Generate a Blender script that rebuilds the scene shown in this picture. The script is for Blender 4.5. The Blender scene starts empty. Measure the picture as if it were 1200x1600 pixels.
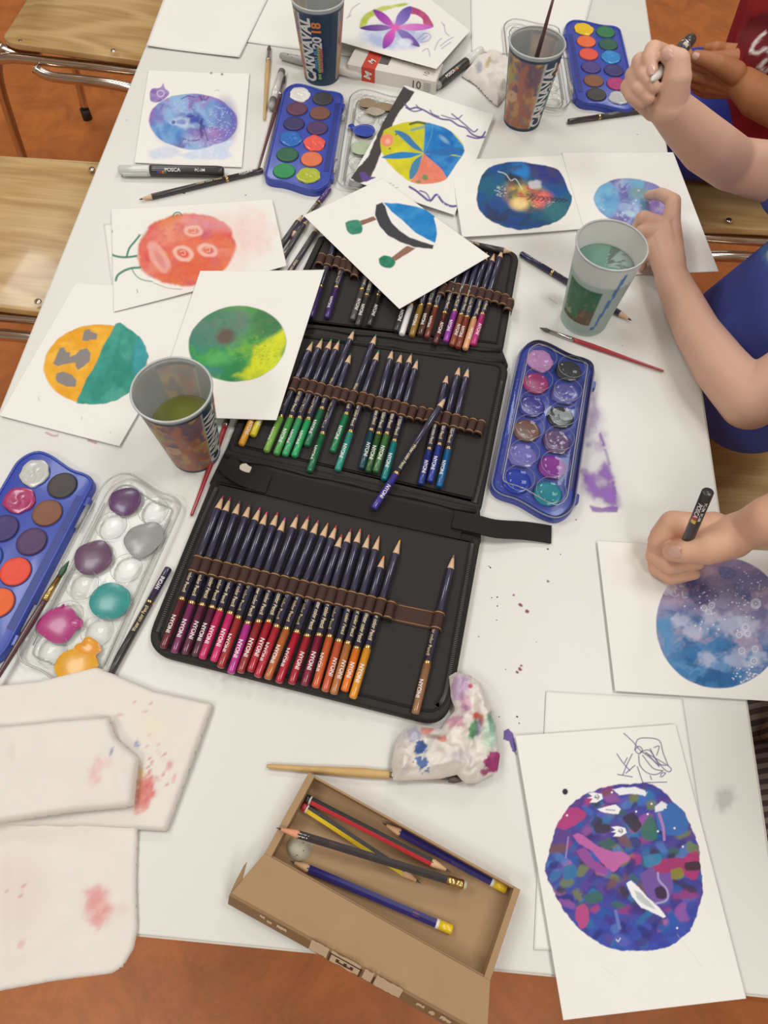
import bpy, bmesh, math, random
import numpy as np
from mathutils import Vector, Matrix

SC = bpy.context.scene
COL = SC.collection
TZ = 0.72                                   # height of the table top above the floor

# ---------------------------------------------------------------- camera
CX, CY, CH = 0.0561115, 0.0479916, 0.6835057
EU = (0.4788479, -0.0231162, 0.0850182)
FPX = 1134.766
cam_data = bpy.data.cameras.new('camera')
cam_data.sensor_fit = 'VERTICAL'
cam_data.sensor_height = 36.0
cam_data.lens = FPX / 1600.0 * 36.0
cam_data.clip_start = 0.01
cam = bpy.data.objects.new('camera', cam_data)
cam.location = (CX, CY, TZ + CH)
cam.rotation_euler = EU
COL.objects.link(cam)
SC.camera = cam

# ---------------------------------------------------------------- world, lamps, exposure
world = bpy.data.worlds.new('room_light')
SC.world = world
world.use_nodes = True
_bg = world.node_tree.nodes['Background']
_bg.inputs[0].default_value = (1.0, 0.965, 0.92, 1)
_bg.inputs[1].default_value = 0.05


def ceiling_lamp(x, y, power):
    d = bpy.data.lights.new('ceiling_panel_light', 'AREA')
    d.shape = 'RECTANGLE'
    d.size, d.size_y = 0.62, 0.62
    d.energy = power
    d.color = (0.920, 0.983, 0.978)
    o = bpy.data.objects.new('ceiling_panel_light', d)
    o.location = (x, y, 2.785)
    COL.objects.link(o)


for _x in (-1.15, 0.95):
    for _y in (-1.0, 0.75, 2.5):
        ceiling_lamp(_x, _y, 16.0)
SC.view_settings.view_transform = 'Standard'
SC.view_settings.look = 'None'
SC.view_settings.gamma = 1.0
SC.view_settings.use_curve_mapping = False
SC.view_settings.exposure = 0.0

# ---------------------------------------------------------------- helpers: camera geometry of the photograph
def _rot(a, b, c):
    ca, sa, cb, sb, cc, sc = math.cos(a), math.sin(a), math.cos(b), math.sin(b), math.cos(c), math.sin(c)
    X = np.array([[1, 0, 0], [0, ca, -sa], [0, sa, ca]])
    Y = np.array([[cb, 0, sb], [0, 1, 0], [-sb, 0, cb]])
    Z = np.array([[cc, -sc, 0], [sc, cc, 0], [0, 0, 1]])
    return Z @ Y @ X


RC = _rot(*EU)
CAM = np.array([CX, CY, CH])


def P(px, py, h=0.0):
    """point of the place at height h above the table top seen at (px, py)"""
    d = RC @ np.array([(px - 600) / FPX, -(py - 800) / FPX, -1.0])
    t = (h - CH) / d[2]
    return Vector((CX + t * d[0], CY + t * d[1], TZ + h))


def D(px, py, dist):
    """point of the place at the given distance from the camera"""
    d = RC @ np.array([(px - 600) / FPX, -(py - 800) / FPX, -1.0])
    d = d / np.linalg.norm(d) * dist
    return Vector((CX + d[0], CY + d[1], TZ + CH + d[2]))


def to_px(V):
    V = np.asarray(V, float).reshape(-1, 3) - np.array([CX, CY, TZ + CH])
    v = V @ RC
    return 600 + FPX * v[:, 0] / -v[:, 2], 800 - FPX * v[:, 1] / -v[:, 2]


def crop(ox, oy, s, pts):
    return [(ox + x / s, oy + y / s) for x, y in pts]


def lin(c):
    c = np.asarray(c, float) / 255.0
    return np.where(c <= 0.04045, c / 12.92, ((c + 0.055) / 1.055) ** 2.4)


# ---------------------------------------------------------------- helpers: materials
MATS = {}


def mat(name, rgb, rough=0.5, var=0.06, vs=60.0, bump=0.0, bs=300.0, metal=0.0, coat=0.0, spec=0.5, attr=False, sss=0.0, trans=0.0):
    if name in MATS:
        return MATS[name]
    m = bpy.data.materials.new(name)
    m.use_nodes = True
    nt = m.node_tree
    b = nt.nodes['Principled BSDF']
    c = list(lin(rgb)) + [1.0]
    tc = nt.nodes.new('ShaderNodeTexCoord')
    nz = nt.nodes.new('ShaderNodeTexNoise')
    nz.inputs['Scale'].default_value = vs
    nz.inputs['Detail'].default_value = 3.0
    nt.links.new(tc.outputs['Object'], nz.inputs['Vector'])
    mr = nt.nodes.new('ShaderNodeMapRange')
    mr.inputs[3].default_value = 1.0 - var
    mr.inputs[4].default_value = 1.0 + var
    nt.links.new(nz.outputs['Fac'], mr.inputs[0])
    mx = nt.nodes.new('ShaderNodeVectorMath')
    mx.operation = 'SCALE'
    if attr:
        at = nt.nodes.new('ShaderNodeAttribute')
        at.attribute_name = 'Col'
        nt.links.new(at.outputs['Color'], mx.inputs[0])
    else:
        mx.inputs[0].default_value = c[:3]
    nt.links.new(mr.outputs[0], mx.inputs['Scale'])
    nt.links.new(mx.outputs[0], b.inputs['Base Color'])
    b.inputs['Roughness'].default_value = rough
    b.inputs['Metallic'].default_value = metal
    b.inputs['Specular IOR Level'].default_value = spec
    b.inputs['Coat Weight'].default_value = coat
    b.inputs['Coat Roughness'].default_value = 0.08
    if sss:
        b.inputs['Subsurface Weight'].default_value = sss
        b.inputs['Subsurface Radius'].default_value = (0.012, 0.005, 0.003)
        b.inputs['Subsurface Scale'].default_value = 0.5
    if trans:
        b.inputs['Transmission Weight'].default_value = trans
    if bump:
        n2 = nt.nodes.new('ShaderNodeTexNoise')
        n2.inputs['Scale'].default_value = bs
        n2.inputs['Detail'].default_value = 4.0
        nt.links.new(tc.outputs['Object'], n2.inputs['Vector'])
        bp = nt.nodes.new('ShaderNodeBump')
        bp.inputs['Strength'].default_value = bump
        bp.inputs['Distance'].default_value = 0.0003
        nt.links.new(n2.outputs['Fac'], bp.inputs['Height'])
        nt.links.new(bp.outputs[0], b.inputs['Normal'])
    MATS[name] = m
    return m


def gloss_paint(rgb, rough=0.28, coat=0.3):
    return mat('paint_%d_%d_%d_%d' % (rgb[0], rgb[1], rgb[2], int(rough * 100)), rgb, rough, 0.05, 80, coat=coat)


def clear_plastic(name, tint, haze=0.06):
    """clear plastic: see-through with a fresnel gloss and a trace of haze"""
    if name in MATS:
        return MATS[name]
    m = bpy.data.materials.new(name)
    m.use_nodes = True
    nt = m.node_tree
    nt.nodes.remove(nt.nodes['Principled BSDF'])
    out = nt.nodes['Material Output']
    tr = nt.nodes.new('ShaderNodeBsdfTransparent')
    tr.inputs[0].default_value = list(lin(tint)) + [1]
    df = nt.nodes.new('ShaderNodeBsdfDiffuse')
    df.inputs[0].default_value = (0.85, 0.84, 0.82, 1)
    gl = nt.nodes.new('ShaderNodeBsdfGlossy')
    gl.inputs['Roughness'].default_value = 0.015
    m1 = nt.nodes.new('ShaderNodeMixShader')
    nz = nt.nodes.new('ShaderNodeTexNoise')
    nz.inputs['Scale'].default_value = 120
    mr = nt.nodes.new('ShaderNodeMapRange')
    mr.inputs[3].default_value = haze * 0.5
    mr.inputs[4].default_value = haze * 1.5
    nt.links.new(nz.outputs['Fac'], mr.inputs[0])
    nt.links.new(mr.outputs[0], m1.inputs[0])
    nt.links.new(tr.outputs[0], m1.inputs[1])
    nt.links.new(df.outputs[0], m1.inputs[2])
    fr = nt.nodes.new('ShaderNodeFresnel')
    fr.inputs['IOR'].default_value = 1.3
    m2 = nt.nodes.new('ShaderNodeMixShader')
    nt.links.new(fr.outputs[0], m2.inputs[0])
    nt.links.new(m1.outputs[0], m2.inputs[1])
    nt.links.new(gl.outputs[0], m2.inputs[2])
    nt.links.new(m2.outputs[0], out.inputs[0])
    MATS[name] = m
    return m


def attr_see_through(name, rough=0.4, trl=0.45):
    """coloured by the Col attribute, its alpha tells how opaque the plastic is"""
    if name in MATS:
        return MATS[name]
    m = bpy.data.materials.new(name)
    m.use_nodes = True
    nt = m.node_tree
    b = nt.nodes['Principled BSDF']
    out = nt.nodes['Material Output']
    at = nt.nodes.new('ShaderNodeAttribute')
    at.attribute_name = 'Col'
    nt.links.new(at.outputs['Color'], b.inputs['Base Color'])
    b.inputs['Roughness'].default_value = rough
    tl = nt.nodes.new('ShaderNodeBsdfTranslucent')
    nt.links.new(at.outputs['Color'], tl.inputs[0])
    m1 = nt.nodes.new('ShaderNodeMixShader')
    m1.inputs[0].default_value = trl
    nt.links.new(b.outputs[0], m1.inputs[1])
    nt.links.new(tl.outputs[0], m1.inputs[2])
    tr = nt.nodes.new('ShaderNodeBsdfTransparent')
    m2 = nt.nodes.new('ShaderNodeMixShader')
    nt.links.new(at.outputs['Alpha'], m2.inputs[0])
    nt.links.new(tr.outputs[0], m2.inputs[1])
    nt.links.new(m1.outputs[0], m2.inputs[2])
    nt.links.new(m2.outputs[0], out.inputs[0])
    MATS[name] = m
    return m


# ---------------------------------------------------------------- helpers: objects
def thing(name, label, cat, loc=(0, 0, 0), group=None, rot=None):
    o = bpy.data.objects.new(name, None)
    o.empty_display_size = 0.02
    COL.objects.link(o)
    o.location = loc
    if rot is not None:
        o.rotation_euler = rot
    o['label'] = label
    o['category'] = cat
    if group:
        o['group'] = group
    return o


def tag(o, label, cat, group=None):
    o['label'] = label
    o['category'] = cat
    if group:
        o['group'] = group
    return o


def mesh_of(name, V, F, mats, smooth=True, midx=None, col=None):
    me = bpy.data.meshes.new(name)
    me.from_pydata([tuple(v) for v in V], [], F)
    for m in (mats if isinstance(mats, (list, tuple)) else [mats]):
        me.materials.append(m)
    if midx is not None:
        me.polygons.foreach_set('material_index', np.asarray(midx, np.int32))
    if smooth:
        me.polygons.foreach_set('use_smooth', np.ones(len(me.polygons), bool))
    if col is not None:
        set_col(me, col)
    me.update()
    return me


def set_col(me, col):
    col = np.asarray(col, np.float32)
    if col.shape[1] == 3:
        col = np.concatenate([col, np.ones((len(col), 1), np.float32)], 1)
    a = me.color_attributes.new('Col', 'FLOAT_COLOR', 'POINT')
    a.data.foreach_set('color', col.ravel())


def obj(name, me, parent=None, loc=None):
    o = bpy.data.objects.new(name, me)
    COL.objects.link(o)
    if parent is not None:
        o.parent = parent
    if loc is not None:
        o.location = loc
    return o


def part(parent, name, VF, m, smooth=True, midx=None, col=None, world=False):
    """one mesh under its thing; world=True: the points are given in the place's own axes"""
    V, F = VF
    V = np.asarray(V, float).reshape(-1, 3)
    if world and parent is not None:
        q = parent
        while q is not None:
            V = V - np.array(q.location)
            q = q.parent
    return obj(name, mesh_of(name, V, F, m, smooth, midx, col), parent)


def join(*VFs):
    V, F, n = [], [], 0
    for v, f in VFs:
        V += [tuple(p) for p in v]
        F += [tuple(i + n for i in q) for q in f]
        n += len(v)
    return V, F


def sharp(o, deg=35):
    me = o.data
    me.set_sharp_from_angle(angle=math.radians(deg))
    return o


def box(cx, cy, cz, sx, sy, sz):
    V = [(cx + a * sx / 2, cy + b * sy / 2, cz + c * sz / 2) for a in (-1, 1) for b in (-1, 1) for c in (-1, 1)]
    F = [(0, 1, 3, 2), (4, 6, 7, 5), (0, 4, 5, 1), (2, 3, 7, 6), (0, 2, 6, 4), (1, 5, 7, 3)]
    return V, F


def tube(path, rad, n=12, caps=True):
    path = [Vector(p) for p in path]
    if not isinstance(rad, (list, tuple)):
        rad = [rad] * len(path)
    V, F = [], []
    T = (path[1] - path[0]).normalized()
    N = T.orthogonal().normalized()
    for i, p in enumerate(path):
        if i == 0:
            t = path[1] - path[0]
        elif i == len(path) - 1:
            t = path[-1] - path[-2]
        else:
            t = (path[i + 1] - p).normalized() + (p - path[i - 1]).normalized()
        t = t.normalized() if t.length > 1e-9 else T
        N = (N - t * N.dot(t)).normalized()
        B = t.cross(N)
        for k in range(n):
            a = 2 * math.pi * k / n
            V.append(p + (N * math.cos(a) + B * math.sin(a)) * rad[i])
        T = t
    for i in range(len(path) - 1):
        for k in range(n):
            k2 = (k + 1) % n
            F.append((i * n + k, i * n + k2, (i + 1) * n + k2, (i + 1) * n + k))
    if caps:
        F.append(tuple(range(n - 1, -1, -1)))
        F.append(tuple((len(path) - 1) * n + k for k in range(n)))
    return V, F


def lathe_x(prof, n=14, zc=0.0):
    """profile of (x, r) turned about the x axis at height zc"""
    V, F = [], []
    for x, r in prof:
        for k in range(n):
            a = 2 * math.pi * k / n
            V.append((x, r * math.cos(a), zc + r * math.sin(a)))
    for i in range(len(prof) - 1):
        for k in range(n):
            k2 = (k + 1) % n
            F.append((i * n + k, (i + 1) * n + k, (i + 1) * n + k2, i * n + k2))
    F.append(tuple(range(n)))
    F.append(tuple((len(prof) - 1) * n + k for k in range(n - 1, -1, -1)))
    return V, F


def lathe_z(prof, n=48, close=False):
    V, F = [], []
    for r, z in prof:
        for k in range(n):
            a = 2 * math.pi * k / n
            V.append((r * math.cos(a), r * math.sin(a), z))
    for i in range(len(prof) - 1):
        for k in range(n):
            k2 = (k + 1) % n
            F.append((i * n + k, i * n + k2, (i + 1) * n + k2, (i + 1) * n + k))
    if close:
        F.append(tuple(range(n - 1, -1, -1)))
        F.append(tuple((len(prof) - 1) * n + k for k in range(n)))
    return V, F


def inset(poly, d):
    n = len(poly)
    out = []
    area = sum(poly[i][0] * poly[(i + 1) % n][1] - poly[(i + 1) % n][0] * poly[i][1] for i in range(n))
    s = 1 if area > 0 else -1
    for i in range(n):
        a, b, c = poly[i - 1], poly[i], poly[(i + 1) % n]
        e1 = Vector((b[0] - a[0], b[1] - a[1]))
        e2 = Vector((c[0] - b[0], c[1] - b[1]))
        if e1.length < 1e-9 or e2.length < 1e-9:
            out.append(b)
            continue
        n1 = Vector((-e1.y, e1.x)).normalized() * s
        n2 = Vector((-e2.y, e2.x)).normalized() * s
        m = (n1 + n2)
        m = m.normalized() if m.length > 1e-6 else n1
        k = d / max(0.5, m.dot(n1))
        out.append((b[0] + m.x * k, b[1] + m.y * k))
    return out


def prism(poly, z0, z1, bev=0.0, zf=None):
    """outline pulled up from z0 to z1 with a bevelled upper edge; zf adds a height per point"""
    n = len(poly)
    area = sum(poly[i][0] * poly[(i + 1) % n][1] - poly[(i + 1) % n][0] * poly[i][1] for i in range(n))
    if area < 0:
        poly = poly[::-1]
    rings = [(poly, z0)]
    if bev:
        rings += [(poly, z1 - bev), (inset(poly, bev * 0.3), z1 - bev * 0.3), (inset(poly, bev), z1)]
    else:
        rings += [(poly, z1)]
    V, F = [], []
    for q, z in rings:
        V += [(x, y, z + (zf(x, y) if zf else 0)) for x, y in q]
    for i in range(len(rings) - 1):
        for k in range(n):
            k2 = (k + 1) % n
            F.append((i * n + k, i * n + k2, (i + 1) * n + k2, (i + 1) * n + k))
    F.append(tuple(range(n - 1, -1, -1)))
    F.append(tuple((len(rings) - 1) * n + k for k in range(n)))
    return V, F


def round_poly(pts, r, seg=6):
    """polygon with rounded corners"""
    n = len(pts)
    rr = r if isinstance(r, (list, tuple)) else [r] * n
    out = []
    for i in range(n):
        a, b, c = Vector(pts[i - 1][:2]), Vector(pts[i][:2]), Vector(pts[(i + 1) % n][:2])
        d1 = (a - b)
        d2 = (c - b)
        k = min(rr[i], d1.length * 0.45, d2.length * 0.45)
        p1, p2 = b + d1.normalized() * k, b + d2.normalized() * k
        for j in range(seg + 1):
            t = j / seg
            q = p1 * (1 - t) ** 2 + b * 2 * t * (1 - t) + p2 * t * t
            out.append((q.x, q.y))
    return out


def smooth_path(pts, k=4):
    pts = [Vector(p) for p in pts]
    out = []
    for i in range(len(pts) - 1):
        p0 = pts[max(i - 1, 0)]
        p1, p2 = pts[i], pts[i + 1]
        p3 = pts[min(i + 2, len(pts) - 1)]
        for j in range(k):
            t = j / k
            out.append(0.5 * ((2 * p1) + (p2 - p0) * t + (2 * p0 - 5 * p1 + 4 * p2 - p3) * t * t + (3 * p1 - p0 - 3 * p2 + p3) * t ** 3))
    out.append(pts[-1])
    return out


def frame_x(o, A, B, up=Vector((0, 0, 1))):
    """turn o so that its x axis runs from A to B"""
    x = (B - A).normalized()
    y = up.cross(x).normalized()
    z = x.cross(y)
    M = Matrix((x, y, z)).transposed()
    o.rotation_euler = M.to_euler()
    return z


_TEXT = {}


def text_mesh(s, size, bold=0.0, fine=None):
    """flat triangles of a line of lettering, centred: (V, F); fine: longest edge, so that it can be bent"""
    key = (s, size, bold, fine)
    if key in _TEXT:
        return _TEXT[key]
    c = bpy.data.curves.new('lettering', 'FONT')
    c.body = s
    c.size = size
    c.offset = bold * size
    c.resolution_u = 3
    c.align_x = 'CENTER'
    c.align_y = 'CENTER'
    o = bpy.data.objects.new('lettering', c)
    COL.objects.link(o)
    dg = bpy.context.evaluated_depsgraph_get()
    me = bpy.data.meshes.new_from_object(o.evaluated_get(dg))
    if fine:
        bm = bmesh.new()
        bm.from_mesh(me)
        bmesh.ops.triangulate(bm, faces=bm.faces[:])
        for _ in range(5):
            E_ = [e for e in bm.edges if abs(e.verts[0].co.y - e.verts[1].co.y) > fine]
            if not E_:
                break
            bmesh.ops.subdivide_edges(bm, edges=E_, cuts=1)
            bmesh.ops.triangulate(bm, faces=[f for f in bm.faces if len(f.verts) > 3])
        bm.to_mesh(me)
        bm.free()
    V = [tuple(v.co) for v in me.vertices]
    F = [tuple(p.vertices) for p in me.polygons]
    bpy.data.objects.remove(o)
    bpy.data.curves.remove(c)
    bpy.data.meshes.remove(me)
    _TEXT[key] = (V, F)
    return V, F


# ---------------------------------------------------------------- helpers: painting on paper
_rng = np.random.default_rng(7)
_LAT = _rng.random((8, 256, 256))


def vnoise(x, y, seed=0):
    L = _LAT[seed % 8]
    xi, yi = np.floor(x).astype(int), np.floor(y).astype(int)
    fx, fy = x - xi, y - yi
    fx = fx * fx * (3 - 2 * fx)
    fy = fy * fy * (3 - 2 * fy)
    o = 37 * seed
    a = L[(xi + o) % 256, yi % 256]
    b = L[(xi + o + 1) % 256, yi % 256]
    c = L[(xi + o) % 256, (yi + 1) % 256]
    d = L[(xi + o + 1) % 256, (yi + 1) % 256]
    return (a * (1 - fx) + b * fx) * (1 - fy) + (c * (1 - fx) + d * fx) * fy


def fbm(x, y, scale, seed=0, octv=4):
    s, a, t = 0.0, 1.0, 0.0
    for k in range(octv):
        s = s + a * vnoise(x / scale * 2 ** k + 11.3 * k, y / scale * 2 ** k + 5.7 * k, seed + k)
        t += a
        a *= 0.5
    return s / t


def sstep(a, b, x):
    t = np.clip((x - a) / (b - a), 0, 1)
    return t * t * (3 - 2 * t)


class Canvas:
    """colour per mesh point; paint is laid on by its outline in the photograph"""

    def __init__(s, V, base):
        s.x, s.y = to_px(V)
        s.c = np.tile(lin(base), (len(s.x), 1))
        s.c *= (1 + 0.02 * (fbm(s.x, s.y, 40, 3) - 0.5))[:, None]

    def ell(s, cx, cy, rx, ry, ang=0.0, soft=1.2, wob=0.0, wsc=14.0, seed=0):
        dx, dy = s.x - cx, s.y - cy
        a = math.radians(ang)
        u, v = dx * math.cos(a) + dy * math.sin(a), -dx * math.sin(a) + dy * math.cos(a)
        r = np.sqrt((u / rx) ** 2 + (v / ry) ** 2)
        d = (r - 1) * min(rx, ry)
        if wob:
            d = d + wob * (fbm(s.x, s.y, wsc, seed, 3) - 0.5) * 2
        return 1 - sstep(-soft, soft, d)

    def poly(s, pts, soft=1.0, wob=0.0, wsc=10.0, seed=0, smooth=False):
        if smooth:
            q = [Vector((p[0], p[1], 0)) for p in pts]
            q = smooth_path(q + [q[0]], 4)[:-1]
            pts = [(p.x, p.y) for p in q]
        P_ = np.array(pts, float)
        pad = soft + wob + 2
        sel = np.where((s.x > P_[:, 0].min() - pad) & (s.x < P_[:, 0].max() + pad) & (s.y > P_[:, 1].min() - pad) & (s.y < P_[:, 1].max() + pad))[0]
        out = np.zeros(len(s.x))
        if not len(sel):
            return out
        x, y = s.x[sel], s.y[sel]
        d = np.full(len(sel), 1e9)
        ins = np.zeros(len(sel), bool)
        n = len(P_)
        for i in range(n):
            a, b = P_[i], P_[(i + 1) % n]
            ex, ey = b - a
            t = np.clip(((x - a[0]) * ex + (y - a[1]) * ey) / max(ex * ex + ey * ey, 1e-9), 0, 1)
            d = np.minimum(d, np.hypot(x - a[0] - t * ex, y - a[1] - t * ey))
            if abs(ey) > 1e-9:
                cr = ((a[1] > y) != (b[1] > y)) & (x < ex * (y - a[1]) / ey + a[0])
                ins ^= cr
        d = np.where(ins, -d, d)
        if wob:
            d = d + wob * (fbm(x, y, wsc, seed, 3) - 0.5) * 2
        out[sel] = 1 - sstep(-soft, soft, d)
        return out

    def line(s, pts, w, soft=0.8, w2=None, smooth=True):
        q = [Vector((p[0], p[1], 0)) for p in pts]
        if smooth and len(q) > 2:
            q = smooth_path(q, 4)
        P_ = np.array([(p.x, p.y) for p in q])
        wm = max(w, w2 or 0)
        pad = wm + soft + 1
        sel = np.where((s.x > P_[:, 0].min() - pad) & (s.x < P_[:, 0].max() + pad) & (s.y > P_[:, 1].min() - pad) & (s.y < P_[:, 1].max() + pad))[0]
        out = np.zeros(len(s.x))
        if not len(sel):
            return out
        x, y = s.x[sel], s.y[sel]
        d = np.full(len(sel), 1e9)
        n = len(P_) - 1
        for i in range(n):
            a, b = P_[i], P_[i + 1]
            ex, ey = b - a
            t = np.clip(((x - a[0]) * ex + (y - a[1]) * ey) / max(ex * ex + ey * ey, 1e-9), 0, 1)
            ww = w if w2 is None else w + (w2 - w) * (i + t) / n
            d = np.minimum(d, np.hypot(x - a[0] - t * ex, y - a[1] - t * ey) - ww / 2)
        out[sel] = 1 - sstep(-soft, soft, d)
        return out

    def put(s, m, rgb, a=1.0):
        m = (m * a)[:, None]
        s.c = s.c * (1 - m) + lin(rgb) * m

    def wash(s, m, cols, scale, seed=0, sharpness=9.0, a=1.0, edge=0.0, warp=0.0):
        """watercolour: several pigments flowing into each other inside the mask"""
        x, y = s.x, s.y
        if warp:
            x = x + warp * (fbm(s.x, s.y, scale * 0.7, seed + 3) - 0.5) * 2
            y = y + warp * (fbm(s.x, s.y, scale * 0.7, seed + 5) - 0.5) * 2
        W = np.stack([np.exp(sharpness * (fbm(x, y * 1.35, scale, seed + 2 * i, 4) + b)) for i, (_, b) in enumerate(cols)], 1)
        W /= W.sum(1, keepdims=True)
        C = W @ np.array([lin(c) for c, _ in cols])
        C = C * (1 + 0.16 * (fbm(s.x, s.y, scale * 0.3, seed + 1) - 0.5))[:, None]
        if edge:
            C = C * (1 - edge * np.clip(4 * m * (1 - m), 0, 1))[:, None]
        mm = (m * a)[:, None]
        s.c = s.c * (1 - mm) + C * mm

    def dots(s, n, inside, rgb, r=(0.5, 1.2), seed=0, a=0.9):
        """inside: (cx, cy, rx, ry)"""
        g = np.random.default_rng(seed)
        for _ in range(n):
            q, t = math.sqrt(g.random()), g.random() * 6.283
            cx, cy = inside[0] + q * math.cos(t) * inside[2], inside[1] + q * math.sin(t) * inside[3]
            rr = r[0] + g.random() * (r[1] - r[0])
            s.put(s.ell(cx, cy, rr, rr * 0.8, soft=0.5), rgb, a)


PAPER = (237, 233, 226)


def sheet(name, corners, hs, label, cat='paper', step=1.15, paint=None, curl=0.0, seed=0, group=None, thick=0.0004, base=PAPER, rough=0.75, bumpf=None):
    """a sheet of paper: corners (clockwise from its far left one) as seen in the photograph, height of each above the table"""
    if not isinstance(hs, (list, tuple)):
        hs = [hs] * 4
    A, B, C_, D_ = [np.array(P(c[0], c[1], h)) for c, h in zip(corners, hs)]
    wpx = max(math.dist(corners[0], corners[1]), math.dist(corners[3], corners[2]))
    hpx = max(math.dist(corners[0], corners[3]), math.dist(corners[1], corners[2]))
    nu, nv = max(4, int(wpx / step)), max(4, int(hpx / step))
    u, v = np.meshgrid(np.linspace(0, 1, nu + 1), np.linspace(0, 1, nv + 1))
    u, v = u.ravel()[:, None], v.ravel()[:, None]
    V = (A * (1 - u) + B * u) * (1 - v) + (D_ * (1 - u) + C_ * u) * v
    if curl:
        V[:, 2] += curl * (fbm(u[:, 0], v[:, 0], 0.8, seed, 2) - 0.35) + 0.5 * curl * (2 * u[:, 0] - 1) ** 2
    if bumpf is not None:
        V[:, 2] += bumpf(u[:, 0], v[:, 0])
    n = len(V)
    cv = Canvas(V, base)
    if paint:
        paint(cv)
    I = np.arange(n).reshape(nv + 1, nu + 1)
    F = np.stack([I[1:, :-1], I[1:, 1:], I[:-1, 1:], I[:-1, :-1]], -1).reshape(-1, 4)
    ring = np.concatenate([I[0, :-1], I[:-1, -1], I[-1, :0:-1], I[:0:-1, 0]])
    Vb = V[ring] - np.array([0, 0, thick])
    J = n + np.arange(len(ring))
    S = np.stack([ring, np.roll(ring, -1), np.roll(J, -1), J], -1)
    V = np.concatenate([V, Vb])
    col = np.concatenate([cv.c, np.tile(lin(base), (len(ring), 1))])
    F = np.concatenate([F, S])
    loc = V[:n].mean(0)
    me = bpy.data.meshes.new(name)
    me.vertices.add(len(V))
    me.vertices.foreach_set('co', (V - loc).ravel())
    me.loops.add(F.size)
    me.loops.foreach_set('vertex_index', F.ravel().astype(np.int32))
    me.polygons.add(len(F))
    me.polygons.foreach_set('loop_start', np.arange(0, F.size, 4, dtype=np.int32))
    me.polygons.foreach_set('use_smooth', np.ones(len(F), bool))
    me.update(calc_edges=True)
    # the underside: one face
    set_col(me, col)
    me.materials.append(mat('painted_paper_%d' % int(rough * 100), PAPER, rough, 0.01, 30, bump=0.12, bs=900, spec=0.25, attr=True))
    o = obj(name, me, None, tuple(loc))
    tag(o, label, cat, group)
    return o

# ================================================================ the setting
def structure(o):
    o['kind'] = 'structure'
    return o


def floor_material():
    m = mat('linoleum', (184, 108, 54), 0.42, 0.05, 6)
    nt = m.node_tree
    b = nt.nodes['Principled BSDF']
    tc = nt.nodes.new('ShaderNodeTexCoord')
    n1 = nt.nodes.new('ShaderNodeTexNoise')
    n1.inputs['Scale'].default_value = 9
    n1.inputs['Detail'].default_value = 6
    n1.inputs['Roughness'].default_value = 0.7
    n1.inputs['Distortion'].default_value = 0.8
    n2 = nt.nodes.new('ShaderNodeTexNoise')
    n2.inputs['Scale'].default_value = 160
    n2.inputs['Detail'].default_value = 3
    rp = nt.nodes.new('ShaderNodeValToRGB')
    rp.color_ramp.elements[0].position = 0.32
    rp.color_ramp.elements[0].color = list(lin((178, 103, 48))) + [1]
    rp.color_ramp.elements[1].position = 0.68
    rp.color_ramp.elements[1].color = list(lin((222, 130, 58))) + [1]
    nt.links.new(tc.outputs['Object'], n1.inputs['Vector'])
    nt.links.new(tc.outputs['Object'], n2.inputs['Vector'])
    nt.links.new(n1.outputs['Fac'], rp.inputs[0])
    mx = nt.nodes.new('ShaderNodeMix')
    mx.data_type = 'RGBA'
    mx.blend_type = 'MULTIPLY'
    mx.inputs[0].default_value = 0.22
    nt.links.new(rp.outputs[0], mx.inputs[6])
    nt.links.new(n2.outputs['Color'], mx.inputs[7])
    nt.links.new(mx.outputs[2], b.inputs['Base Color'])
    return m


_fl = structure(obj('floor', mesh_of('floor', *box(0, 1.2, -0.02, 7, 7.5, 0.04), floor_material(), smooth=False)))

M_WALL = mat('painted_wall', (226, 223, 216), .8, .02, 4, bump=.1, bs=200)
M_CEIL = mat('ceiling_tile', (236, 235, 231), .85, .02, 4, bump=.1, bs=200)
for _nm, _b in (('wall_left', box(-3.05, 1.2, 1.4, .1, 7.5, 2.8)), ('wall_right', box(3.05, 1.2, 1.4, .1, 7.5, 2.8)), ('wall_back', box(0, 4.9, 1.4, 6.0, .1, 2.8)), ('wall_front', box(0, -2.5, 1.4, 6.0, .1, 2.8))):
    structure(obj(_nm, mesh_of(_nm, *_b, M_WALL, smooth=False)))
structure(obj('ceiling', mesh_of('ceiling', *box(0, 1.2, 2.85, 7, 7.5, .1), M_CEIL, smooth=False)))

M_TABLE = mat('white_laminate', (224, 221, 214), 0.38, 0.015, 5, bump=0.05, bs=500, spec=0.4)
M_TEDGE = mat('table_edge_band', (205, 199, 186), 0.5, 0.03, 20)
M_STEEL = mat('brushed_steel', (176, 168, 158), 0.28, 0.05, 30, metal=1.0)
M_CHROME = mat('chrome_tube', (205, 196, 184), 0.13, 0.04, 20, metal=1.0)

table = thing('school_table', 'long white laminate table covered with painting things', 'table', (0, 0.9, 0))
TBL = 1.8
top_poly = round_poly([(-0.4, -0.9), (0.4, -0.9), (0.4, 0.9), (-0.4, 0.9)], 0.012)
part(table, 'tabletop', prism(top_poly, TZ - 0.024, TZ, 0.0012), M_TABLE, smooth=False)
part(table, 'edge_band', prism(inset(top_poly, -0.0015), TZ - 0.0235, TZ - 0.0016, 0), M_TEDGE, smooth=False)
for sx in (-1, 1):
    for sy in (-1, 1):
        part(table, 'leg', tube([(sx * 0.36, sy * 0.868, 0.012), (sx * 0.36, sy * 0.868, TZ - 0.024)], 0.018, 16), M_STEEL)
for sx in (-1, 1):
    part(table, 'apron_rail', box(sx * 0.36, 0, TZ - 0.044, 0.022, 1.70, 0.04), M_STEEL, smooth=False)


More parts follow.
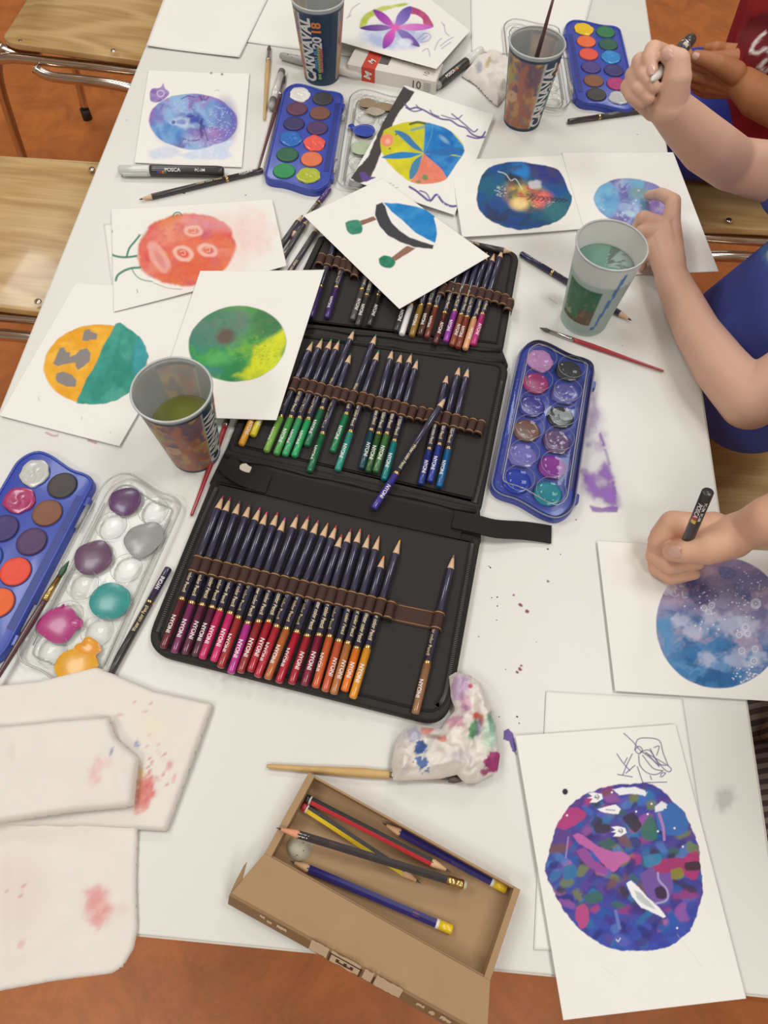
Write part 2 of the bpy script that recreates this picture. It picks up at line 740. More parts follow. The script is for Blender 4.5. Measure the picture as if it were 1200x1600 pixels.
def wood_material():
    m = mat('beech_plywood', (198, 162, 108), 0.36, 0.04, 10, coat=0.25)
    nt = m.node_tree
    b = nt.nodes['Principled BSDF']
    tc = nt.nodes.new('ShaderNodeTexCoord')
    mp = nt.nodes.new('ShaderNodeMapping')
    mp.inputs['Scale'].default_value = (1.6, 6.5, 1)
    nt.links.new(tc.outputs['Object'], mp.inputs[0])
    n1 = nt.nodes.new('ShaderNodeTexNoise')
    n1.inputs['Scale'].default_value = 1.4
    n1.inputs['Detail'].default_value = 1.5
    nt.links.new(mp.outputs[0], n1.inputs['Vector'])
    sn = nt.nodes.new('ShaderNodeMath')
    sn.operation = 'MULTIPLY'
    sn.inputs[1].default_value = 42
    nt.links.new(n1.outputs['Fac'], sn.inputs[0])
    s2 = nt.nodes.new('ShaderNodeMath')
    s2.operation = 'SINE'
    nt.links.new(sn.outputs[0], s2.inputs[0])
    n3 = nt.nodes.new('ShaderNodeTexNoise')
    n3.inputs['Scale'].default_value = 60
    mp3 = nt.nodes.new('ShaderNodeMapping')
    mp3.inputs['Scale'].default_value = (0.15, 3, 1)
    nt.links.new(tc.outputs['Object'], mp3.inputs[0])
    nt.links.new(mp3.outputs[0], n3.inputs['Vector'])
    ad = nt.nodes.new('ShaderNodeMath')
    ad.operation = 'MULTIPLY_ADD'
    ad.inputs[1].default_value = 0.28
    nt.links.new(s2.outputs[0], ad.inputs[0])
    nt.links.new(n3.outputs['Fac'], ad.inputs[2])
    rp = nt.nodes.new('ShaderNodeValToRGB')
    rp.color_ramp.elements[0].position = 0.1
    rp.color_ramp.elements[0].color = list(lin((178, 138, 84))) + [1]
    rp.color_ramp.elements[1].position = 0.85
    rp.color_ramp.elements[1].color = list(lin((205, 172, 118))) + [1]
    nt.links.new(ad.outputs[0], rp.inputs[0])
    nt.links.new(rp.outputs[0], b.inputs['Base Color'])
    return m


M_WOOD = wood_material()
M_DARK = mat('dark_rubber', (45, 40, 38), 0.6)


def chair(x, y, rz, label, group=None):
    """plywood school chair on bent steel tube; its own +x looks to the front"""
    c = thing('school_chair', label, 'chair', (x, y, 0), group, (0, 0, rz))
    pl = round_poly([(-0.2, -0.185), (0.2, -0.2), (0.2, 0.2), (-0.2, 0.185)], [0.06, 0.05, 0.05, 0.06], 8)
    s = part(c, 'seat', prism(pl, 0.428, 0.44, 0.003, zf=lambda a, b: -0.022 * max(0, a - 0.1) / 0.1 * max(0, a - 0.1) / 0.1 + 0.02 * (b / 0.2) ** 2 - 0.012), M_WOOD)
    sharp(s, 40)
    for sx, sy in ((-0.15, -1), (0.06, -1), (-0.15, 1), (0.06, 1)):
        part(c, 'seat_screw', lathe_at((sx, sy * 0.172, 0.44 + 0.02 * 0.74 - 0.0122), 0.0065, 0.0025), M_CHROME)
    bp = [(-0.232, t, 0) for t in (-0.19, 0.19)]
    V, F = prism(round_poly([(-0.19, -0.08), (0.19, -0.08), (0.19, 0.08), (-0.19, 0.08)], 0.05, 8), -0.006, 0.006, 0.003)
    V = [(-0.235 - 0.12 * b - 0.05 * ((a / 0.19) ** 2) * -1 + z, a, 0.73 + b) for a, b, z in V]
    sharp(part(c, 'backrest', (V, F), M_WOOD), 40)
    for s_ in (-1, 1):
        part(c, 'leg', tube(smooth_path([(-0.27, s_ * 0.2, 0.02), (-0.235, s_ * 0.2, 0.3), (-0.215, s_ * 0.195, 0.395), (-0.19, s_ * 0.19, 0.412), (-0.1, s_ * 0.185, 0.412), (0.12, s_ * 0.18, 0.408), (0.16, s_ * 0.165, 0.405)], 5), 0.011, 12), M_CHROME)
        part(c, 'leg', tube(smooth_path([(-0.12, s_ * 0.205, 0.405), (-0.08, s_ * 0.21, 0.394), (0.06, s_ * 0.21, 0.39), (0.13, s_ * 0.21, 0.37), (0.18, s_ * 0.215, 0.3), (0.26, s_ * 0.22, 0.02)], 5), 0.011, 12), M_CHROME)
        part(c, 'back_upright', tube(smooth_path([(-0.12, s_ * 0.165, 0.408), (-0.19, s_ * 0.165, 0.414), (-0.222, s_ * 0.165, 0.47), (-0.245, s_ * 0.165, 0.79)], 5), 0.010, 12), M_CHROME)
        for fx in (-0.27, 0.26):
            part(c, 'foot', tube([(fx, s_ * (0.2 if fx < 0 else 0.22), 0.0), (fx, s_ * (0.2 if fx < 0 else 0.22), 0.03)], 0.014, 12), M_DARK)
    return c


def lathe_at(p, r, h):
    V, F = lathe_z([(r, 0), (r * 0.85, h * 0.7), (r * 0.4, h), (0.0005, h)], 12)
    return [(a + p[0], b + p[1], c_ + p[2]) for a, b, c_ in V], F


chair(-0.705, 1.80, -0.04, 'plywood school chair on bent steel legs, farther of the two left chairs')
chair(-0.655, 1.07, 0.0, 'plywood school chair, nearer of the two left of the table')
chair(0.70, 1.41, math.pi, 'plywood school chair under the person in the red jersey')
chair(0.69, 0.70, math.pi, 'plywood school chair under the person in the navy T-shirt')
chair(0.72, 0.19, math.pi, 'plywood school chair under the person in striped clothes')

# ================================================================ paper and paintings
def p_purple_fish(c):
    m = c.ell(302, 190, 69, 43.5, 3, 1.0, 1.2, 18, 1)
    c.wash(m, [((96, 138, 205), .02), ((62, 76, 165), -.02), ((160, 116, 184), .0), ((150, 185, 222), 0.0), ((84, 66, 150), -.05)], 34, 2, 16, edge=.25, warp=20)
    c.wash(c.ell(268, 205, 22, 18, 0, 9), [((70, 140, 205), 0), ((110, 165, 220), 0)], 20, 4, 9, .6)
    c.wash(c.ell(352, 190, 18, 34, 0, 9), [((66, 66, 160), 0), ((92, 78, 170), 0)], 20, 5, 9, .6)
    c.wash(c.ell(325, 213, 30, 13, 0, 8), [((170, 112, 178), 0), ((150, 128, 190), 0)], 20, 1, 9, .6)
    c.put(c.ell(284, 192, 17, 8, 12, 3, 4, 8, 2), (205, 216, 232), .75)
    c.put(c.ell(284, 191, 7, 4, 0, 2, 2, 6), (80, 110, 185), .7)
    c.put(c.ell(271, 191, 3, 3, 0, .8), (50, 70, 130), .8)
    for q in ([(294, 183), (302, 181)], [(311, 150), (316, 157), (314, 150)], [(318, 150), (320, 157), (326, 151)], [(316, 186), (313, 200), (315, 212)], [(318, 198), (325, 220)], [(286, 217), (300, 220), (312, 218)], [(283, 155), (294, 150), (304, 152)]):
        c.put(c.line(q, 1.3), (48, 48, 100), .85)
    for i in range(9):
        c.put(c.ell(316 - 1.5 * (i % 3) + i * .2, 186 + i * 3.6, 2.2, 1.1, 30), (52, 46, 105), .8)
    c.dots(90, (345, 192, 24, 24), (214, 212, 236), (.4, .9), 1)
    c.dots(45, (318, 222, 34, 9), (222, 205, 232), (.4, .9), 2)
    c.dots(40, (288, 165, 26, 9), (220, 205, 235), (.4, .8), 3)
    c.put(c.line([(335, 165), (347, 172), (346, 184)], 2.2), (150, 180, 222), .6)
    c.wash(c.poly([(234, 146), (238, 139), (250, 137), (255, 130), (258, 138), (265, 145), (257, 155), (244, 160), (235, 157)], .9, .8, smooth=True), [((168, 148, 196), 0), ((134, 104, 172), 0)], 12, 3, 8)
    c.put(np.clip(c.ell(251, 146, 6.2, 5.6, 0, .7) - c.ell(251, 146, 4.6, 4, 0, .7), 0, 1), (214, 202, 228), .9)
    c.wash(c.ell(256, 239, 24, 10, -5, 2.5, 2, 10), [((206, 212, 228), 0), ((220, 222, 232), 0)], 10, 1)
    c.wash(c.poly([(277, 242), (300, 236), (330, 228), (365, 220), (356, 235), (362, 245), (330, 250), (290, 247)], 2, 2, 12, 1, True), [((204, 213, 232), 0), ((216, 222, 234), 0)], 10, 2)
    for x, y in ((330, 114), (347, 116)):
        c.put(c.ell(x, y, 1.8, 1.6), (78, 70, 92), .9)
    c.put(c.line([(336, 142), (340, 140.6), (343, 142)], .9), (150, 140, 150), .7)


def p_petals(c):
    cx, cy = 617, 43
    c.wash(c.ell(cx, cy + 12, 52, 22, 0, 5, 3, 12), [((176, 190, 222), 0), ((212, 216, 234), 0), ((150, 168, 214), 0)], 16, 2, 10, .8)
    c.wash(c.poly([(561, 43), (566, 28), (580, 16), (600, 10), (622, 6), (640, 6), (622, 11), (600, 17), (586, 24), (576, 31), (570, 42)], 1.5, 1.5, smooth=True), [((176, 192, 70), 0), ((206, 212, 130), -.05)], 12, 3)
    c.wash(c.poly([(642, 10), (660, 17), (671, 28), (677, 42), (662, 38), (660, 30), (650, 23), (641, 21)], 1, .6, smooth=True), [((172, 66, 116), 0), ((190, 90, 130), -.02)], 10, 1)
    for (ex, ey), w, cols in (((583, 15), 6, ((120, 50, 150), (200, 90, 190))), ((642, 10), 8, ((96, 70, 165), (150, 130, 200))), ((677, 42), 5, ((190, 100, 190), (224, 140, 200))), ((656, 73), 6, ((104, 64, 150), (140, 130, 196))), ((599, 76), 7, ((120, 60, 160), (228, 96, 190))), ((562, 44), 4.5, ((84, 50, 130), (150, 110, 180)))):
        dx, dy = ex - cx, ey - cy
        L = math.hypot(dx, dy)
        nx, ny = -dy / L, dx / L
        pts = [(cx, cy), (cx + dx * .35 + nx * w, cy + dy * .35 + ny * w), (cx + dx * .7 + nx * w, cy + dy * .7 + ny * w), (ex, ey), (cx + dx * .7 - nx * w, cy + dy * .7 - ny * w), (cx + dx * .35 - nx * w, cy + dy * .35 - ny * w)]
        m = c.poly(pts, .8, .3, smooth=True)
        t = np.clip(((c.x - cx) * dx + (c.y - cy) * dy) / (L * L), 0, 1)[:, None]
        colr = lin(cols[1]) * (1 - t) + lin(cols[0]) * t
        c.c = c.c * (1 - m[:, None]) + colr * m[:, None]
    c.put(c.ell(cx, cy, 7, 6, 0, 4), (226, 90, 176), .9)
    c.put(c.ell(633, 66, 11, 6, 0, 2), (226, 230, 240), .8)
    for q in ([(652, 62), (664, 52), (673, 56), (668, 64), (657, 66)], [(660, 62), (668, 56)], [(679, 78), (684, 66), (690, 60)], [(688, 72), (698, 64), (708, 58)], [(690, 76), (704, 66)], [(694, 38), (696, 50), (702, 56)], [(690, 35), (694, 40)], [(660, 80), (668, 76), (672, 88)], [(545, 26), (550, 14), (562, 5)], [(542, 28), (548, 24)]):
        c.put(c.line(q, 1.2), (128, 116, 164), .75)


def p_tree_ball(c):
    c.put(c.poly([(627, 133), (647, 144), (640, 156), (625, 172), (611, 200), (598, 232), (586, 262), (578, 280), (560, 287), (547, 279), (560, 262), (574, 246), (588, 214), (604, 178), (618, 150)], .9, 1.4, 8), (70, 66, 64))
    c.put(c.poly([(562, 270), (570, 268), (576, 276), (588, 277), (572, 284), (566, 282)], .8, 1), (98, 74, 142))
    b = c.poly([(600, 204), (622, 194), (650, 190), (678, 194), (704, 204), (722, 224), (725, 238), (716, 252), (705, 270), (690, 284), (664, 287), (640, 283), (614, 262), (598, 240), (594, 222)], 1, 1.4, 12, 1, True)
    c.wash(b, [((216, 206, 40), 0), ((196, 192, 46), -.03)], 24, 1)
    c.wash(b * c.poly([(664, 188), (684, 192), (706, 206), (724, 228), (731, 246), (700, 240), (662, 240)], .8, .6), [((32, 118, 190), 0), ((26, 100, 176), 0), ((60, 150, 206), -.03)], 20, 2)
    c.wash(b * c.poly([(662, 240), (700, 242), (728, 246), (716, 262), (700, 282), (684, 266)], .8, .5), [((34, 96, 178), 0), ((60, 140, 200), 0)], 16, 3)
    c.wash(b * c.poly([(662, 240), (690, 264), (702, 284), (664, 290), (642, 284), (650, 270)], .8, .6), [((224, 124, 100), 0), ((232, 140, 118), 0)], 14, 4)
    for pts, col in (([(662, 238), (650, 224), (634, 208), (616, 204), (630, 218), (646, 232)], (62, 122, 168)), ([(660, 240), (640, 238), (620, 238), (596, 246), (620, 248), (642, 246)], (46, 128, 192)), ([(660, 242), (656, 258), (650, 272), (641, 280), (640, 266), (648, 250)], (72, 132, 166)), ([(664, 238), (690, 232), (712, 230), (726, 236), (700, 243), (680, 242)], (46, 108, 172))):
        c.put(c.poly(pts, .8, .5, smooth=True), col)
    c.put(c.line([(664, 237), (674, 212), (676, 196)], 1.4), (90, 150, 190))
    c.put(c.ell(605, 219, 10, 10, 0, .8, 1), (236, 140, 110))
    c.put(c.ell(606, 221, 4, 4, 0, 1), (240, 190, 170), .7)
    for x, y in ((619, 210), (609, 232)):
        c.put(c.ell(x, y, 1.3, 1.3), (50, 50, 40))
    c.put(c.line([(641, 194), (652, 191), (664, 193)], 4), (96, 110, 42))
    c.put(c.line([(643, 203), (655, 200), (668, 196)], 4, 2), (90, 150, 176), .8)
    c.put(c.ell(694, 218, 9, 3, 40, 2), (150, 190, 214), .7)
    c.put(c.ell(664, 277, 5, 5, 0, 1.5, 2, 5), (96, 140, 90), .9)
    c.put(c.ell(654, 284, 4, 2.4), (96, 140, 90), .8)
    for q, w in (([(632, 162), (640, 170), (650, 168), (662, 172), (676, 180), (690, 186), (704, 188), (716, 196), (728, 200), (738, 210), (752, 214), (758, 206)], 2.6), ([(634, 168), (646, 174), (658, 172)], 2), ([(690, 180), (702, 184), (714, 186), (722, 180)], 1.6), ([(706, 178), (716, 186), (728, 196), (740, 206), (746, 202)], 2), ([(730, 212), (744, 216), (758, 214)], 2.4), ([(650, 164), (656, 170)], 1.6), ([(672, 172), (676, 178), (686, 182)], 1.6), ([(640, 292), (650, 298), (660, 306), (672, 314), (682, 304), (692, 316), (704, 322), (712, 322)], 3.4), ([(656, 298), (666, 302), (672, 312)], 2)):
        c.put(c.line(q, w), (98, 78, 140))
    for x, y in ((684, 306), (693, 318), (700, 322), (670, 315)):
        c.put(c.ell(x, y, 1, 1), (220, 214, 230))
    for q in ([(600, 288), (612, 286)], [(604, 292), (616, 289)], [(608, 295), (622, 293)]):
        c.put(c.line(q, .9), (150, 146, 142))


def p_dark_planet(c):
    m = c.poly([(752, 275), (765, 262), (790, 254), (815, 253), (845, 258), (872, 266), (888, 296), (893, 312), (882, 338), (855, 352), (820, 359), (790, 355), (760, 340), (746, 320), (746, 296)], 1, 1.6, 10, 2, True)
    c.wash(m, [((46, 72, 140), 0), ((36, 84, 150), 0), ((40, 96, 124), 0), ((50, 58, 84), -.02)], 30, 1, 14, edge=.2, warp=16)
    c.wash(m * c.ell(856, 272, 34, 15, 20, 8), [((44, 56, 132), 0), ((70, 70, 110), 0)], 16, 4)
    c.wash(m * c.ell(812, 268, 15, 14, 0, 5), [((42, 128, 200), 0), ((60, 70, 90), -.05)], 14, 2)
    c.put(m * c.poly([(797, 268), (812, 276), (818, 292), (808, 302), (796, 292), (790, 276)], 3, 3, 9), (48, 44, 46), .8)
    c.wash(m * c.ell(822, 306, 32, 20, 15, 9), [((196, 178, 96), 0), ((206, 150, 84), 0), ((186, 84, 84), 0), ((104, 112, 68), 0), ((70, 84, 80), 0)], 12, 3, 18)
    c.wash(m * c.ell(848, 312, 16, 13, 0, 6), [((226, 120, 104), 0), ((210, 90, 100), 0)], 10, 1)
    c.wash(m * c.ell(812, 318, 14, 10, 0, 5), [((228, 184, 96), 0), ((236, 210, 150), 0)], 10, 2)
    c.wash(m * c.ell(870, 330, 22, 20, 0, 8), [((60, 116, 128), 0), ((52, 104, 120), 0)], 14, 6)
    c.put(m * c.ell(835, 288, 10, 7, 10, 2, 3, 6), (206, 200, 205), .8)
    c.put(c.line([(778, 268), (790, 272), (798, 282), (806, 280), (816, 296)], 1.1), (226, 226, 226), .9)
    for i in range(9):
        c.put(c.line([(824 + i * 7, 304 + i * .8), (830 + i * 7, 308 + i * .7), (824 + i * 7, 312 + i * .5)], 1.6), (46, 42, 48), .9)
    c.put(c.line([(806, 306), (850, 310), (888, 313)], 1.0), (60, 50, 60), .8)
    c.dots(40, (783, 298, 10, 10), (208, 216, 200), (.4, .9), 4)
    c.dots(30, (846, 316, 20, 9), (240, 190, 170), (.4, .9), 5)


def p_lilac_planet(c):
    m = c.ell(990, 316, 62, 36.5, 8, 1, 1, 14, 1)
    c.wash(m, [((118, 172, 208), 0), ((142, 128, 182), 0), ((168, 182, 216), 0), ((104, 100, 168), -.01), ((136, 156, 176), -.02)], 22, 5, 18, edge=.25, warp=14)
    c.wash(m * c.ell(948, 312, 20, 24, 0, 7), [((92, 168, 212), 0), ((120, 190, 220), 0)], 14, 2, a=.7)
    c.wash(m * c.ell(998, 302, 14, 9, 0, 4), [((124, 156, 134), 0), ((130, 160, 170), 0)], 10, 2, a=.9)
    c.wash(m * c.ell(1030, 320, 20, 18, 0, 6), [((132, 100, 170), 0), ((176, 160, 208), 0)], 9, 3)
    c.dots(18, (985, 318, 50, 26), (226, 222, 236), (.8, 2.2), 6, .5)
    c.put(c.ell(985, 334, 8, 5, 20, 2), (190, 224, 226), .7)


def p_hat(c):
    c.wash(c.poly([(600, 317), (625, 318), (650, 323), (664, 327), (668, 322), (680, 326), (686, 334), (678, 340), (681, 352), (683, 366), (680, 380), (668, 374), (650, 364), (630, 346), (612, 330)], .9, .8, 9, 1), [((38, 134, 200), 0), ((28, 118, 188), 0), ((66, 152, 206), -.04)], 22, 3)
    c.put(c.poly([(588, 320), (597, 316), (602, 322), (606, 336), (612, 348), (624, 360), (640, 371), (660, 378), (678, 383), (676, 389), (664, 388), (648, 386), (628, 379), (606, 368), (592, 352), (586, 336)], .9, .6, 8, 2), (66, 66, 70))
    c.put(c.poly([(562, 345), (584, 338), (588, 343), (564, 353)], .8, .6), (142, 104, 86))
    c.put(c.poly([(612, 402), (636, 384), (650, 388), (634, 398), (618, 408)], .8, .6), (146, 106, 88))
    c.wash(c.poly([(539, 348), (546, 345), (560, 344), (566, 354), (564, 364), (550, 366), (542, 360)], .9, .8, smooth=True), [((44, 124, 96), 0), ((70, 142, 116), -.02)], 8, 2)
    c.wash(c.poly([(592, 404), (600, 399), (612, 402), (618, 410), (612, 418), (600, 418), (593, 412)], .9, .6, smooth=True), [((40, 120, 92), 0), ((60, 134, 106), -.02)], 8, 3)


def p_red_planet(c):
    h = c.ell(318, 392, 84, 62, -8, 16, 14, 30, 2)
    c.wash(h * (c.x > 250), [((238, 196, 186), 0), ((240, 214, 202), .02)], 26, 3, a=.55)
    c.wash(c.ell(392, 362, 38, 32, 30, 14, 16, 14, 4), [((240, 208, 198), 0), ((238, 200, 200), 0)], 16, 1, a=.6)
    m = c.ell(292, 389, 78, 56, -8, 2.4, 3.5, 16, 3)
    c.wash(m, [((226, 110, 84), 0), ((222, 92, 82), .0), ((232, 140, 116), -.02), ((206, 96, 116), -.04), ((226, 126, 76), -.02)], 30, 2, 16, edge=.12, warp=18)
    c.wash(m * c.ell(270, 364, 40, 16, -25, 10), [((234, 164, 140), 0), ((222, 120, 110), 0)], 14, 3, a=.7)
    c.wash(m * c.ell(330, 348, 36, 12, 10, 8), [((216, 150, 172), 0), ((226, 160, 160), 0)], 14, 3, a=.6)
    c.wash(m * c.ell(300, 424, 60, 20, -8, 10), [((222, 96, 60), 0), ((226, 124, 70), 0)], 14, 4, a=.6)
    for x, y, rx, ry, a in ((302, 361, 15, 9, 0), (286, 396, 17, 12, 20), (325, 391, 16, 10, 10)):
        r = np.clip(c.ell(x, y, rx, ry, a, 2, 1.5, 7) - c.ell(x, y, rx * .6, ry * .55, a, 2), 0, 1)
        c.put(r, (240, 196, 180), .85)
        c.put(c.line([(x - 4, y - 3), (x + 2, y - 4), (x + 3, y + 2), (x - 2, y + 2)], 1.5), (238, 190, 172), .8)
    c.put(np.clip(c.ell(248, 402, 27, 13, 60, 2.5, 2, 8), 0, 1), (236, 178, 164), .75)
    c.put(c.ell(250, 406, 16, 5, 60, 2), (214, 122, 122), .6)
    for q, w in (([(171, 395), (180, 400), (196, 402), (213, 400)], 3.4), ([(198, 401), (202, 388), (210, 378), (218, 368)], 3.2), ([(216, 366), (221, 367)], 1), ([(181, 438), (184, 430), (194, 423), (206, 419), (219, 418)], 3.6), ([(206, 420), (212, 430), (222, 437), (238, 440)], 1.5), ([(270, 338), (273, 333), (280, 332), (284, 336)], 2), ([(276, 336), (278, 335)], 1.6), ([(315, 442), (318, 448), (326, 448), (333, 443), (333, 436)], 2), ([(325, 443), (327, 441)], 1.6), ([(240, 442), (262, 450), (284, 452)], 1.2)):
        c.put(c.line(q, w), (70, 132, 106) if w > 1.3 else (172, 150, 140), .95)
    c.put(c.line([(166, 362), (172, 359), (176, 362), (170, 366)], .9), (90, 90, 90))
    c.put(c.line([(214, 452), (215, 457)], .9), (90, 90, 90))


def p_half_planet(c):
    m = c.ell(149, 569, 81, 61.5, -8, 1.1, 1.4, 16, 2)
    c.wash(m, [((236, 172, 50), 0), ((228, 158, 40), 0), ((240, 184, 70), -.02)], 26, 1, 12, edge=.15, warp=10)
    t = c.poly([(181, 506), (188, 504), (196, 510), (208, 518), (218, 526), (226, 540), (232, 556), (222, 588), (204, 612), (186, 624), (166, 630), (140, 632), (120, 630), (124, 616), (134, 596), (146, 574), (158, 548), (172, 522)], 1, 1.6, 9, 4)
    c.wash(t, [((60, 150, 132), 0), ((52, 138, 124), 0), ((84, 164, 146), -.02)], 26, 4, 12, warp=16, edge=.1)
    c.wash(t * c.ell(222, 556, 14, 34, 10, 4), [((56, 146, 156), 0), ((74, 160, 170), 0)], 12, 2, a=.8)
    for q in ([(205, 530), (208, 560), (196, 590), (180, 610)], [(190, 520), (180, 560), (160, 600)]):
        c.put(t * c.line(q, 5, 3), (44, 128, 118), .35)
    for pts in ([(132, 516), (140, 514), (142, 518), (152, 522), (151, 531), (140, 531), (137, 534), (128, 532), (129, 524)], [(94, 544), (100, 543), (104, 550), (110, 550), (109, 558), (118, 554), (126, 546), (136, 544), (141, 552), (140, 564), (132, 572), (122, 578), (118, 572), (119, 566), (106, 568), (90, 572), (83, 568), (88, 556)], [(88, 584), (98, 580), (112, 585), (120, 594), (118, 604), (104, 604), (90, 598), (86, 592)]):
        c.put(c.poly(pts, .8, .7), (140, 132, 128))
    for q in ([(106, 516), (124, 540)], [(140, 600), (130, 616)]):
        c.put(m * (1 - t) * c.line(q, 3, 2), (222, 146, 36), .5)
    for q in ([(60, 620), (61, 626)], [(128, 652), (127, 655)], [(172, 675), (173, 677)]):
        c.put(c.line(q, .9), (120, 110, 110), .7)


def p_green_planet(c):
    m = c.ell(371, 537, 76.5, 59, -6, 1, .8, 20, 2)
    c.wash(m, [((70, 156, 82), 0), ((52, 134, 78), 0), ((66, 132, 116), -.01), ((110, 170, 70), -.02)], 30, 1, 16, edge=.2, warp=22)
    c.wash(m * c.ell(350, 508, 48, 28, -10, 12), [((92, 130, 118), 0), ((64, 126, 92), 0), ((110, 124, 118), 0)], 22, 3, 14, a=.85, warp=14)
    c.wash(m * c.ell(420, 500, 24, 30, 30, 8), [((84, 122, 80), 0), ((60, 118, 78), 0)], 16, 3, 14, a=.8)
    c.wash(m * c.poly([(446, 510), (436, 522), (414, 532), (398, 544), (392, 566), (380, 580), (366, 586), (390, 596), (420, 588), (440, 562), (449, 535)], 5, 5, 14, 3), [((212, 216, 44), 0), ((190, 204, 50), 0), ((228, 228, 70), -.02)], 22, 2, 12, warp=12)
    c.put(m * c.ell(352, 526, 15, 12, 0, 6, 4, 8), (104, 84, 74), .9)
    c.put(m * c.ell(342, 560, 20, 10, 0, 6, 3, 10), (110, 190, 110), .5)
    g = np.random.default_rng(3)
    for _ in range(120):
        x, y = 408 + g.normal() * 14, 548 + g.normal() * 12
        c.put(m * c.ell(x, y, 1.3, .9, 0, .6), (150, 170, 50), .6)


def p_galaxy(c):
    m = c.ell(1126, 973, 100, 103, 25, 1, .7, 26, 2)
    t = np.clip((c.y - 880) / 180 - (c.x - 1030) / 900, 0, 1)
    c.wash(m, [((150, 130, 160), 0), ((186, 160, 180), 0), ((120, 116, 156), 0)], 34, 2, 14, edge=.2, warp=20)
    mb = m * sstep(.28, .5, t + .22 * (fbm(c.x, c.y, 36, 4) - .5))
    c.wash(mb, [((64, 122, 172), .0), ((92, 142, 186), 0), ((132, 146, 184), -.01), ((46, 96, 150), 0), ((166, 150, 172), -.03)], 30, 5, 18, edge=.08, warp=24)
    c.wash(m * c.ell(1160, 960, 60, 40, 30, 20), [((112, 112, 150), 0), ((142, 136, 166), 0), ((172, 160, 184), 0)], 18, 1, 16, a=.6, warp=16)
    c.wash(m * c.poly([(1070, 905), (1092, 902), (1108, 912), (1122, 930), (1106, 948), (1088, 948), (1074, 932)], 5, 6, 8, 2), [((88, 84, 124), 0), ((116, 104, 142), 0)], 9, 3, 16)
    for pts in ([(1123, 888), (1132, 885), (1146, 890), (1149, 898), (1140, 904), (1126, 900)], [(1146, 912), (1160, 916), (1172, 928), (1174, 940), (1162, 934), (1150, 924)]):
        q = c.poly(pts, 1, 1.2, 6, 1, True)
        c.wash(m * q, [((96, 100, 146), 0), ((124, 126, 166), 0)], 8, 2, edge=.5)
    c.put(m * c.ell(1123, 880, 5, 4, 0, 1), (182, 116, 136), .8)
    c.put(m * c.ell(1106, 892, 14, 8, 0, 5), (200, 166, 178), .7)
    g = np.random.default_rng(8)
    for _ in range(26):
        a = g.uniform(3.2, 6.4)
        x, y = 1040 + g.uniform(-8, 40), 918 + g.uniform(-8, 16)
        c.put(m * c.line([(x, y), (x + 7 * math.cos(a), y + 7 * math.sin(a))], .9), (236, 222, 226) if g.random() < .6 else (196, 124, 140), .85)
    c.put(m * c.ell(1046, 916, 12, 12, 0, 4), (224, 218, 222), .6)
    for x, y, r in ((1140, 975, 20), (1085, 985, 16), (1170, 980, 18), (1062, 968, 12), (1110, 965, 14), (1150, 1030, 16), (1105, 1030, 14), (1180, 1030, 16)):
        q = c.ell(x, y, r, r * .85, 0, r * .4, r * .5, 7, int(x) % 5)
        c.put(m * q, (206, 206, 224), .5)
    c.dots(46, (1128, 950, 60, 44), (240, 238, 244), (.5, 1.4), 4)
    c.dots(46, (1170, 920, 26, 40), (236, 234, 242), (.5, 1.2), 5)
    c.dots(36, (1168, 1055, 26, 16), (236, 236, 244), (.6, 1.5), 6)
    for x, y, r in ((1181, 943, 3.2), (1112, 946, 2.6), (1100, 950, 2.4), (1107, 956, 2), (1155, 992, 2.4), (1165, 980, 2.6), (1168, 990, 2.2), (1159, 1017, 2.8), (1178, 1033, 3), (1180, 1014, 2.4)):
        c.put(m * c.ell(x, y, r + 3, r + 3, 0, 2), (216, 218, 232), .6)
        c.put(m * c.ell(x, y, r, r), (74, 78, 108), .9)
        c.put(m * c.ell(x, y, r * .5, r * .5), (230, 232, 240), .9)
    c.put(m * np.clip(c.ell(1181, 943, 8, 8) - c.ell(1181, 943, 6.6, 6.6), 0, 1), (230, 230, 240), .8)


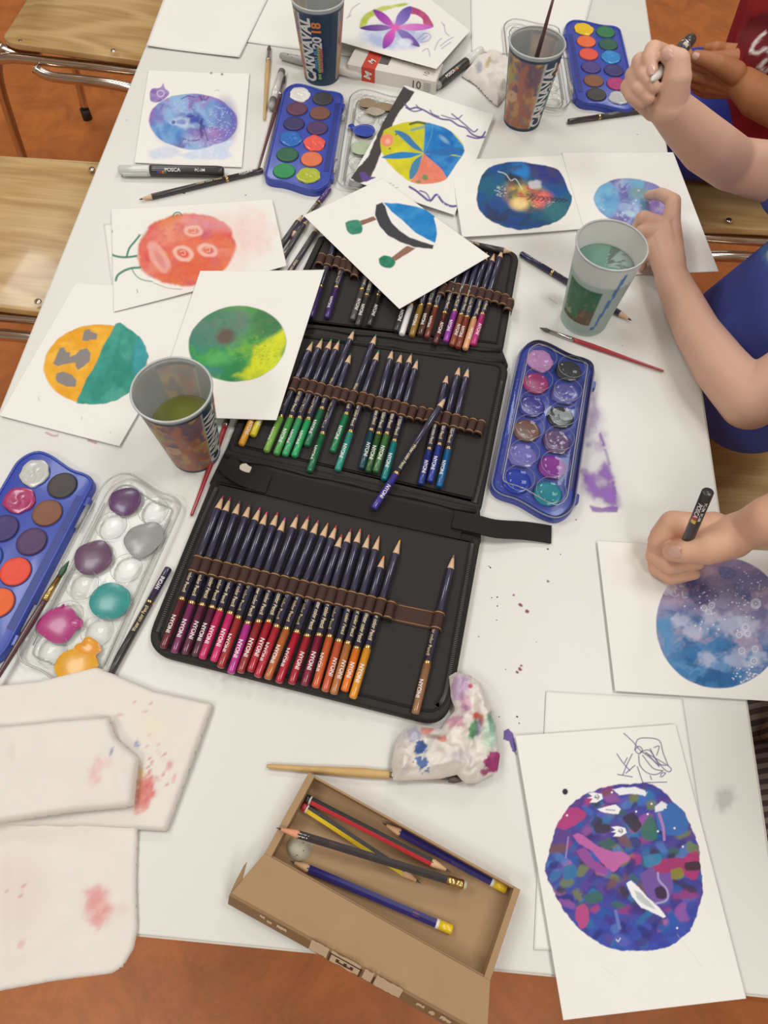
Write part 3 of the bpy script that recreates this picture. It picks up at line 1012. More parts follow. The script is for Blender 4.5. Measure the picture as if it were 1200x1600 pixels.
def p_patchwork(c):
    m = c.poly([(985, 1226), (1010, 1224), (1030, 1232), (1050, 1250), (1068, 1268), (1082, 1296), (1092, 1322), (1094, 1350), (1098, 1374), (1098, 1398), (1090, 1424), (1078, 1454), (1050, 1476), (1020, 1484), (985, 1486), (955, 1482), (925, 1466), (898, 1444), (876, 1414), (862, 1386), (852, 1362), (856, 1340), (862, 1312), (874, 1282), (894, 1256), (918, 1240), (950, 1228)], 1, 2, 9, 2, True)
    t = np.clip((c.y - 1230) / 250, 0, 1)
    c.wash(m, [((70, 66, 146), 0), ((96, 70, 140), 0), ((58, 84, 160), 0)], 22, 1, 14, edge=.1)
    c.wash(m * sstep(.55, 1, t + .2 * (fbm(c.x, c.y, 30, 2) - .5)), [((56, 66, 156), 0), ((66, 88, 178), 0)], 18, 3, 12, a=.85)
    g = np.random.default_rng(12)
    pal = [(72, 56, 132), (44, 92, 168), (96, 66, 146), (150, 60, 120), (176, 66, 120), (52, 112, 160), (60, 52, 110), (66, 104, 84), (120, 84, 74), (180, 110, 160), (60, 56, 66), (62, 80, 170), (120, 130, 68), (46, 52, 120), (150, 88, 160), (84, 122, 186), (72, 106, 182), (58, 120, 170), (96, 96, 176)]
    for k in range(230):
        q, a = math.sqrt(g.random()), g.random() * 6.283
        x, y = 975 + q * math.cos(a) * 116, 1355 + q * math.sin(a) * 124
        low = y > 1420
        col = pal[[1, 11, 13, 0, 11, 5][g.integers(6)]] if low and g.random() < .75 else pal[g.integers(len(pal))]
        rx, ry = g.uniform(7, 16), g.uniform(5, 9)
        c.put(m * c.ell(x, y, rx, ry, g.uniform(-60, 60), 2.4, 2.5, 7, k), col, .78)
    for pts, col in (([(895, 1305), (905, 1302), (920, 1312), (935, 1322), (955, 1330), (975, 1332), (985, 1342), (970, 1352), (958, 1362), (940, 1348), (925, 1330), (905, 1318)], (192, 104, 164)), ([(862, 1290), (875, 1270), (900, 1262), (916, 1274), (900, 1288), (880, 1296)], (178, 66, 120)), ([(900, 1330), (915, 1325), (930, 1345), (950, 1358), (940, 1366), (915, 1350)], (150, 80, 150)), ([(1000, 1366), (1030, 1352), (1050, 1366), (1048, 1400), (1024, 1410), (1006, 1388)], (118, 86, 156)), ([(1068, 1340), (1088, 1330), (1094, 1352), (1086, 1374), (1068, 1366)], (172, 56, 108)), ([(1018, 1346), (1066, 1340), (1070, 1356), (1030, 1364)], (164, 56, 104)), ([(972, 1278), (990, 1270), (1002, 1290), (990, 1300)], (62, 56, 66)), ([(1000, 1296), (1016, 1274), (1028, 1300), (1020, 1314), (1004, 1308)], (64, 112, 96)), ([(1024, 1258), (1060, 1256), (1076, 1290), (1060, 1306), (1030, 1296)], (64, 110, 176)), ([(880, 1354), (898, 1350), (900, 1370), (882, 1374)], (60, 116, 164)), ([(1004, 1338), (1030, 1334), (1032, 1348), (1010, 1354)], (60, 128, 168)), ([(1048, 1360), (1064, 1356), (1068, 1370), (1050, 1374)], (140, 128, 56)), ([(900, 1418), (916, 1414), (920, 1440), (908, 1452), (900, 1436)], (186, 76, 130)), ([(1070, 1348), (1092, 1346), (1094, 1358), (1072, 1360)], (58, 48, 56)), ([(1022, 1390), (1036, 1384), (1044, 1400), (1028, 1404)], (62, 46, 66)), ([(928, 1290), (950, 1288), (952, 1300), (932, 1302)], (70, 58, 74)), ([(912, 1400), (934, 1392), (942, 1406), (920, 1412)], (64, 104, 96))):
        c.put(m * c.poly(pts, 1.2, 1.4, 7, 3, True), col, .92)
    W = (238, 236, 236)
    c.put(c.poly([(957, 1233), (975, 1230), (995, 1230), (1012, 1238), (1008, 1244), (985, 1240), (968, 1242)], 1.2, 1.5, 6), W, .95)
    c.put(c.poly([(1024, 1260), (1034, 1252), (1042, 1258), (1036, 1266), (1024, 1268)], 1.4, 1.5, 6), W, .9)
    c.put(c.poly([(933, 1264), (946, 1261), (962, 1257), (970, 1264), (966, 1272), (952, 1271), (938, 1268)], .8, .8, 5), W)
    for x, y in ((930, 1246), (967, 1299)):
        c.put(c.poly([(x - 12, y - 7), (x - 2, y - 8), (x + 10, y - 5), (x + 12, y + 2), (x + 2, y + 8), (x - 9, y + 8), (x - 4, y + 2), (x - 12, y + 1), (x - 5, y - 2)], .8, .5), W)
        for q in ([(x, y - 3), (x + 2, y + 2)], [(x + 3, y - 4), (x + 6, y - 1), (x + 4, y + 3)], [(x - 1, y), (x + 5, y)]):
            c.put(c.line(q, 1.2), (60, 66, 70))
    c.put(c.line([(947, 1265), (961, 1266)], 1.4), (120, 124, 124))
    c.put(c.poly([(978, 1380), (986, 1376), (998, 1386), (1014, 1404), (1032, 1420), (1040, 1432), (1036, 1434), (1024, 1428), (1002, 1418), (988, 1402)], 1, 1, 6), W)
    c.put(c.poly([(990, 1390), (1000, 1394), (1014, 1408), (1026, 1422), (1010, 1416), (996, 1404)], 1.5, 1, 6), (176, 184, 184), .8)
    c.put(c.line([(1028, 1364), (1030, 1376), (1042, 1390), (1042, 1406), (1024, 1412)], 3.2), (176, 160, 204), .85)
    c.put(c.line([(888, 1308), (884, 1340)], 2.6), (160, 140, 190), .8)
    c.put(c.line([(1030, 1272), (1036, 1292), (1038, 1312)], 5, w2=4), (186, 128, 184), .85)
    c.put(c.line([(962, 1424), (968, 1450)], 5), (120, 132, 200), .7)
    c.put(c.line([(963, 1468), (966, 1471), (969, 1466)], 1.6), W, .8)
    for x, y in ((886, 1274), (956, 1238), (994, 1268), (1012, 1272), (1018, 1256), (1028, 1299), (1067, 1323), (1054, 1294), (1058, 1450), (1040, 1262)):
        c.put(c.ell(x, y, 1.6, 1.6, 0, .6), W)
    c.put(c.ell(883, 1237, 4.4, 4.8, 0, .8), (62, 48, 66))
    I = (84, 76, 122)
    for q in ([(975, 1146), (990, 1160), (1000, 1172), (1016, 1184), (1030, 1196)], [(992, 1172), (996, 1156), (1010, 1153), (1030, 1157), (1036, 1176), (1044, 1196)], [(992, 1172), (998, 1178), (1004, 1172), (998, 1166), (992, 1172)], [(1000, 1176), (1014, 1172), (1026, 1188), (1038, 1202), (1046, 1206), (1048, 1200), (1030, 1188), (1008, 1176)], [(998, 1180), (1000, 1196), (1012, 1208), (1026, 1210), (1036, 1204)], [(1004, 1180), (1020, 1200), (1034, 1204)], [(1010, 1176), (1030, 1198)], [(1016, 1170), (1028, 1192), (1040, 1196)], [(1022, 1168), (1030, 1166), (1026, 1180)], [(964, 1178), (972, 1190), (984, 1204)], [(988, 1178), (980, 1194), (973, 1211)], [(965, 1210), (988, 1214)], [(978, 1208), (992, 1196)], [(980, 1184), (976, 1192)], [(996, 1198), (1002, 1216), (1010, 1238)], [(1004, 1223), (1042, 1222)], [(1016, 1212), (1018, 1218)], [(1034, 1214), (1040, 1208), (1034, 1208), (1032, 1214)]):
        c.put(c.line(q, 1.5), I, .95)
    for q in ([(898, 1590), (900, 1592)], [(940, 1510), (962, 1526)], [(1058, 1460), (1098, 1512)]):
        c.put(c.line(q, 1), (206, 196, 190), .35)


# stacking order: heights in metres above the table top
sheet('paper_sheet', [(272, -45), (446, -58), (374, 90), (229, 72)], .0024, 'blank white sheet at the table corner beside the left chairs', curl=.002, seed=1, step=6)
sheet('paper_sheet', [(430, -60), (640, -40), (575, 92), (385, 66)], .0010, 'blank white sheet partly under the purple flower painting', curl=.001, seed=2, step=6)
sheet('paper_sheet', [(735, -40), (938, -40), (944, 22), (905, 90), (740, 80)][0:1] + [(936, -40), (900, 92), (737, 80)], .0008, 'blank white sheet behind the upright brush cup', curl=.001, seed=3, step=6)
sheet('painting', [(596, -62), (735, 48), (682, 108), (476, 50)], [.0060, .0085, .0285, .0225], 'watercolour of a six-petalled purple flower on white paper', 'painting', paint=p_petals, curl=.001, seed=4)
sheet('painting', [(232, 110), (390, 115), (378, 262), (210, 255)], .0016, 'blue and purple planet painting with a small white fish', 'painting', paint=p_purple_fish, curl=.0012, seed=5)
sheet('painting', [(632, 134), (772, 180), (710, 337), (547, 281)], [.0185, .006, .0035, .0168], 'painting of a yellow and blue ball beside a black tree trunk', 'painting', paint=p_tree_ball, curl=.0015, seed=6)
sheet('painting', [(703, 250), (878, 243), (912, 358), (722, 371)], [.0065, .0025, .0025, .0055], 'dark blue planet painting with a yellow and red glow', 'painting', paint=p_dark_planet, curl=.0015, seed=7)
sheet('painting', [(878, 238), (1052, 238), (1123, 424), (916, 432)], .0014, 'pale blue and lilac planet painting held by a hand', 'painting', paint=p_lilac_planet, seed=8)
sheet('paper_sheet', [(162, 350), (400, 336), (440, 420), (176, 456)], .0012, 'second white sheet sticking out under the red planet painting', 'paper', step=5, seed=9)
sheet('painting', [(118, 443), (327, 453), (187, 698), (0, 650)], .0020, 'orange and teal planet painting with grey patches', 'painting', paint=p_half_planet, curl=.0012, seed=10)
sheet('painting', [(174, 327), (425, 312), (448, 416), (178, 488)], [.003, .003, .0085, .0032], 'red planet painting with green legs and pink rings', 'painting', paint=p_red_planet, curl=.0015, seed=11)
sheet('painting', [(313, 424), (507, 422), (432, 657), (236, 650)], [.0085, .0225, .0225, .0045], 'green and yellow planet painting beside the left cup', 'painting', paint=p_green_planet, curl=.001, seed=12)
sheet('painting', [(474, 337), (597, 279), (765, 401), (624, 483)], [.0195, .0175, .0225, .0245], 'painting of a blue hat with two green feet', 'painting', paint=p_hat, curl=.001, seed=13)
sheet('paper_sheet', [(853, 1080), (1066, 1092), (1126, 1494), (834, 1484)], .0008, 'blank white sheet under the patchwork planet painting', step=6, curl=.001, seed=14)
sheet('painting', [(933, 845), (1226, 862), (1240, 1098), (961, 1080)], .0034, 'blue and mauve galaxy painting under a drawing hand', 'painting', paint=p_galaxy, curl=.0012, seed=15)
sheet('painting', [(805, 1150), (1055, 1132), (1165, 1560), (880, 1594)], [.0042, .0042, .0048, .0048], 'round patchwork painting in purple, pink and blue hanging over the table end', 'painting', paint=p_patchwork, step=1.2, curl=.0014, seed=16)

# ================================================================ pencil case
M_CASE = mat('black_case_cloth', (41, 37, 35), 0.62, 0.10, 90, bump=0.35, bs=900, spec=0.3)
M_CASE2 = mat('black_case_lining', (47, 43, 41), 0.72, 0.08, 60, bump=0.3, bs=1200, spec=0.25)
M_STRAP = mat('black_elastic_strap', (36, 33, 32), 0.7, 0.08, 120, bump=0.5, bs=1500, spec=0.2)
M_LOOP = mat('brown_elastic', (72, 50, 44), 0.75, 0.08, 200, bump=0.4, bs=1400, spec=0.2)
M_STITCH = mat('tan_stitching', (168, 130, 84), 0.7, 0.1, 300)
M_ZIP = mat('grey_zipper_teeth', (78, 74, 72), 0.45, 0.1, 200)
M_CREAM = mat('cream_scrap', (214, 200, 182), 0.7, 0.06, 200, bump=0.3, bs=500)
HC = 0.0090                                   # top of the case panels

case_o = P(500, 800, 0)
case = thing('pencil_case', 'large black fold-out pencil case with brown elastic loops, lying open', 'pencil case', (case_o.x, case_o.y, TZ))


def pxpoly(pts, h):
    return [(P(x, y, h).x - case_o.x, P(x, y, h).y - case_o.y) for x, y in pts]


panels = (
    ([(498, 368), (813, 392), (786, 548), (432, 506)], [.006, .022, .008, .006]),
    ([(428, 512), (797, 566), (752, 796), (352, 704)], [.006, .020, .006, .01]),
    ([(334, 742), (752, 838), (699, 1136), (222, 1016)], [.008, .008, .026, .028]),
)
for pts, rr in panels:
    q = round_poly(pxpoly(pts, HC), rr, 8)
    pn = part(case, 'panel', prism(q, 0.0, HC + .0012, .003), M_CASE)
    sharp(pn, 50)
    inn = inset(q, .0105)
    part(pn, 'lining', prism(inn, HC + .0010, HC + .0016, .0003), M_CASE2, smooth=False)
    ring = [Vector((a, b, HC + .0016)) for a, b in inset(q, .0088)]
    part(pn, 'piping', tube(ring + [ring[0]], .0011, 6, caps=False), M_STRAP)
# the two folds between the panels
for pts in ([(436, 503), (784, 543), (795, 572), (430, 520)], [(356, 695), (750, 788), (752, 848), (326, 756)]):
    q = round_poly(pxpoly(pts, .008), .003, 3)
    sharp(part(case, 'fold', prism(q, 0.0, .0088, .002, zf=lambda a, b: .0), M_CASE), 50)
# ridges of cloth along the folds
for a, b, r in (((440, 506), (782, 549), .0028), ((436, 518), (788, 566), .0030), ((352, 712), (744, 800), .0028)):
    pa = [P(a[0] + (b[0] - a[0]) * t / 12, a[1] + (b[1] - a[1]) * t / 12 + 1.5 * math.sin(t * 1.9), .0095) for t in range(13)]
    part(case, 'fold_ridge', tube(pa, [r * (.8 + .3 * math.sin(t * 2.3)) for t in range(13)], 8), M_CASE, world=True)


def strip(pxs, h, w, th, bow=None):
    """flat band along a path seen in the photograph"""
    C = [P(x, y, h if not isinstance(h, (list, tuple)) else h[i]) for i, (x, y) in enumerate(pxs)]
    C = smooth_path(C, 4)
    V, F = [], []
    n = len(C)
    for i, p in enumerate(C):
        t = (C[min(i + 1, n - 1)] - C[max(i - 1, 0)]).normalized()
        s = Vector((0, 0, 1)).cross(t).normalized()
        for a, b in ((-1, 0), (1, 0), (1, 1), (-1, 1)):
            V.append(p + s * (a * w / 2) + Vector((0, 0, b * th)))
    for i in range(n - 1):
        for k in range(4):
            k2 = (k + 1) % 4
            F.append((i * 4 + k, (i + 1) * 4 + k, (i + 1) * 4 + k2, i * 4 + k2))
    F.append((0, 1, 2, 3))
    F.append(tuple(4 * (n - 1) + k for k in (3, 2, 1, 0)))
    return V, F


part(case, 'strap', strip([(392, 748), (480, 770), (600, 798), (722, 824)], [.0112, .0112, .0112, .0112], .029, .0016), M_STRAP, smooth=False, world=True)
part(case, 'strap', strip([(708, 812), (745, 820), (775, 827), (820, 830), (861, 836)], [.0132, .0134, .010, .004, .0015], .0205, .0022), M_STRAP, smooth=False, world=True)
part(case, 'strap', strip([(352, 722), (372, 740), (400, 752), (420, 757)], [.0112, .012, .0128, .0132], .022, .0012), M_STRAP, smooth=False, world=True)
cs = [P(x, y, .0145) for x, y in crop(300, 700, 5.4545, [(405, 150), (425, 132), (462, 128), (485, 150), (508, 160), (500, 185), (488, 208), (455, 202), (425, 190), (405, 175)])]
part(case, 'cream_tag', prism([(v.x, v.y) for v in cs], TZ + .0132, TZ + .0142, .0003), M_CREAM, smooth=False, world=True)
# zippers along the right-hand side of the two nearer panels and the left side of the nearest
for pxs in ([(738, 850), (726, 920), (712, 1000), (696, 1082), (682, 1104)], [(784, 596), (770, 660), (756, 730), (742, 786)], [(338, 762), (316, 812), (280, 900), (246, 988)]):
    part(case, 'zipper_tape', strip(pxs, .0104, .0085, .0006), M_STRAP, smooth=False, world=True)
    C = smooth_path([P(x, y, .0112) for x, y in pxs], 30)
    vf = []
    for i in range(0, len(C) - 1, 1):
        t = (C[i + 1] - C[i]).normalized()
        s = Vector((-t.y, t.x, 0))
        p = C[i]
        b0 = box(0, 0, 0, .0007, .0032, .0008)
        vf.append(([p + t * v[0] + s * v[1] + Vector((0, 0, v[2])) for v in b0[0]], b0[1]))
    z = part(case, 'zipper_teeth', join(*vf), M_ZIP, smooth=False, world=True)
    z['kind'] = 'stuff'


def loop_mesh():
    """one elastic loop: an arch over the pencil with a stitch line near each edge"""
    prof = [(-.0056, 0.0), (-.0050, .0028)] + [(.0049 * -math.cos(math.pi * k / 8), .0044 + .0049 * math.sin(math.pi * k / 8)) for k in range(9)] + [(.0050, .0028), (.0056, 0.0)]
    xs = [-.0098, -.0083, -.0074, 0, .0074, .0083, .0098]
    V, F, M = [], [], []
    n = len(prof)
    for x in xs:
        for y, z in prof:
            k = 1 + (.05 if abs(abs(x) - .00785) < .0008 else 0)
            V.append((x, y * k, z * k))
    for i in range(len(xs) - 1):
        for k in range(n - 1):
            F.append((i * n + k, (i + 1) * n + k, (i + 1) * n + k + 1, i * n + k + 1))
            M.append(1 if i in (1, 4) else 0)
    m0 = len(V)
    for x in (xs[0], xs[-1]):                 # thickness at both rims
        for y, z in prof:
            V.append((x * .99, y * .9, z * .9))
    for e, i in ((0, 0), (1, len(xs) - 1)):
        for k in range(n - 1):
            F.append((i * n + k, i * n + k + 1, m0 + e * n + k + 1, m0 + e * n + k))
            M.append(0)
    return mesh_of('elastic_loop', V, F, [M_LOOP, M_STITCH], True, M)


LOOP = loop_mesh()


def loop(px, py, dirpx, wide=1.0):
    p = P(px, py, HC + .006)
    o = obj('elastic_loop', LOOP, case, (p.x - case_o.x, p.y - case_o.y, HC + .0012))
    a = P(px, py, HC)
    b = P(px + dirpx[0], py + dirpx[1], HC)
    d = b - a
    o.rotation_euler = (0, 0, math.atan2(d.y, d.x))
    o.scale = (1, wide, 1)


# ================================================================ pencils
PL = 0.170
PR = 0.0038
M_NAVY = mat('navy_pencil_lacquer', (43, 42, 66), 0.3, 0.05, 60, coat=0.5)
M_GOLD = mat('gold_foil', (196, 168, 112), 0.25, 0.05, 100, metal=1.0)
M_CEDAR = mat('sharpened_cedar', (226, 188, 152), 0.7, 0.08, 250)
M_WHITEINK = mat('white_print', (232, 226, 222), 0.5, 0.02, 50)
M_GOLDINK = mat('gold_print', (198, 182, 142), 0.4, 0.05, 50, metal=0.4)


def curved_text(s, size, x0, flip=True, bold=.02, r=PR + .00006, squeeze=1.0):
    """lettering lying on the upper side of a barrel"""
    V, F = text_mesh(s, size, bold, .0011)
    out = []
    for x, y, z in V:
        a = y / r
        out.append((x0 - x * squeeze, -r * math.sin(a), r * math.cos(a)))
    return out, F


ME_BARREL = mesh_of('barrel', *lathe_x([(.0525, PR), (.1520, PR), (.1530, PR * .97)], 16, PR), M_NAVY)
ME_COLLAR = mesh_of('collar', *lathe_x([(.0490, PR * 1.02), (.0495, PR * 1.06), (.0520, PR * 1.06), (.0525, PR * 1.02)], 16, PR), M_GOLD)
ME_END = mesh_of('dipped_end', *lathe_x([(0, .0012), (.0002, .0024), (.0008, .0033), (.0018, PR * .99), (.003, PR), (.049, PR)], 16, PR), M_NAVY)
ME_WOOD = mesh_of('sharpened_wood', *lathe_x([(.1528, PR * .985), (.1535, PR * .93), (.1655, .00135)], 14, PR), M_CEDAR)
ME_LEAD = mesh_of('lead', *lathe_x([(.1653, .0014), (.1690, .0006), (.1700, .00012)], 10, PR), M_NAVY)
ME_NAME = mesh_of('lettering', *curved_text('NYONI', .0060, .024, squeeze=.95), M_WHITEINK, smooth=False)
ME_GOLDTXT = mesh_of('gold_lettering', *curved_text('Water color Pencil', .0056, .075, squeeze=.82), M_GOLDINK, smooth=False)
ROLL = random.Random(11)


def nyoni(end, tip, rgb, label, h=HC + .0016, h2=None, fixed=False, group=None, lead=None, name=True, body=None):
    """coloured pencil from its dipped end to its tip, both as seen in the photograph; h: height of what it lies on"""
    h2 = h if h2 is None else h2
    A, B = P(end[0], end[1], h + PR), P(tip[0], tip[1], h2 + PR)
    L = (B - A).length
    if fixed:
        B = A + (B - A).normalized() * PL
        L = PL
    t = thing('coloured_pencil', label, 'pencil', (0, 0, 0), group)
    z = frame_x(t, A, B)
    t.location = A - z * PR
    t.scale = (L / PL, 1, 1)
    cm = gloss_paint(rgb, .3, .5)
    o = obj('barrel', ME_BARREL, t)
    if body:
        o.material_slots[0].link = 'OBJECT'
        o.material_slots[0].material = gloss_paint(body, .35, .3)
    obj('collar', ME_COLLAR, t)
    for nm, me, m in (('dipped_end', ME_END, cm), ('lead', ME_LEAD, gloss_paint(lead or rgb, .6, 0))):
        o = obj(nm, me, t)
        o.material_slots[0].link = 'OBJECT'
        o.material_slots[0].material = m
    obj('sharpened_wood', ME_WOOD, t)
    turn = ROLL.uniform(-.75, .45)
    for nm, me in (('lettering', ME_NAME), ('gold_lettering', ME_GOLDTXT)):
        if name or me is ME_GOLDTXT:
            obj(nm, me, t, (0, 0, PR)).rotation_euler = (turn, 0, 0)
    return t


ORD = ['first', 'second', 'third', 'fourth', 'fifth', 'sixth', 'seventh', 'eighth', 'ninth', 'tenth', 'eleventh', 'twelfth', 'thirteenth', 'fourteenth', 'fifteenth', 'sixteenth', 'seventeenth', 'eighteenth', 'nineteenth', 'twentieth', 'twenty-first']

# nearest panel: ends and tips in two enlarged crops
A_ = lambda *p: crop(200, 750, 3, [p])[0]
B_ = lambda *p: crop(400, 750, 3, [p])[0]
near = [
    (A_(163, 790), A_(447, 72), (104, 36, 50), 'dark maroon'), (A_(215, 812), A_(480, 82), (124, 44, 92), 'plum'),
    (A_(265, 818), A_(525, 97), (98, 36, 66), 'dark plum'), (A_(312, 828), A_(573, 112), (82, 32, 58), 'blackish plum'),
    (A_(345, 840), A_(620, 127), (196, 40, 98), 'hot pink'), (A_(400, 852), A_(652, 148), (208, 46, 108), 'bright pink'),
    (A_(432, 882), A_(703, 150), (160, 48, 48), 'brick red'), (A_(480, 908), A_(737, 175), (184, 52, 140), 'magenta'),
    (A_(525, 905), A_(797, 160), (150, 46, 48), 'brownish red'), (A_(572, 900), A_(848, 168), (172, 34, 50), 'red'),
    (A_(605, 925), A_(893, 187), (178, 40, 56), 'warm red'), (A_(652, 935), A_(938, 200), (186, 100, 52), 'orange brown'),
    (A_(705, 952), A_(978, 210), (176, 24, 48), 'crimson'), (A_(765, 958), A_(1003, 253), (164, 34, 46), 'deep red'),
    (A_(825, 965), A_(1045, 228), (128, 28, 58), 'dark crimson'), (A_(877, 975), A_(1090, 228), (200, 92, 48), 'rust orange'),
    (A_(922, 993), A_(1130, 255), (196, 86, 54), 'terracotta'), (A_(962, 1005), A_(1178, 262), (178, 112, 60), 'ochre brown'),
    (A_(1013, 992), B_(600, 355), (226, 118, 36), 'orange'), (A_(1052, 1025), B_(675, 280), (222, 148, 40), 'amber'),
]
for i, (e, t, c, nm) in enumerate(near):
    nyoni(e, t, c, '%s ended pencil, %s in the nearest case panel' % (nm, ORD[i] + ' from the left'), group='pencils in the nearest panel', lead={0: (170, 50, 80), 1: (176, 50, 90)}.get(i, tuple(min(255, int(v * 1.1 + 14)) for v in c)))
    # its loop sits where the brown band crosses it
e21, t21 = B_(745, 1098), B_(928, 350)
nyoni(e21, t21, (150, 106, 72), 'brown ended pencil alone beside the zipper of the nearest case panel', group='pencils in the nearest panel')


def band_cross(e, t, a, b):
    """point where the pencil crosses the band from a to b"""
    d1 = (t[0] - e[0], t[1] - e[1])
    d2 = (b[0] - a[0], b[1] - a[1])
    k = ((a[0] - e[0]) * d2[1] - (a[1] - e[1]) * d2[0]) / (d1[0] * d2[1] - d1[1] * d2[0])
    return (e[0] + d1[0] * k, e[1] + d1[1] * k)


ba, bb = A_(310, 395), B_(655, 615)
for e, t, c, nm in near:
    x, y = band_cross(e, t, ba, bb)
    loop(x, y, (t[0] - e[0], t[1] - e[1]))
x, y = B_(627, 612)
loop(x, y, (66, -236), .9)
part(case, 'flat_elastic', strip([B_(648, 618), B_(740, 640), B_(835, 657)], HC + .0018, .0196, .0010), M_LOOP, smooth=False, world=True)
for dx in (-.0078, .0078):
    q0, q1 = P(*B_(648, 618), HC + .003), P(*B_(835, 657), HC + .003)
    s = Vector((-(q1 - q0).y, (q1 - q0).x, 0)).normalized() * dx
    part(case, 'stitching', tube([q0 + s, q1 + s], .0004, 5), M_STITCH, world=True)
x, y = band_cross(e21, t21, B_(740, 640), B_(900, 670))
loop(x, y, (t21[0] - e21[0], t21[1] - e21[1]))

# middle panel
A_ = lambda *p: crop(350, 500, 4.8, [p])[0]
B_ = lambda *p: crop(550, 520, 4.8, [p])[0]
mid = [
    (A_(315, 990), A_(665, 162), A_(525, 490), (122, 174, 76), 'light green'), (A_(390, 1012), A_(738, 138), A_(588, 495), (76, 158, 80), 'leaf green'),
    (A_(455, 1020), A_(808, 142), A_(650, 510), (58, 160, 106), 'sea green'), (A_(525, 1028), A_(866, 150), A_(715, 530), (40, 164, 96), 'emerald green'),
    (A_(620, 948), A_(977, 72), A_(777, 545), (32, 108, 72), 'pine green'), (A_(640, 1142), A_(952, 248), A_(845, 560), (22, 104, 66), 'dark emerald'),
    (A_(812, 992), A_(1142, 106), A_(963, 590), (28, 124, 80), 'bottle green'), (A_(850, 1132), A_(1162, 226), A_(1028, 600), (44, 146, 128), 'turquoise'),
    (B_(70, 1022), B_(305, 122), B_(195, 540), (20, 68, 78), 'dark teal'), (B_(118, 1047), B_(373, 150), B_(260, 555), (44, 84, 46), 'dark olive green'),
    (B_(175, 1047), B_(448, 152), B_(320, 565), (66, 114, 66), 'moss green'), (B_(238, 1107), B_(493, 195), B_(385, 585), (0, 120, 124), 'teal'),
    (B_(513, 1142), B_(717, 308), B_(645, 645), (36, 50, 122), 'navy blue'), (B_(583, 1122), B_(808, 246), B_(705, 655), (42, 58, 146), 'royal blue'),
    (B_(652, 1160), B_(874, 258), B_(768, 670), (6, 92, 150), 'bright blue'),
]
for i, (e, t, l, c, nm) in enumerate(mid):
    nyoni(e, t, c, '%s ended pencil in the middle case panel' % nm, group='pencils in the middle panel')
    x, y = band_cross(e, t, (l[0] - 10, l[1] - 2.6), (l[0] + 10, l[1] + 2.6))
    loop(x, y, (t[0] - e[0], t[1] - e[1]))
for q in (A_(900, 575), A_(1090, 618), B_(447, 606), B_(515, 616), B_(577, 628), B_(830, 688), B_(895, 702), B_(958, 715)):
    loop(q[0], q[1], (70, -190), .92)
for (e, c, nm, tx) in ((A_(128, 940), (222, 156, 38), 'amber', None), (A_(214, 872), (212, 198, 44), 'yellow', None)):
    nyoni(e, (e[0] + 73, e[1] - 170), c, '%s ended pencil half hidden under the green planet painting' % nm, group='pencils in the middle panel')
nyoni(B_(160, 1322), B_(706, 482), (60, 52, 142), 'violet blue pencil lying loose across the middle row of the case', h=HC + .0046, h2=HC + .0112)

# far panel
A_ = lambda *p: crop(600, 370, 5, [p])[0]
B_ = lambda *p: crop(470, 370, 6.6667, [p])[0]
far = [
    (A_(92, 742), (46, 43, 44), 'black', False), (A_(137, 768), (232, 230, 228), 'white', True), (A_(215, 778), (150, 116, 52), 'ochre', True),
    (A_(280, 772), (78, 52, 44), 'dark brown', True), (A_(332, 792), (118, 56, 44), 'chestnut brown', True), (A_(400, 838), (88, 38, 38), 'dark maroon', True),
    (A_(480, 822), (150, 54, 158), 'purple', True), (A_(530, 852), (140, 72, 52), 'light brown', True), (A_(575, 870), (132, 56, 46), 'reddish brown', True),
    (A_(632, 880), (228, 166, 118), 'peach', True), (A_(695, 848), (184, 46, 120), 'raspberry pink', True),
]
for e, c, nm, lp in far:
    t = (e[0] + 46, e[1] - 150)
    nyoni(e, t, c, '%s ended pencil in the far case panel, right of the hat painting' % nm, group='pencils in the far panel', name=nm != 'white', lead=(200, 140, 130) if nm in ('peach', 'raspberry pink', 'reddish brown') else None)
for i, q in enumerate([(455, 420), (515, 408), (570, 422), (635, 432), (695, 443), (755, 455), (815, 470), (875, 486), (937, 504), (975, 540)]):
    q = A_(*q)
    loop(q[0], q[1], (46, -150))
farl = [((104, 842), (66, 46, 108), 'deep violet'), ((268, 852), (62, 42, 104), 'violet'), ((535, 872), (84, 81, 82), 'grey'), ((588, 932), (62, 59, 60), 'charcoal'), ((708, 932), (46, 43, 44), 'soot black')]
for e, c, nm in farl:
    e = B_(*e)
    nyoni(e, (e[0] + 48, e[1] - 150), c, '%s ended pencil in the far case panel, left of the hat painting' % nm, group='pencils in the far panel')
for q in ((205, 245), (290, 262), (375, 280), (440, 308), (500, 328), (572, 372)):
    q = B_(*q)
    loop(q[0], q[1], (48, -150))

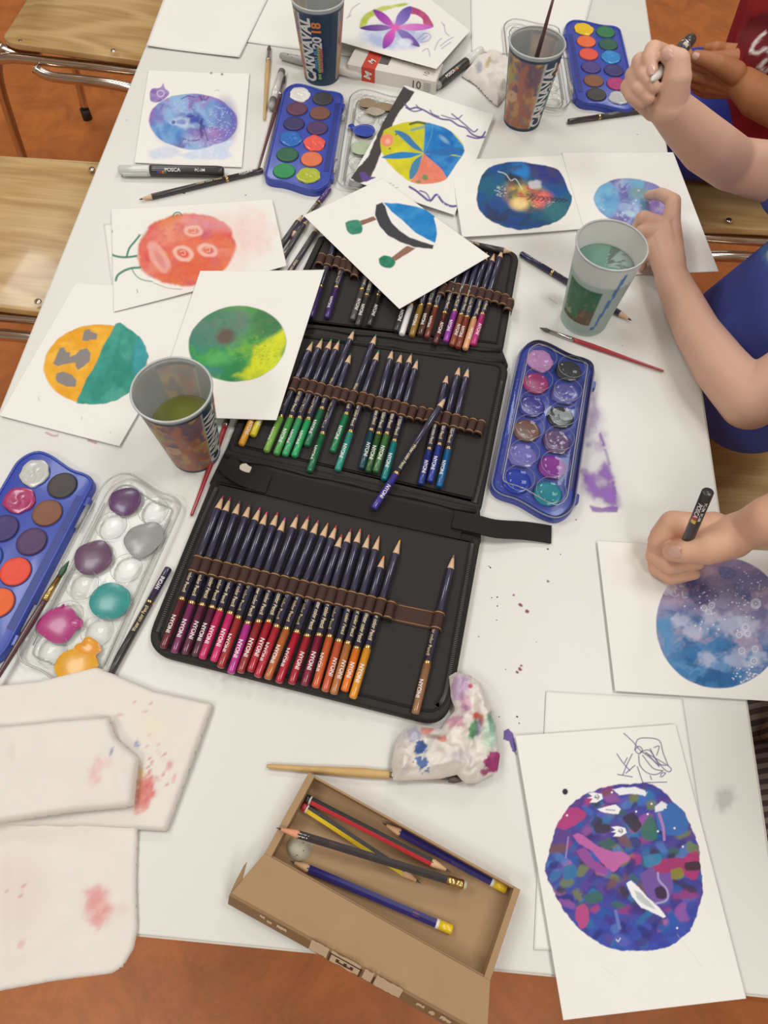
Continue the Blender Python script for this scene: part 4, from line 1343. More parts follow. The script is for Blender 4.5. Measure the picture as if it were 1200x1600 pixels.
# loose coloured pencils on the table
nyoni((264, 887), (158, 1078), (52, 42, 72), 'dark violet pencil between the clear lid and the case', h=0.0, body=(58, 53, 54))
nyoni((813, 396), (987, 501), (44, 46, 78), 'dark blue pencil passing behind the frosted cup', h=0.0, lead=(50, 50, 62))
nyoni((411, 266), (217, 312), (50, 46, 50), 'black pencil under the white marker, pointing left', h=0.0, h2=0.0, lead=(60, 56, 56), body=(58, 53, 54))
nyoni((690, 372), (798, 394), (50, 46, 48), 'black pencil lying across the far edge of the case', h=.0118, h2=.0118, name=False, fixed=False, lead=(176, 160, 110), body=(58, 53, 54))
nyoni((887, 190), (1050, 166), (60, 50, 52), 'black pencil with a reddish end below the far right paint box', h=0.0, name=False, body=(58, 53, 54))
for e, t, nm in (((392, 452), (473, 336), 'dark pencil lying loose between the red and hat paintings, leftmost of the bundle'), ((403, 466), (482, 340), 'dark pencil in the middle of the loose bundle by the hat painting'), ((416, 482), (500, 352), 'dark pencil nearest the case in the loose bundle')):
    nyoni(e, t, (54, 48, 56), nm, h=0.0, group='loose dark pencils', body=(66, 60, 64))
nyoni((515, 295), (455, 372), (84, 58, 118), 'purple ended pencil sticking out between paint box and hat painting', h=.0, name=False)

# ================================================================ cups
M_CUP = attr_see_through('printed_cup_plastic', 0.35, 0.3)
M_CUPRIM = mat('cup_rim_plastic', (186, 190, 188), 0.3, 0.03, 50, coat=0.3)
M_CUPBASE = mat('cup_base_plastic', (92, 108, 118), 0.35, 0.05, 50)


def cup(base, H, r0, r1, label, yaw, wall, inner, water=None, frosted=False, lettering=True):
    """tapering party cup; yaw: degrees from the side facing the camera to the middle of the picture, counted to the right"""
    p = P(base[0], base[1], 0)
    c = thing('plastic_cup', label, 'cup', (p.x, p.y, TZ), 'plastic cups')
    n, m = 120, 60
    face = math.atan2(CY - p.y, CX - p.x)
    rad = lambda z: r0 + (r1 - r0) * z / H
    V, F, col = [], [], []
    for side in (0, 1):
        for j in range(m + 1):
            z = H * j / m
            r = rad(z) - side * .0009
            if side and j == 0:
                z = .0015
            for i in range(n):
                f = 2 * math.pi * i / n - math.pi           # 0 faces the camera, + to the right seen from outside
                a = face + f
                V.append((r * math.cos(a), r * math.sin(a), z))
                g = math.degrees(f) - yaw
                g = (g + 180) % 360 - 180
                col.append((wall if side == 0 else inner)(g, z / H))
    w = m + 1
    for side in (0, 1):
        o = side * w * n
        for j in range(m):
            for i in range(n):
                k = (i + 1) % n
                q = (o + j * n + i, o + j * n + k, o + (j + 1) * n + k, o + (j + 1) * n + i)
                F.append(q if side == 0 else q[::-1])
    col = np.array(col)
    col = np.concatenate([lin(col[:, :3]), col[:, 3:4]], 1)
    part(c, 'cup_wall', (V, F), M_CUP, col=col)
    ring = [(rad(H) * math.cos(t), rad(H) * math.sin(t), H) for t in np.linspace(0, 2 * math.pi, 65)]
    part(c, 'rim', tube(ring, .0013, 8, caps=False), M_CUPRIM)
    V, F = lathe_z([(r0 * .9, 0), (r0 * 1.0, .0006), (r0 * 1.0, .003), (r0 * .97, .0038), (.0005, .0038)], 64)
    part(c, 'cup_base', (V, F), M_CUPBASE if not frosted else mat('frosted_base', (188, 206, 200), .4, .03, 40))
    if water:
        zl, rgb, wcol = water
        zl *= H
        V, F = lathe_z([(r0 * .92, .004), (rad(zl) - .0012, zl - .0004), (rad(zl) - .002, zl)] + [((rad(zl) - .002) * k / 12, zl) for k in range(11, 0, -1)] + [(.0004, zl)], 72)
        xs = np.array(V)
        ang = np.degrees(np.arctan2(xs[:, 1], xs[:, 0]) - face)
        cc = lin(np.array([wcol(math.hypot(v[0], v[1]) / rad(zl), (g + 180) % 360 - 180) for v, g in zip(V, ang)]))
        part(c, 'paint_water', (V, F), mat('paint_water', rgb, .06, .01, 20, attr=True), col=cc)
    if lettering:
        def wrap(name, s, size, f0, zc, m_, bold, sq=1.0):
            V, F = text_mesh(s, size, bold, .0028)
            out = []
            for x, y, z in V:
                h = zc + x * sq
                r = rad(h) + .00035
                a = face + math.radians(f0 + yaw) - y / r
                out.append((r * math.cos(a), r * math.sin(a), h))
            part(c, name, (out, F), m_, smooth=False)
        ink = mat('cup_white_print', (222, 222, 216), .5, .02, 50)
        wrap('lettering', 'CARNAVAL', .0245, 64, H * .475, ink, .042, .74)
        wrap('lettering', '20', .0185, 91, H * .70 - .0112, ink, .035, .95)
        wrap('lettering', '18', .0185, 91, H * .70 + .0090, mat('cup_orange_print', (222, 134, 66), .5, .02, 50), .035, .95)
        g = random.Random(4)
        for k, (rgb, f0, z0, z1) in enumerate((((92, 140, 196), 84, .24, .53), ((150, 176, 96), 92, .10, .54), ((204, 110, 110), 99, .20, .55))):
            vf = []
            z = H * z0
            while z < H * z1:
                L = g.uniform(.0018, .0032)
                r = rad(z) + .0004
                hgt = g.choice((.0036, .0036, .0048))
                q = [(z, -hgt / 2), (z + L, -hgt / 2), (z + L, hgt / 2), (z, hgt / 2)]
                V = [(r * math.cos(face + math.radians(f0 + yaw) - y / r), r * math.sin(face + math.radians(f0 + yaw) - y / r), h) for h, y in q]
                vf.append((V, [(0, 1, 2, 3)]))
                z += L + (.0007 if g.random() < .82 else .0024)
            s_ = part(c, 'small_print', join(*vf), mat('cup_print_%d' % k, rgb, .5, .03, 50), smooth=False)
            s_['kind'] = 'stuff'
    return c


def _n1(a, b, s, seed):
    return float(fbm(np.array([a]), np.array([b]), s, seed, 3)[0])


def carnaval_wall(g, t):
    """printed band of the cup: a painterly picture, a white line, then the dark blue field"""
    if t > .955:
        return (206, 212, 210, .7)
    if t > .925 or t < .045:
        return (62, 82, 104, 1)
    if -50 < g < 44 or 150 < g <= 180 or g < -150:
        a, b = g * .9, t * 100
        v = _n1(a, b, 24, 1)
        w = _n1(a, b, 14, 4)
        base = np.array((206, 150, 98), float) if t < .5 else np.array((196, 142, 112), float)
        base += (np.array((214, 168, 82)) - base) * float(sstep(.5, .62, v))
        base += (np.array((182, 104, 84)) - base) * float(sstep(.48, .36, v)) if v < .48 else 0
        if t > .5:
            base += (np.array((104, 82, 116)) - base) * .85 * float(sstep(.52, .62, w))
        else:
            base += (np.array((226, 192, 160)) - base) * .8 * float(sstep(.56, .66, w))
        base += (np.array((112, 124, 158)) - base) * (.7 * float(sstep(0, .1, .36 - w)) if w < .36 else 0)
        if -44 < g < -24 and .45 < t < .8:
            base += (np.array((158, 166, 62)) - base) * .85 * float(sstep(.36, .44, v))
        base = base * .78 + np.array((240, 220, 196)) * .22
        return (*base, 1)
    if 44 <= g < 47.5 or -53 < g <= -50 or 147 < g < 150:
        return (206, 206, 204, 1)
    return (50, 74, 104, 1)


def carnaval_inner(g, t):
    """inside of the cup: the print showing through greyed"""
    if t > .955:
        return (214, 218, 216, .7)
    c = np.array(carnaval_wall(g, t)[:3], float)
    if 44 <= g <= 147 or g < -53 and g > -150:
        c = np.array((140, 152, 152), float)
    k = .74
    return (*(c * (1 - k) + np.array((226, 226, 220)) * k), 1)


cup((306, 706), .1130, .0268, .0385, 'blue CARNAVAL cup with murky green water, beside the yellow and teal painting', -19, carnaval_wall, carnaval_inner, (.54, (126, 128, 62), lambda r, g: (128, 130, 62) if r < .93 else (150, 150, 96)))
cup((815, 188), .1120, .0265, .0375, 'blue and orange picture cup with a brush standing in it', -17, carnaval_wall, carnaval_inner, (.22, (120, 126, 120), lambda r, g: (122, 128, 122)))
cup((503, 118), .1120, .0265, .0375, 'blue CARNAVAL 2018 cup at the far end, between pens and flower painting', -98, carnaval_wall, carnaval_inner, (.3, (120, 124, 122), lambda r, g: (122, 126, 124)))


def frosted_wall(g, t):
    if -38 < g < 38 and .17 < t < .67:
        v, w = _n1(g * .9, t * 100, 18, 2), _n1(g * .9, t * 100, 7, 3)
        c = np.array((92, 150, 112)) * (1 - v) + np.array((60, 116, 84)) * v if v < .7 else np.array((150, 150, 90))
        if t < .22:
            c = np.array((96, 100, 66))
        if g > 6 and t < .40:
            c = np.array((128, 104, 82))
        if -34 < g < -6 and .24 < t < .36 and w > .5:
            c = np.array((170, 178, 120))
        if w > .68:
            c = c * .6 + np.array((160, 170, 120)) * .4
        return (*c, 1)
    s = abs(g - (58 + (t - .5) * 18))
    if .10 < t < .92 and s < 4.5 - 3.5 * abs(t - .62) and _n1(g, t * 100, 12, 5) > .22:
        return (96, 142, 204, 1)
    if 44 < g < 50 and .1 < t < .16:
        return (58, 96, 170, 1)
    if t < .74:
        return (212, 232, 224, .80)
    return (236, 240, 236, .66)


def frosted_inner(g, t):
    return (238, 238, 234, .70) if t > .74 else (190, 212, 200, .9)


def frosted_water(r, g):
    if r > .95:
        return (96, 118, 104)
    if 100 < g < 178 and r > .15:
        v = _n1(r * 40, g, 12, 2)
        return (150, 164, 158) if v < .5 else (98, 118, 106)
    return (112, 150, 132)


cup((912, 498), .1165, .0285, .0390, 'frosted cup of cloudy green water with a blue drip, by the resting hand', -22, frosted_wall, frosted_inner, (.74, (112, 150, 132), frosted_water), frosted=True, lettering=False)

# ================================================================ paint boxes
BW, BL, PITCH = .0915, .2180, .0338
M_TRAY = mat('blue_tray_plastic', (58, 76, 168), 0.34, 0.03, 20, coat=0.15)
M_TRAYD = mat('blue_tray_groove', (44, 56, 132), 0.45, 0.03, 20)
M_CLEAR = clear_plastic('clear_lid_plastic', (255, 255, 255), .02)
M_CLEARDRY = clear_plastic('clear_domed_lid_plastic', (255, 255, 255), .004)
M_CLEARRIM = clear_plastic('clear_lid_edge', (240, 240, 238), .30)


def tray_outline(w=BW, l=BL, k=.0):
    """outline with a wave at both ends: higher on the left, lower on the right"""
    wave = lambda x: -.0062 * math.sin(math.pi * x / (w / 2) * .92)
    top = [(x, l / 2 + wave(x)) for x in -w / 2 * np.cos(np.linspace(0, math.pi, 41))]
    bot = [(x, -l / 2 + wave(x)) for x in w / 2 * np.cos(np.linspace(0, math.pi, 41))]
    rr = .021
    out = []
    for x, y in top:
        e = max(0, abs(x) - (w / 2 - rr))
        out.append((x, y - (rr - math.sqrt(max(0, rr * rr - e * e)))))
    for x, y in bot:
        e = max(0, abs(x) - (w / 2 - rr))
        out.append((x, y + (rr - math.sqrt(max(0, rr * rr - e * e)))))
    return inset(out[::-1], k) if k else out[::-1]


def puck(r, h, seed, messy=0.0):
    """cake of paint with a slightly hollow, worked top"""
    g = np.random.default_rng(seed)
    V, F = [], []
    n = 28
    ph = g.random(4) * 6.28
    prof = [(1.0, 0), (1.0, h * .8), (.96, h), (.72, h * .9), (.45, h * .8), (.2, h * .78), (.02, h * .78)]
    for j, (q, z) in enumerate(prof):
        for i in range(n):
            a = 2 * math.pi * i / n
            wob = 1 + messy * (.05 * math.sin(2 * a + ph[0]) + .04 * math.sin(5 * a + ph[1]) + .03 * math.sin(9 * a + ph[2]))
            dz = messy * .0005 * (math.sin(3 * a + ph[3] + 8 * q)) if j > 1 else 0
            V.append((r * q * wob * math.cos(a), r * q * wob * math.sin(a), z + dz))
    for j in range(len(prof) - 1):
        for i in range(n):
            k = (i + 1) % n
            F.append((j * n + i, j * n + k, (j + 1) * n + k, (j + 1) * n + i))
    F.append(tuple((len(prof) - 1) * n + i for i in range(n)))
    return V, F


def blob(r, h, seed, stretch=1.0, n=40, m=12, rough=.16):
    """puddle of wet paint"""
    g = np.random.default_rng(seed)
    ph, am = g.random(6) * 6.28, g.random(6)
    V, F = [], []
    for j in range(m + 1):
        q = 1 - j / m
        for i in range(n):
            a = 2 * math.pi * i / n
            w = 1 + rough * sum(am[k] * math.sin((k + 1) * a + ph[k]) / (k + 1.5) for k in range(6))
            z = h * (1 - q ** 2.6)
            V.append((r * q * w * stretch * math.cos(a), r * q * w * math.sin(a), z))
    for j in range(m):
        for i in range(n):
            k = (i + 1) % n
            F.append((j * n + i, j * n + k, (j + 1) * n + k, (j + 1) * n + i))
    return V, F


def lid_parts(bx, ox, z0, up, wells=True):
    """clear lid; up: dome side up (closed) else lying open with its wells down"""
    out = [(x + ox, y) for x, y in tray_outline(BW - .002, BL - .002)]
    zt = z0 + (.0095 if up else .0080)
    V, F = [], []
    n = len(out)
    rings = [(out, z0), (inset(out, .0006), z0 + .0015), (inset(out, .0022), zt - .0012), (inset(out, .0036), zt)]
    if not up:
        rings = [(out, zt), (inset(out, .0004), zt - .0012), (inset(out, .0022), z0 + .0014), (inset(out, .004), z0 + .0004)]
    for q, z in rings:
        V += [(x, y, z) for x, y in q]
    for i in range(len(rings) - 1):
        for k in range(n):
            k2 = (k + 1) % n
            F.append((i * n + k, i * n + k2, (i + 1) * n + k2, (i + 1) * n + k))
    F.append(tuple((len(rings) - 1) * n + k for k in range(n)))
    mc = M_CLEARDRY if up else M_CLEAR
    ld = part(bx, 'lid', (V, F), mc)
    sharp(ld, 60)
    for k, z, r in ((0.0, rings[0][1], .0010), (.0100, zt if up else z0 + .0012, .0007)):
        ring = [Vector((x, y, z)) for x, y in (inset(out, k) if k else out)]
        part(ld, 'lid_edge', tube(ring + [ring[0]], r, 6, caps=False), M_CLEARRIM)
    # long step along the hinge side
    for xx in (-.033, .033):
        part(ld, 'lid_edge', tube([(ox + xx * 1.12, -.082, zt - .0005 if up else z0 + .0015), (ox + xx * 1.12, .078, zt - .0005 if up else z0 + .0015)], .0006, 6), M_CLEARRIM)
    if wells:
        for i in range(6):
            for j in range(2):
                px, py = ox + (-.0172 if j == 0 else .0172), PITCH * (2.5 - i) + (.003 if j == 0 else -.003)
                prof = [(.0158, 0), (.0152, .0008), (.0125, .0026), (.008, .0038), (.004, .0043), (.0003, .0045)]
                V, F = lathe_z([(r, zt + z) for r, z in prof] if up else [(r, z0 + .0052 - z) for r, z in prof], 28)
                w = part(ld, 'well', ([(x + px, y + py, z) for x, y, z in V], F), mc)
                ring = [Vector((px + .0157 * math.cos(t), py + .0157 * math.sin(t), zt if up else z0 + .0052)) for t in np.linspace(0, 6.2832, 29)]
                w2 = join(tube(ring, .00035, 5, caps=False))
                F0 = len(w.data.vertices)
                part(ld, 'well_edge', w2, M_CLEARRIM)
    return ld, zt


def paint_box(top, bot, npitch, label, pans, lid, messy=()):
    """top / bot: middle of a pair of paint cakes as seen in the photograph, npitch rows apart"""
    A, B = P(top[0], top[1], .010), P(bot[0], bot[1], .010)
    d = (A - B).normalized()
    C = A - d * PITCH * 2.5
    if npitch == 5:
        C = (A + B) / 2
    bx = thing('paint_box', label, 'paint box', (C.x, C.y, TZ), 'watercolour boxes', (0, 0, math.atan2(d.y, d.x) - math.pi / 2))
    out = tray_outline()
    tr = part(bx, 'tray', prism(out, 0, .0100, .0018), M_TRAY)
    sharp(tr, 50)
    ring = [Vector((x, y, .0100)) for x, y in inset(out, .0022)]
    part(tr, 'tray_rim', tube(ring + [ring[0]], .0016, 8, caps=False), M_TRAY)
    side = -1 if lid == 'left' else 1
    for y in (-.083, .072):
        part(tr, 'latch', prism(round_poly([(side * BW / 2 - .002 * side, y - .006), (side * BW / 2 + .0035 * side, y - .005), (side * BW / 2 + .0035 * side, y + .005), (side * BW / 2 - .002 * side, y + .006)], .001, 3), .002, .009, .001), M_TRAY, smooth=False)
    part(tr, 'brush_rest', box(side * .0385, 0, .0101, .0082, .150, .0008), M_TRAYD, smooth=False)
    for y in (-.035, .035):
        part(tr, 'groove', box(side * .0385, y, .0103, .0086, .0006, .0008), M_TRAYD, smooth=False)
    for i in range(6):
        for j in range(2):
            px, py = (-.0172 if j == 0 else .0172) - side * .002, PITCH * (2.5 - i) + (.003 if j == 0 else -.003)
            rgb = pans[i][j]
            ring = [Vector((px + .0154 * math.cos(t), py + .0154 * math.sin(t), .0100)) for t in np.linspace(0, 6.2832, 33)]
            part(bx, 'pan_well', tube(ring, .0007, 6, caps=False), M_TRAYD)
            mz = 1.0 if (i, j) in messy else .12
            V, F = puck(.0149 * (1.0 if mz < .5 else 1.06), .0030, i * 2 + j, mz)
            part(bx, 'paint_cake', ([(x + px, y + py, z + .0094) for x, y, z in V], F), mat('cake_%d_%d_%d' % rgb, rgb, (.55 if mz < .5 else .3) if lid != 'closed' else .2, .10, 120, bump=.4, bs=260, coat=0 if mz < .5 else .3))
    if lid == 'closed':
        lid_parts(bx, 0, .0112, True)
    elif lid:
        ld, zt = lid_parts(bx, side * (BW + .0075), .0006, False, wells=True)
        for y in (-.06, .055):
            part(bx, 'hinge', tube([(side * (BW / 2 + .0035), y - .014, .007), (side * (BW / 2 + .0035), y + .014, .007)], .0022, 8), M_CLEARRIM)
    return bx, d


A_ = lambda *p: crop(400, 0, 3, [p])[0]
b1, _d = paint_box(A_(267, 452), A_(195, 822), 5, 'open blue paint box beside the black tree trunk painting', [[(232, 230, 222), (62, 58, 62)], [(98, 56, 80), (118, 76, 62)], [(54, 48, 98), (78, 52, 96)], [(40, 106, 186), (232, 92, 80)], [(44, 96, 70), (220, 114, 74)], [(46, 140, 82), (176, 184, 58)]], 'right', messy=((0, 0), (3, 0), (3, 1), (5, 1)))
A_ = lambda *p: crop(870, 0, 3.636, [p])[0]
b2, _d = paint_box(A_(206, 172), A_(283, 558), 5, 'open blue paint box at the far right table edge, yellow cake on top', [[(234, 192, 44), (44, 118, 74)], [(228, 106, 56), (44, 92, 74)], [(222, 82, 62), (48, 138, 204)], [(76, 60, 128), (58, 54, 112)], [(130, 84, 58), (172, 52, 112)], [(62, 60, 58), (190, 190, 188)]], 'left', messy=((0, 0), (2, 1), (5, 1)))
A_ = lambda *p: crop(740, 520, 4.8, [p])[0]
b3, _d = paint_box(A_(616, 250), A_(448, 1178), 5, 'closed blue paint box with wet paint under its clear domed lid', [[(208, 150, 206), (66, 66, 72)], [(168, 58, 118), (96, 96, 168)], [(58, 56, 142), (52, 56, 62)], [(116, 84, 76), (98, 74, 114)], [(116, 112, 184), (138, 60, 152)], [(32, 66, 168), (36, 138, 152)]], 'closed', messy=((0, 0), (1, 1), (3, 1), (4, 0)))
A_ = lambda *p: crop(0, 690, 4.444, [p])[0]
b4, _d = paint_box(A_(351, 268), A_(134, 660), 2, 'open blue paint box cut off by the left picture edge, paint puddles on its lid', [[(192, 190, 184), (66, 60, 58)], [(166, 50, 100), (126, 80, 56)], [(60, 46, 106), (78, 52, 92)], [(60, 90, 170), (226, 74, 52)], [(60, 120, 80), (226, 96, 36)], [(190, 190, 60), (170, 176, 50)]], 'right', messy=((0, 0), (1, 0)))


def on_lid(bx, side, i, j):
    return (side * (BW + .0075) + (-.0172 if j == 0 else .0172), PITCH * (2.5 - i) + (.003 if j == 0 else -.003))


def puddle(bx, x, y, r, rgb, seed, h=.0022, z=.0054, rot=0, st=1.0, rough=.2):
    V, F = blob(r, h, seed, st, rough=rough)
    c, s = math.cos(rot), math.sin(rot)
    part(bx, 'paint_puddle', ([(x + a * c - b * s, y + a * s + b * c, z + q) for a, b, q in V], F), mat('puddle_%d_%d_%d' % rgb, rgb, .30, .22, 90, coat=.12, bump=.25, bs=160))


def lidpx(bx, p, h=.006):
    q = bx.matrix_basis.inverted() @ P(p[0], p[1], h)
    return q.x, q.y


A_ = lambda *p: crop(0, 730, 4, [p])[0]
for (px, r, rgb, sd, st, ro) in (((775, 215), .0168, (96, 62, 104), 3, 1, .18), ((898, 448), .0195, (150, 150, 146), 7, 1, .24), ((585, 565), .0190, (104, 74, 100), 5, 1, .16), ((690, 840), .0195, (52, 142, 138), 9, 1, .12), ((362, 982), .0180, (172, 62, 122), 11, 1.08, .2), ((480, 1252), .0196, (222, 160, 42), 13, 1.0, .16), ((560, 1130), .0095, (226, 152, 50), 15, 1.3, .3), ((470, 975), .006, (172, 62, 122), 17, 1.4, .3), ((390, 870), .003, (172, 62, 122), 19, .5, .1)):
    x, y = lidpx(b4, A_(*px))
    puddle(b4, x, y, r, rgb, sd, st=st, rough=ro)
A_ = lambda *p: crop(400, 0, 3, [p])[0]
for (px, r, rgb, sd, st) in (((505, 610), .0140, (52, 74, 168), 3, 1.15), ((448, 590), .0060, (44, 66, 160), 5, .8), ((500, 690), .0150, (176, 190, 160), 6, 1.1), ((520, 480), .0110, (156, 138, 112), 8, 1.2), ((600, 500), .0110, (150, 130, 104), 9, 1.2), ((560, 520), .0110, (182, 168, 150), 10, 1.2)):
    x, y = lidpx(b1, A_(*px))
    puddle(b1, x, y, r, rgb, sd, h=.0008, st=st)

# ================================================================ brushes
M_FERRULE = mat('steel_ferrule', (186, 182, 176), .25, .05, 80, metal=1.0)
M_BRASS = mat('brass_ferrule', (206, 176, 110), .25, .05, 80, metal=1.0)


def brush(bristle, ferr0, ferr1, end, hs, label, hair, handle, ferrule, r=.0032, fr=.0028):
    """paint brush given by four points along it as seen in the photograph; hs: heights of tip and end above the table"""
    fr_ = lambda p: math.dist(bristle, p) / math.dist(bristle, end)
    pts = []
    for p in (bristle, ferr0, ferr1, end):
        t = fr_(p)
        pts.append(P(p[0], p[1], hs[0] + (hs[1] - hs[0]) * t))
    A, B = pts[3], pts[0]
    t = thing('paint_brush', label, 'brush', tuple(A))
    d = (B - A)
    L = d.length
    q = [(p - A).dot(d) / L for p in pts]            # distances from the end of the handle
    frame_x(t, A, B)
    h_ = q[2]
    part(t, 'handle', lathe_x([(0, r * .35), (.002, r * .55), (h_ * .35, r * .75), (h_ * .78, r * 1.15), (h_ * .93, r), (h_, fr)], 12), handle)
    part(t, 'ferrule', lathe_x([(h_ - .002, fr * 1.08), (h_ + .004, fr * 1.08), (h_ + .0045, fr), (h_ + .006, fr * 1.06), (h_ + .0065, fr), (q[1], fr * .8)], 12), ferrule)
    part(t, 'bristles', lathe_x([(q[1] - .001, fr * .78), (q[1] + (L - q[1]) * .35, fr * .95), (q[1] + (L - q[1]) * .75, fr * .5), (L, .0002)], 12), hair)
    return t


HB = mat('black_bristle', (62, 58, 60), .6, .15, 800, bump=.5, bs=2000)
RED = gloss_paint((164, 44, 54), .3, .4)
NAT = mat('bare_wood_handle', (204, 166, 108), .5, .08, 90)
DARK = gloss_paint((86, 56, 58), .3, .4)
brush((843, 512), (858, 518), (893, 531), (1037, 580), (.0030, .0030), 'red handled brush lying below the frosted cup', mat('grey_bristle', (88, 82, 80), .6, .1, 600), RED, M_FERRULE, r=.0027, fr=.0026)
brush((362, 640), (359, 652), (357, 665), (299, 806), (.0030, .0030), 'red handled brush along the left edge of the pencil case', HB, RED, M_FERRULE, r=.0030, fr=.0030)
brush((108, 876), (95, 900), (70, 935), (-40, 1118), (.0085, .0100), 'brown handled brush with a green wet tip lying across the lower left lid', mat('green_wet_bristle', (54, 92, 66), .35, .1, 600), DARK, M_BRASS, r=.0030, fr=.0032)
brush((421, 70), (420, 80), (418, 95), (413, 187), (.0032, .0026), 'bare wood brush left of the CARNAVAL 2018 cup', mat('grey_bristle', (88, 82, 80), .6, .1, 600), NAT, M_FERRULE, r=.0030, fr=.0034)
brush((446, 118), (443, 132), (440, 148), (404, 264), (.0030, .0092), 'dark handled brush leaning on the left side of the far paint box', HB, gloss_paint((98, 62, 60), .3, .4), M_FERRULE, r=.0028, fr=.0028)
brush((726, 1219), (701, 1217), (612, 1209), (417, 1197), (.0036, .0036), 'bare wood brush under the crumpled painted tissue', mat('brown_bristle', (96, 80, 72), .6, .15, 700), NAT, M_FERRULE, r=.0038, fr=.0036)
# the brush standing in the far cup
cb = P(815, 188, 0)
t = thing('paint_brush', 'brown handled brush standing upright in the orange picture cup', 'brush', (cb.x, cb.y, TZ + .006))
top = P(869, -18, .185)
bot = cb + Vector((-.004, -.003, .006))
brd = top - bot
t.location = bot
q = brd.to_track_quat('X', 'Z')
t.rotation_euler = q.to_euler()
Lb = brd.length
part(t, 'handle', lathe_x([(.034, .0030), (.06, .0036), (.11, .0030), (Lb, .0014)], 12), DARK)
part(t, 'ferrule', lathe_x([(.014, .0022), (.036, .0030)], 12), M_FERRULE)
part(t, 'bristles', lathe_x([(0, .0006), (.006, .0024), (.015, .0022)], 12), HB)

# ================================================================ markers and pens
M_BLACKPL = mat('black_pen_plastic', (52, 48, 48), .35, .04, 40, coat=.2)
M_WHITEPL = mat('white_pen_plastic', (222, 220, 214), .35, .03, 40, coat=.2)
M_GREYPL = mat('grey_pen_plastic', (168, 166, 162), .35, .04, 40, coat=.2)


def marker(A, B, r, label, prof, prints=(), face=False):
    """prof: list of (name, material, [(fraction of the length, fraction of r), ...]) from A to B (points of the place)"""
    t = thing('paint_marker', label, 'marker', (0, 0, 0))
    frame_x(t, A, B, (Vector((CX, CY, TZ + CH)) - A) if face else Vector((0, 0, 1)))
    t.location = A
    L = (B - A).length
    for nm, m, pr in prof:
        part(t, nm, lathe_x([(f * L, k * r) for f, k in pr], 16), m)
    for s, size, f, roll, m, rev in prints:
        V, F = text_mesh(s, size, .02, .0014)
        out = []
        sg = -1 if rev else 1
        rr = r * 1.012
        for x, y, _z in V:
            a = math.radians(roll) + sg * y / rr
            out.append((f * L + sg * x, rr * math.sin(a), rr * math.cos(a)))
        part(t, 'lettering', (out, F), m, smooth=False)
    return t


def flatbars(t, L, r, f0, roll, cols, w=.0034, hgt=.0042):
    for k, rgb in enumerate(cols):
        V, F = [], []
        for x in (f0 * L + k * w * 1.15, f0 * L + k * w * 1.15 + w):
            for y in np.linspace(-hgt / 2, hgt / 2, 4):
                a = math.radians(roll) + y / r
                V.append((x, r * 1.012 * math.sin(a), r * 1.012 * math.cos(a)))
        F = [(i, i + 4, i + 5, i + 1) for i in range(3)]
        part(t, 'colour_mark', (V, F), gloss_paint(rgb, .4, 0), smooth=False)


A, B = P(186, 266, .0075), P(350, 268, .0075)
WH, GY = mat('white_print', (232, 226, 222)), None
t = marker(A, B, .0074, 'white capped black paint marker below the purple planet painting', [('cap', mat('clear_grey_cap', (206, 206, 200), .25, .03, 40, coat=.3), [(0, .72), (.01, .86), (.16, .96), (.285, 1.0), (.30, 1.0)]), ('barrel', M_BLACKPL, [(.30, .98), (.33, 1.02), (.93, 1.0), (.985, .9), (1, .7)])], [('POSCA', .0068, .52, -42, WH, False), ('PC-3M', .0050, .78, -42, WH, False)])
flatbars(t, (B - A).length, .0074, .37, -66, [(60, 80, 170), (190, 60, 60), (210, 150, 50), (70, 130, 80)], .0030, .0030)
part(t, 'cap_clip', box((B - A).length * .16, -.0074, -.001, .034, .0022, .004), mat('clear_grey_cap', (206, 206, 200)), smooth=False)
A, B = P(752, 78, .0072), P(681, 136, .0072)
t = marker(A, B, .0070, 'white capped black paint marker beside the white carton', [('cap', M_WHITEPL, [(0, .8), (.02, .9), (.34, 1.0)]), ('barrel', M_BLACKPL, [(.34, 1.02), (.36, 1.04), (.9, 1.0), (.93, .8)]), ('end_plug', M_GREYPL, [(.93, .8), (.985, .72), (1, .4)])], [('POSCA', .0070, .73, 25, WH, True)])
flatbars(t, (B - A).length, .0070, .44, 25, [(222, 214, 210), (196, 60, 120), (60, 110, 170), (60, 140, 150), (220, 190, 70), (200, 70, 60)], .0034, .0040)
A, B = P(438, 87, .0068), P(566, 118, .0068)
t = marker(A, B, .0066, 'grey pen lying behind the CARNAVAL 2018 cup', [('cap', M_GREYPL, [(0, .6), (.03, .8), (.3, 1), (.34, 1.05)]), ('barrel', M_WHITEPL, [(.34, .96), (.9, .96), (1, .6)])])
for f, ro in ((.10, -10), (.2, 25), (.16, -30), (.27, 0)):
    V, F = lathe_z([(.0011, 0), (.0009, .0003), (.0002, .0003)], 10)
    L = (B - A).length
    a = math.radians(ro)
    rr = .0066 * (.8 + .7 * (f - .03) if f < .3 else 1)
    part(t, 'vent_hole', ([(f * L + x, rr * math.sin(a) + y, rr * math.cos(a) + z - .0002) for x, y, z in V], F), M_BLACKPL)
A, B = P(423, 170, .0060), P(441, 110, .0060)
marker(A, B, .0058, 'clear barrelled pen with grey ends left of the far paint box', [('tip_cap', M_GREYPL, [(0, .5), (.04, .9), (.12, 1)]), ('grip', mat('dark_grey_grip', (108, 106, 104), .5, .1, 300), [(.12, .9), (.24, .9)]), ('barrel', mat('clear_barrel', (214, 210, 204), .2, .03, 40, coat=.5), [(.24, .92), (.88, .92)]), ('end_plug', mat('dark_grey_grip', (108, 106, 104)), [(.88, .95), (.98, .9), (1, .6)])])

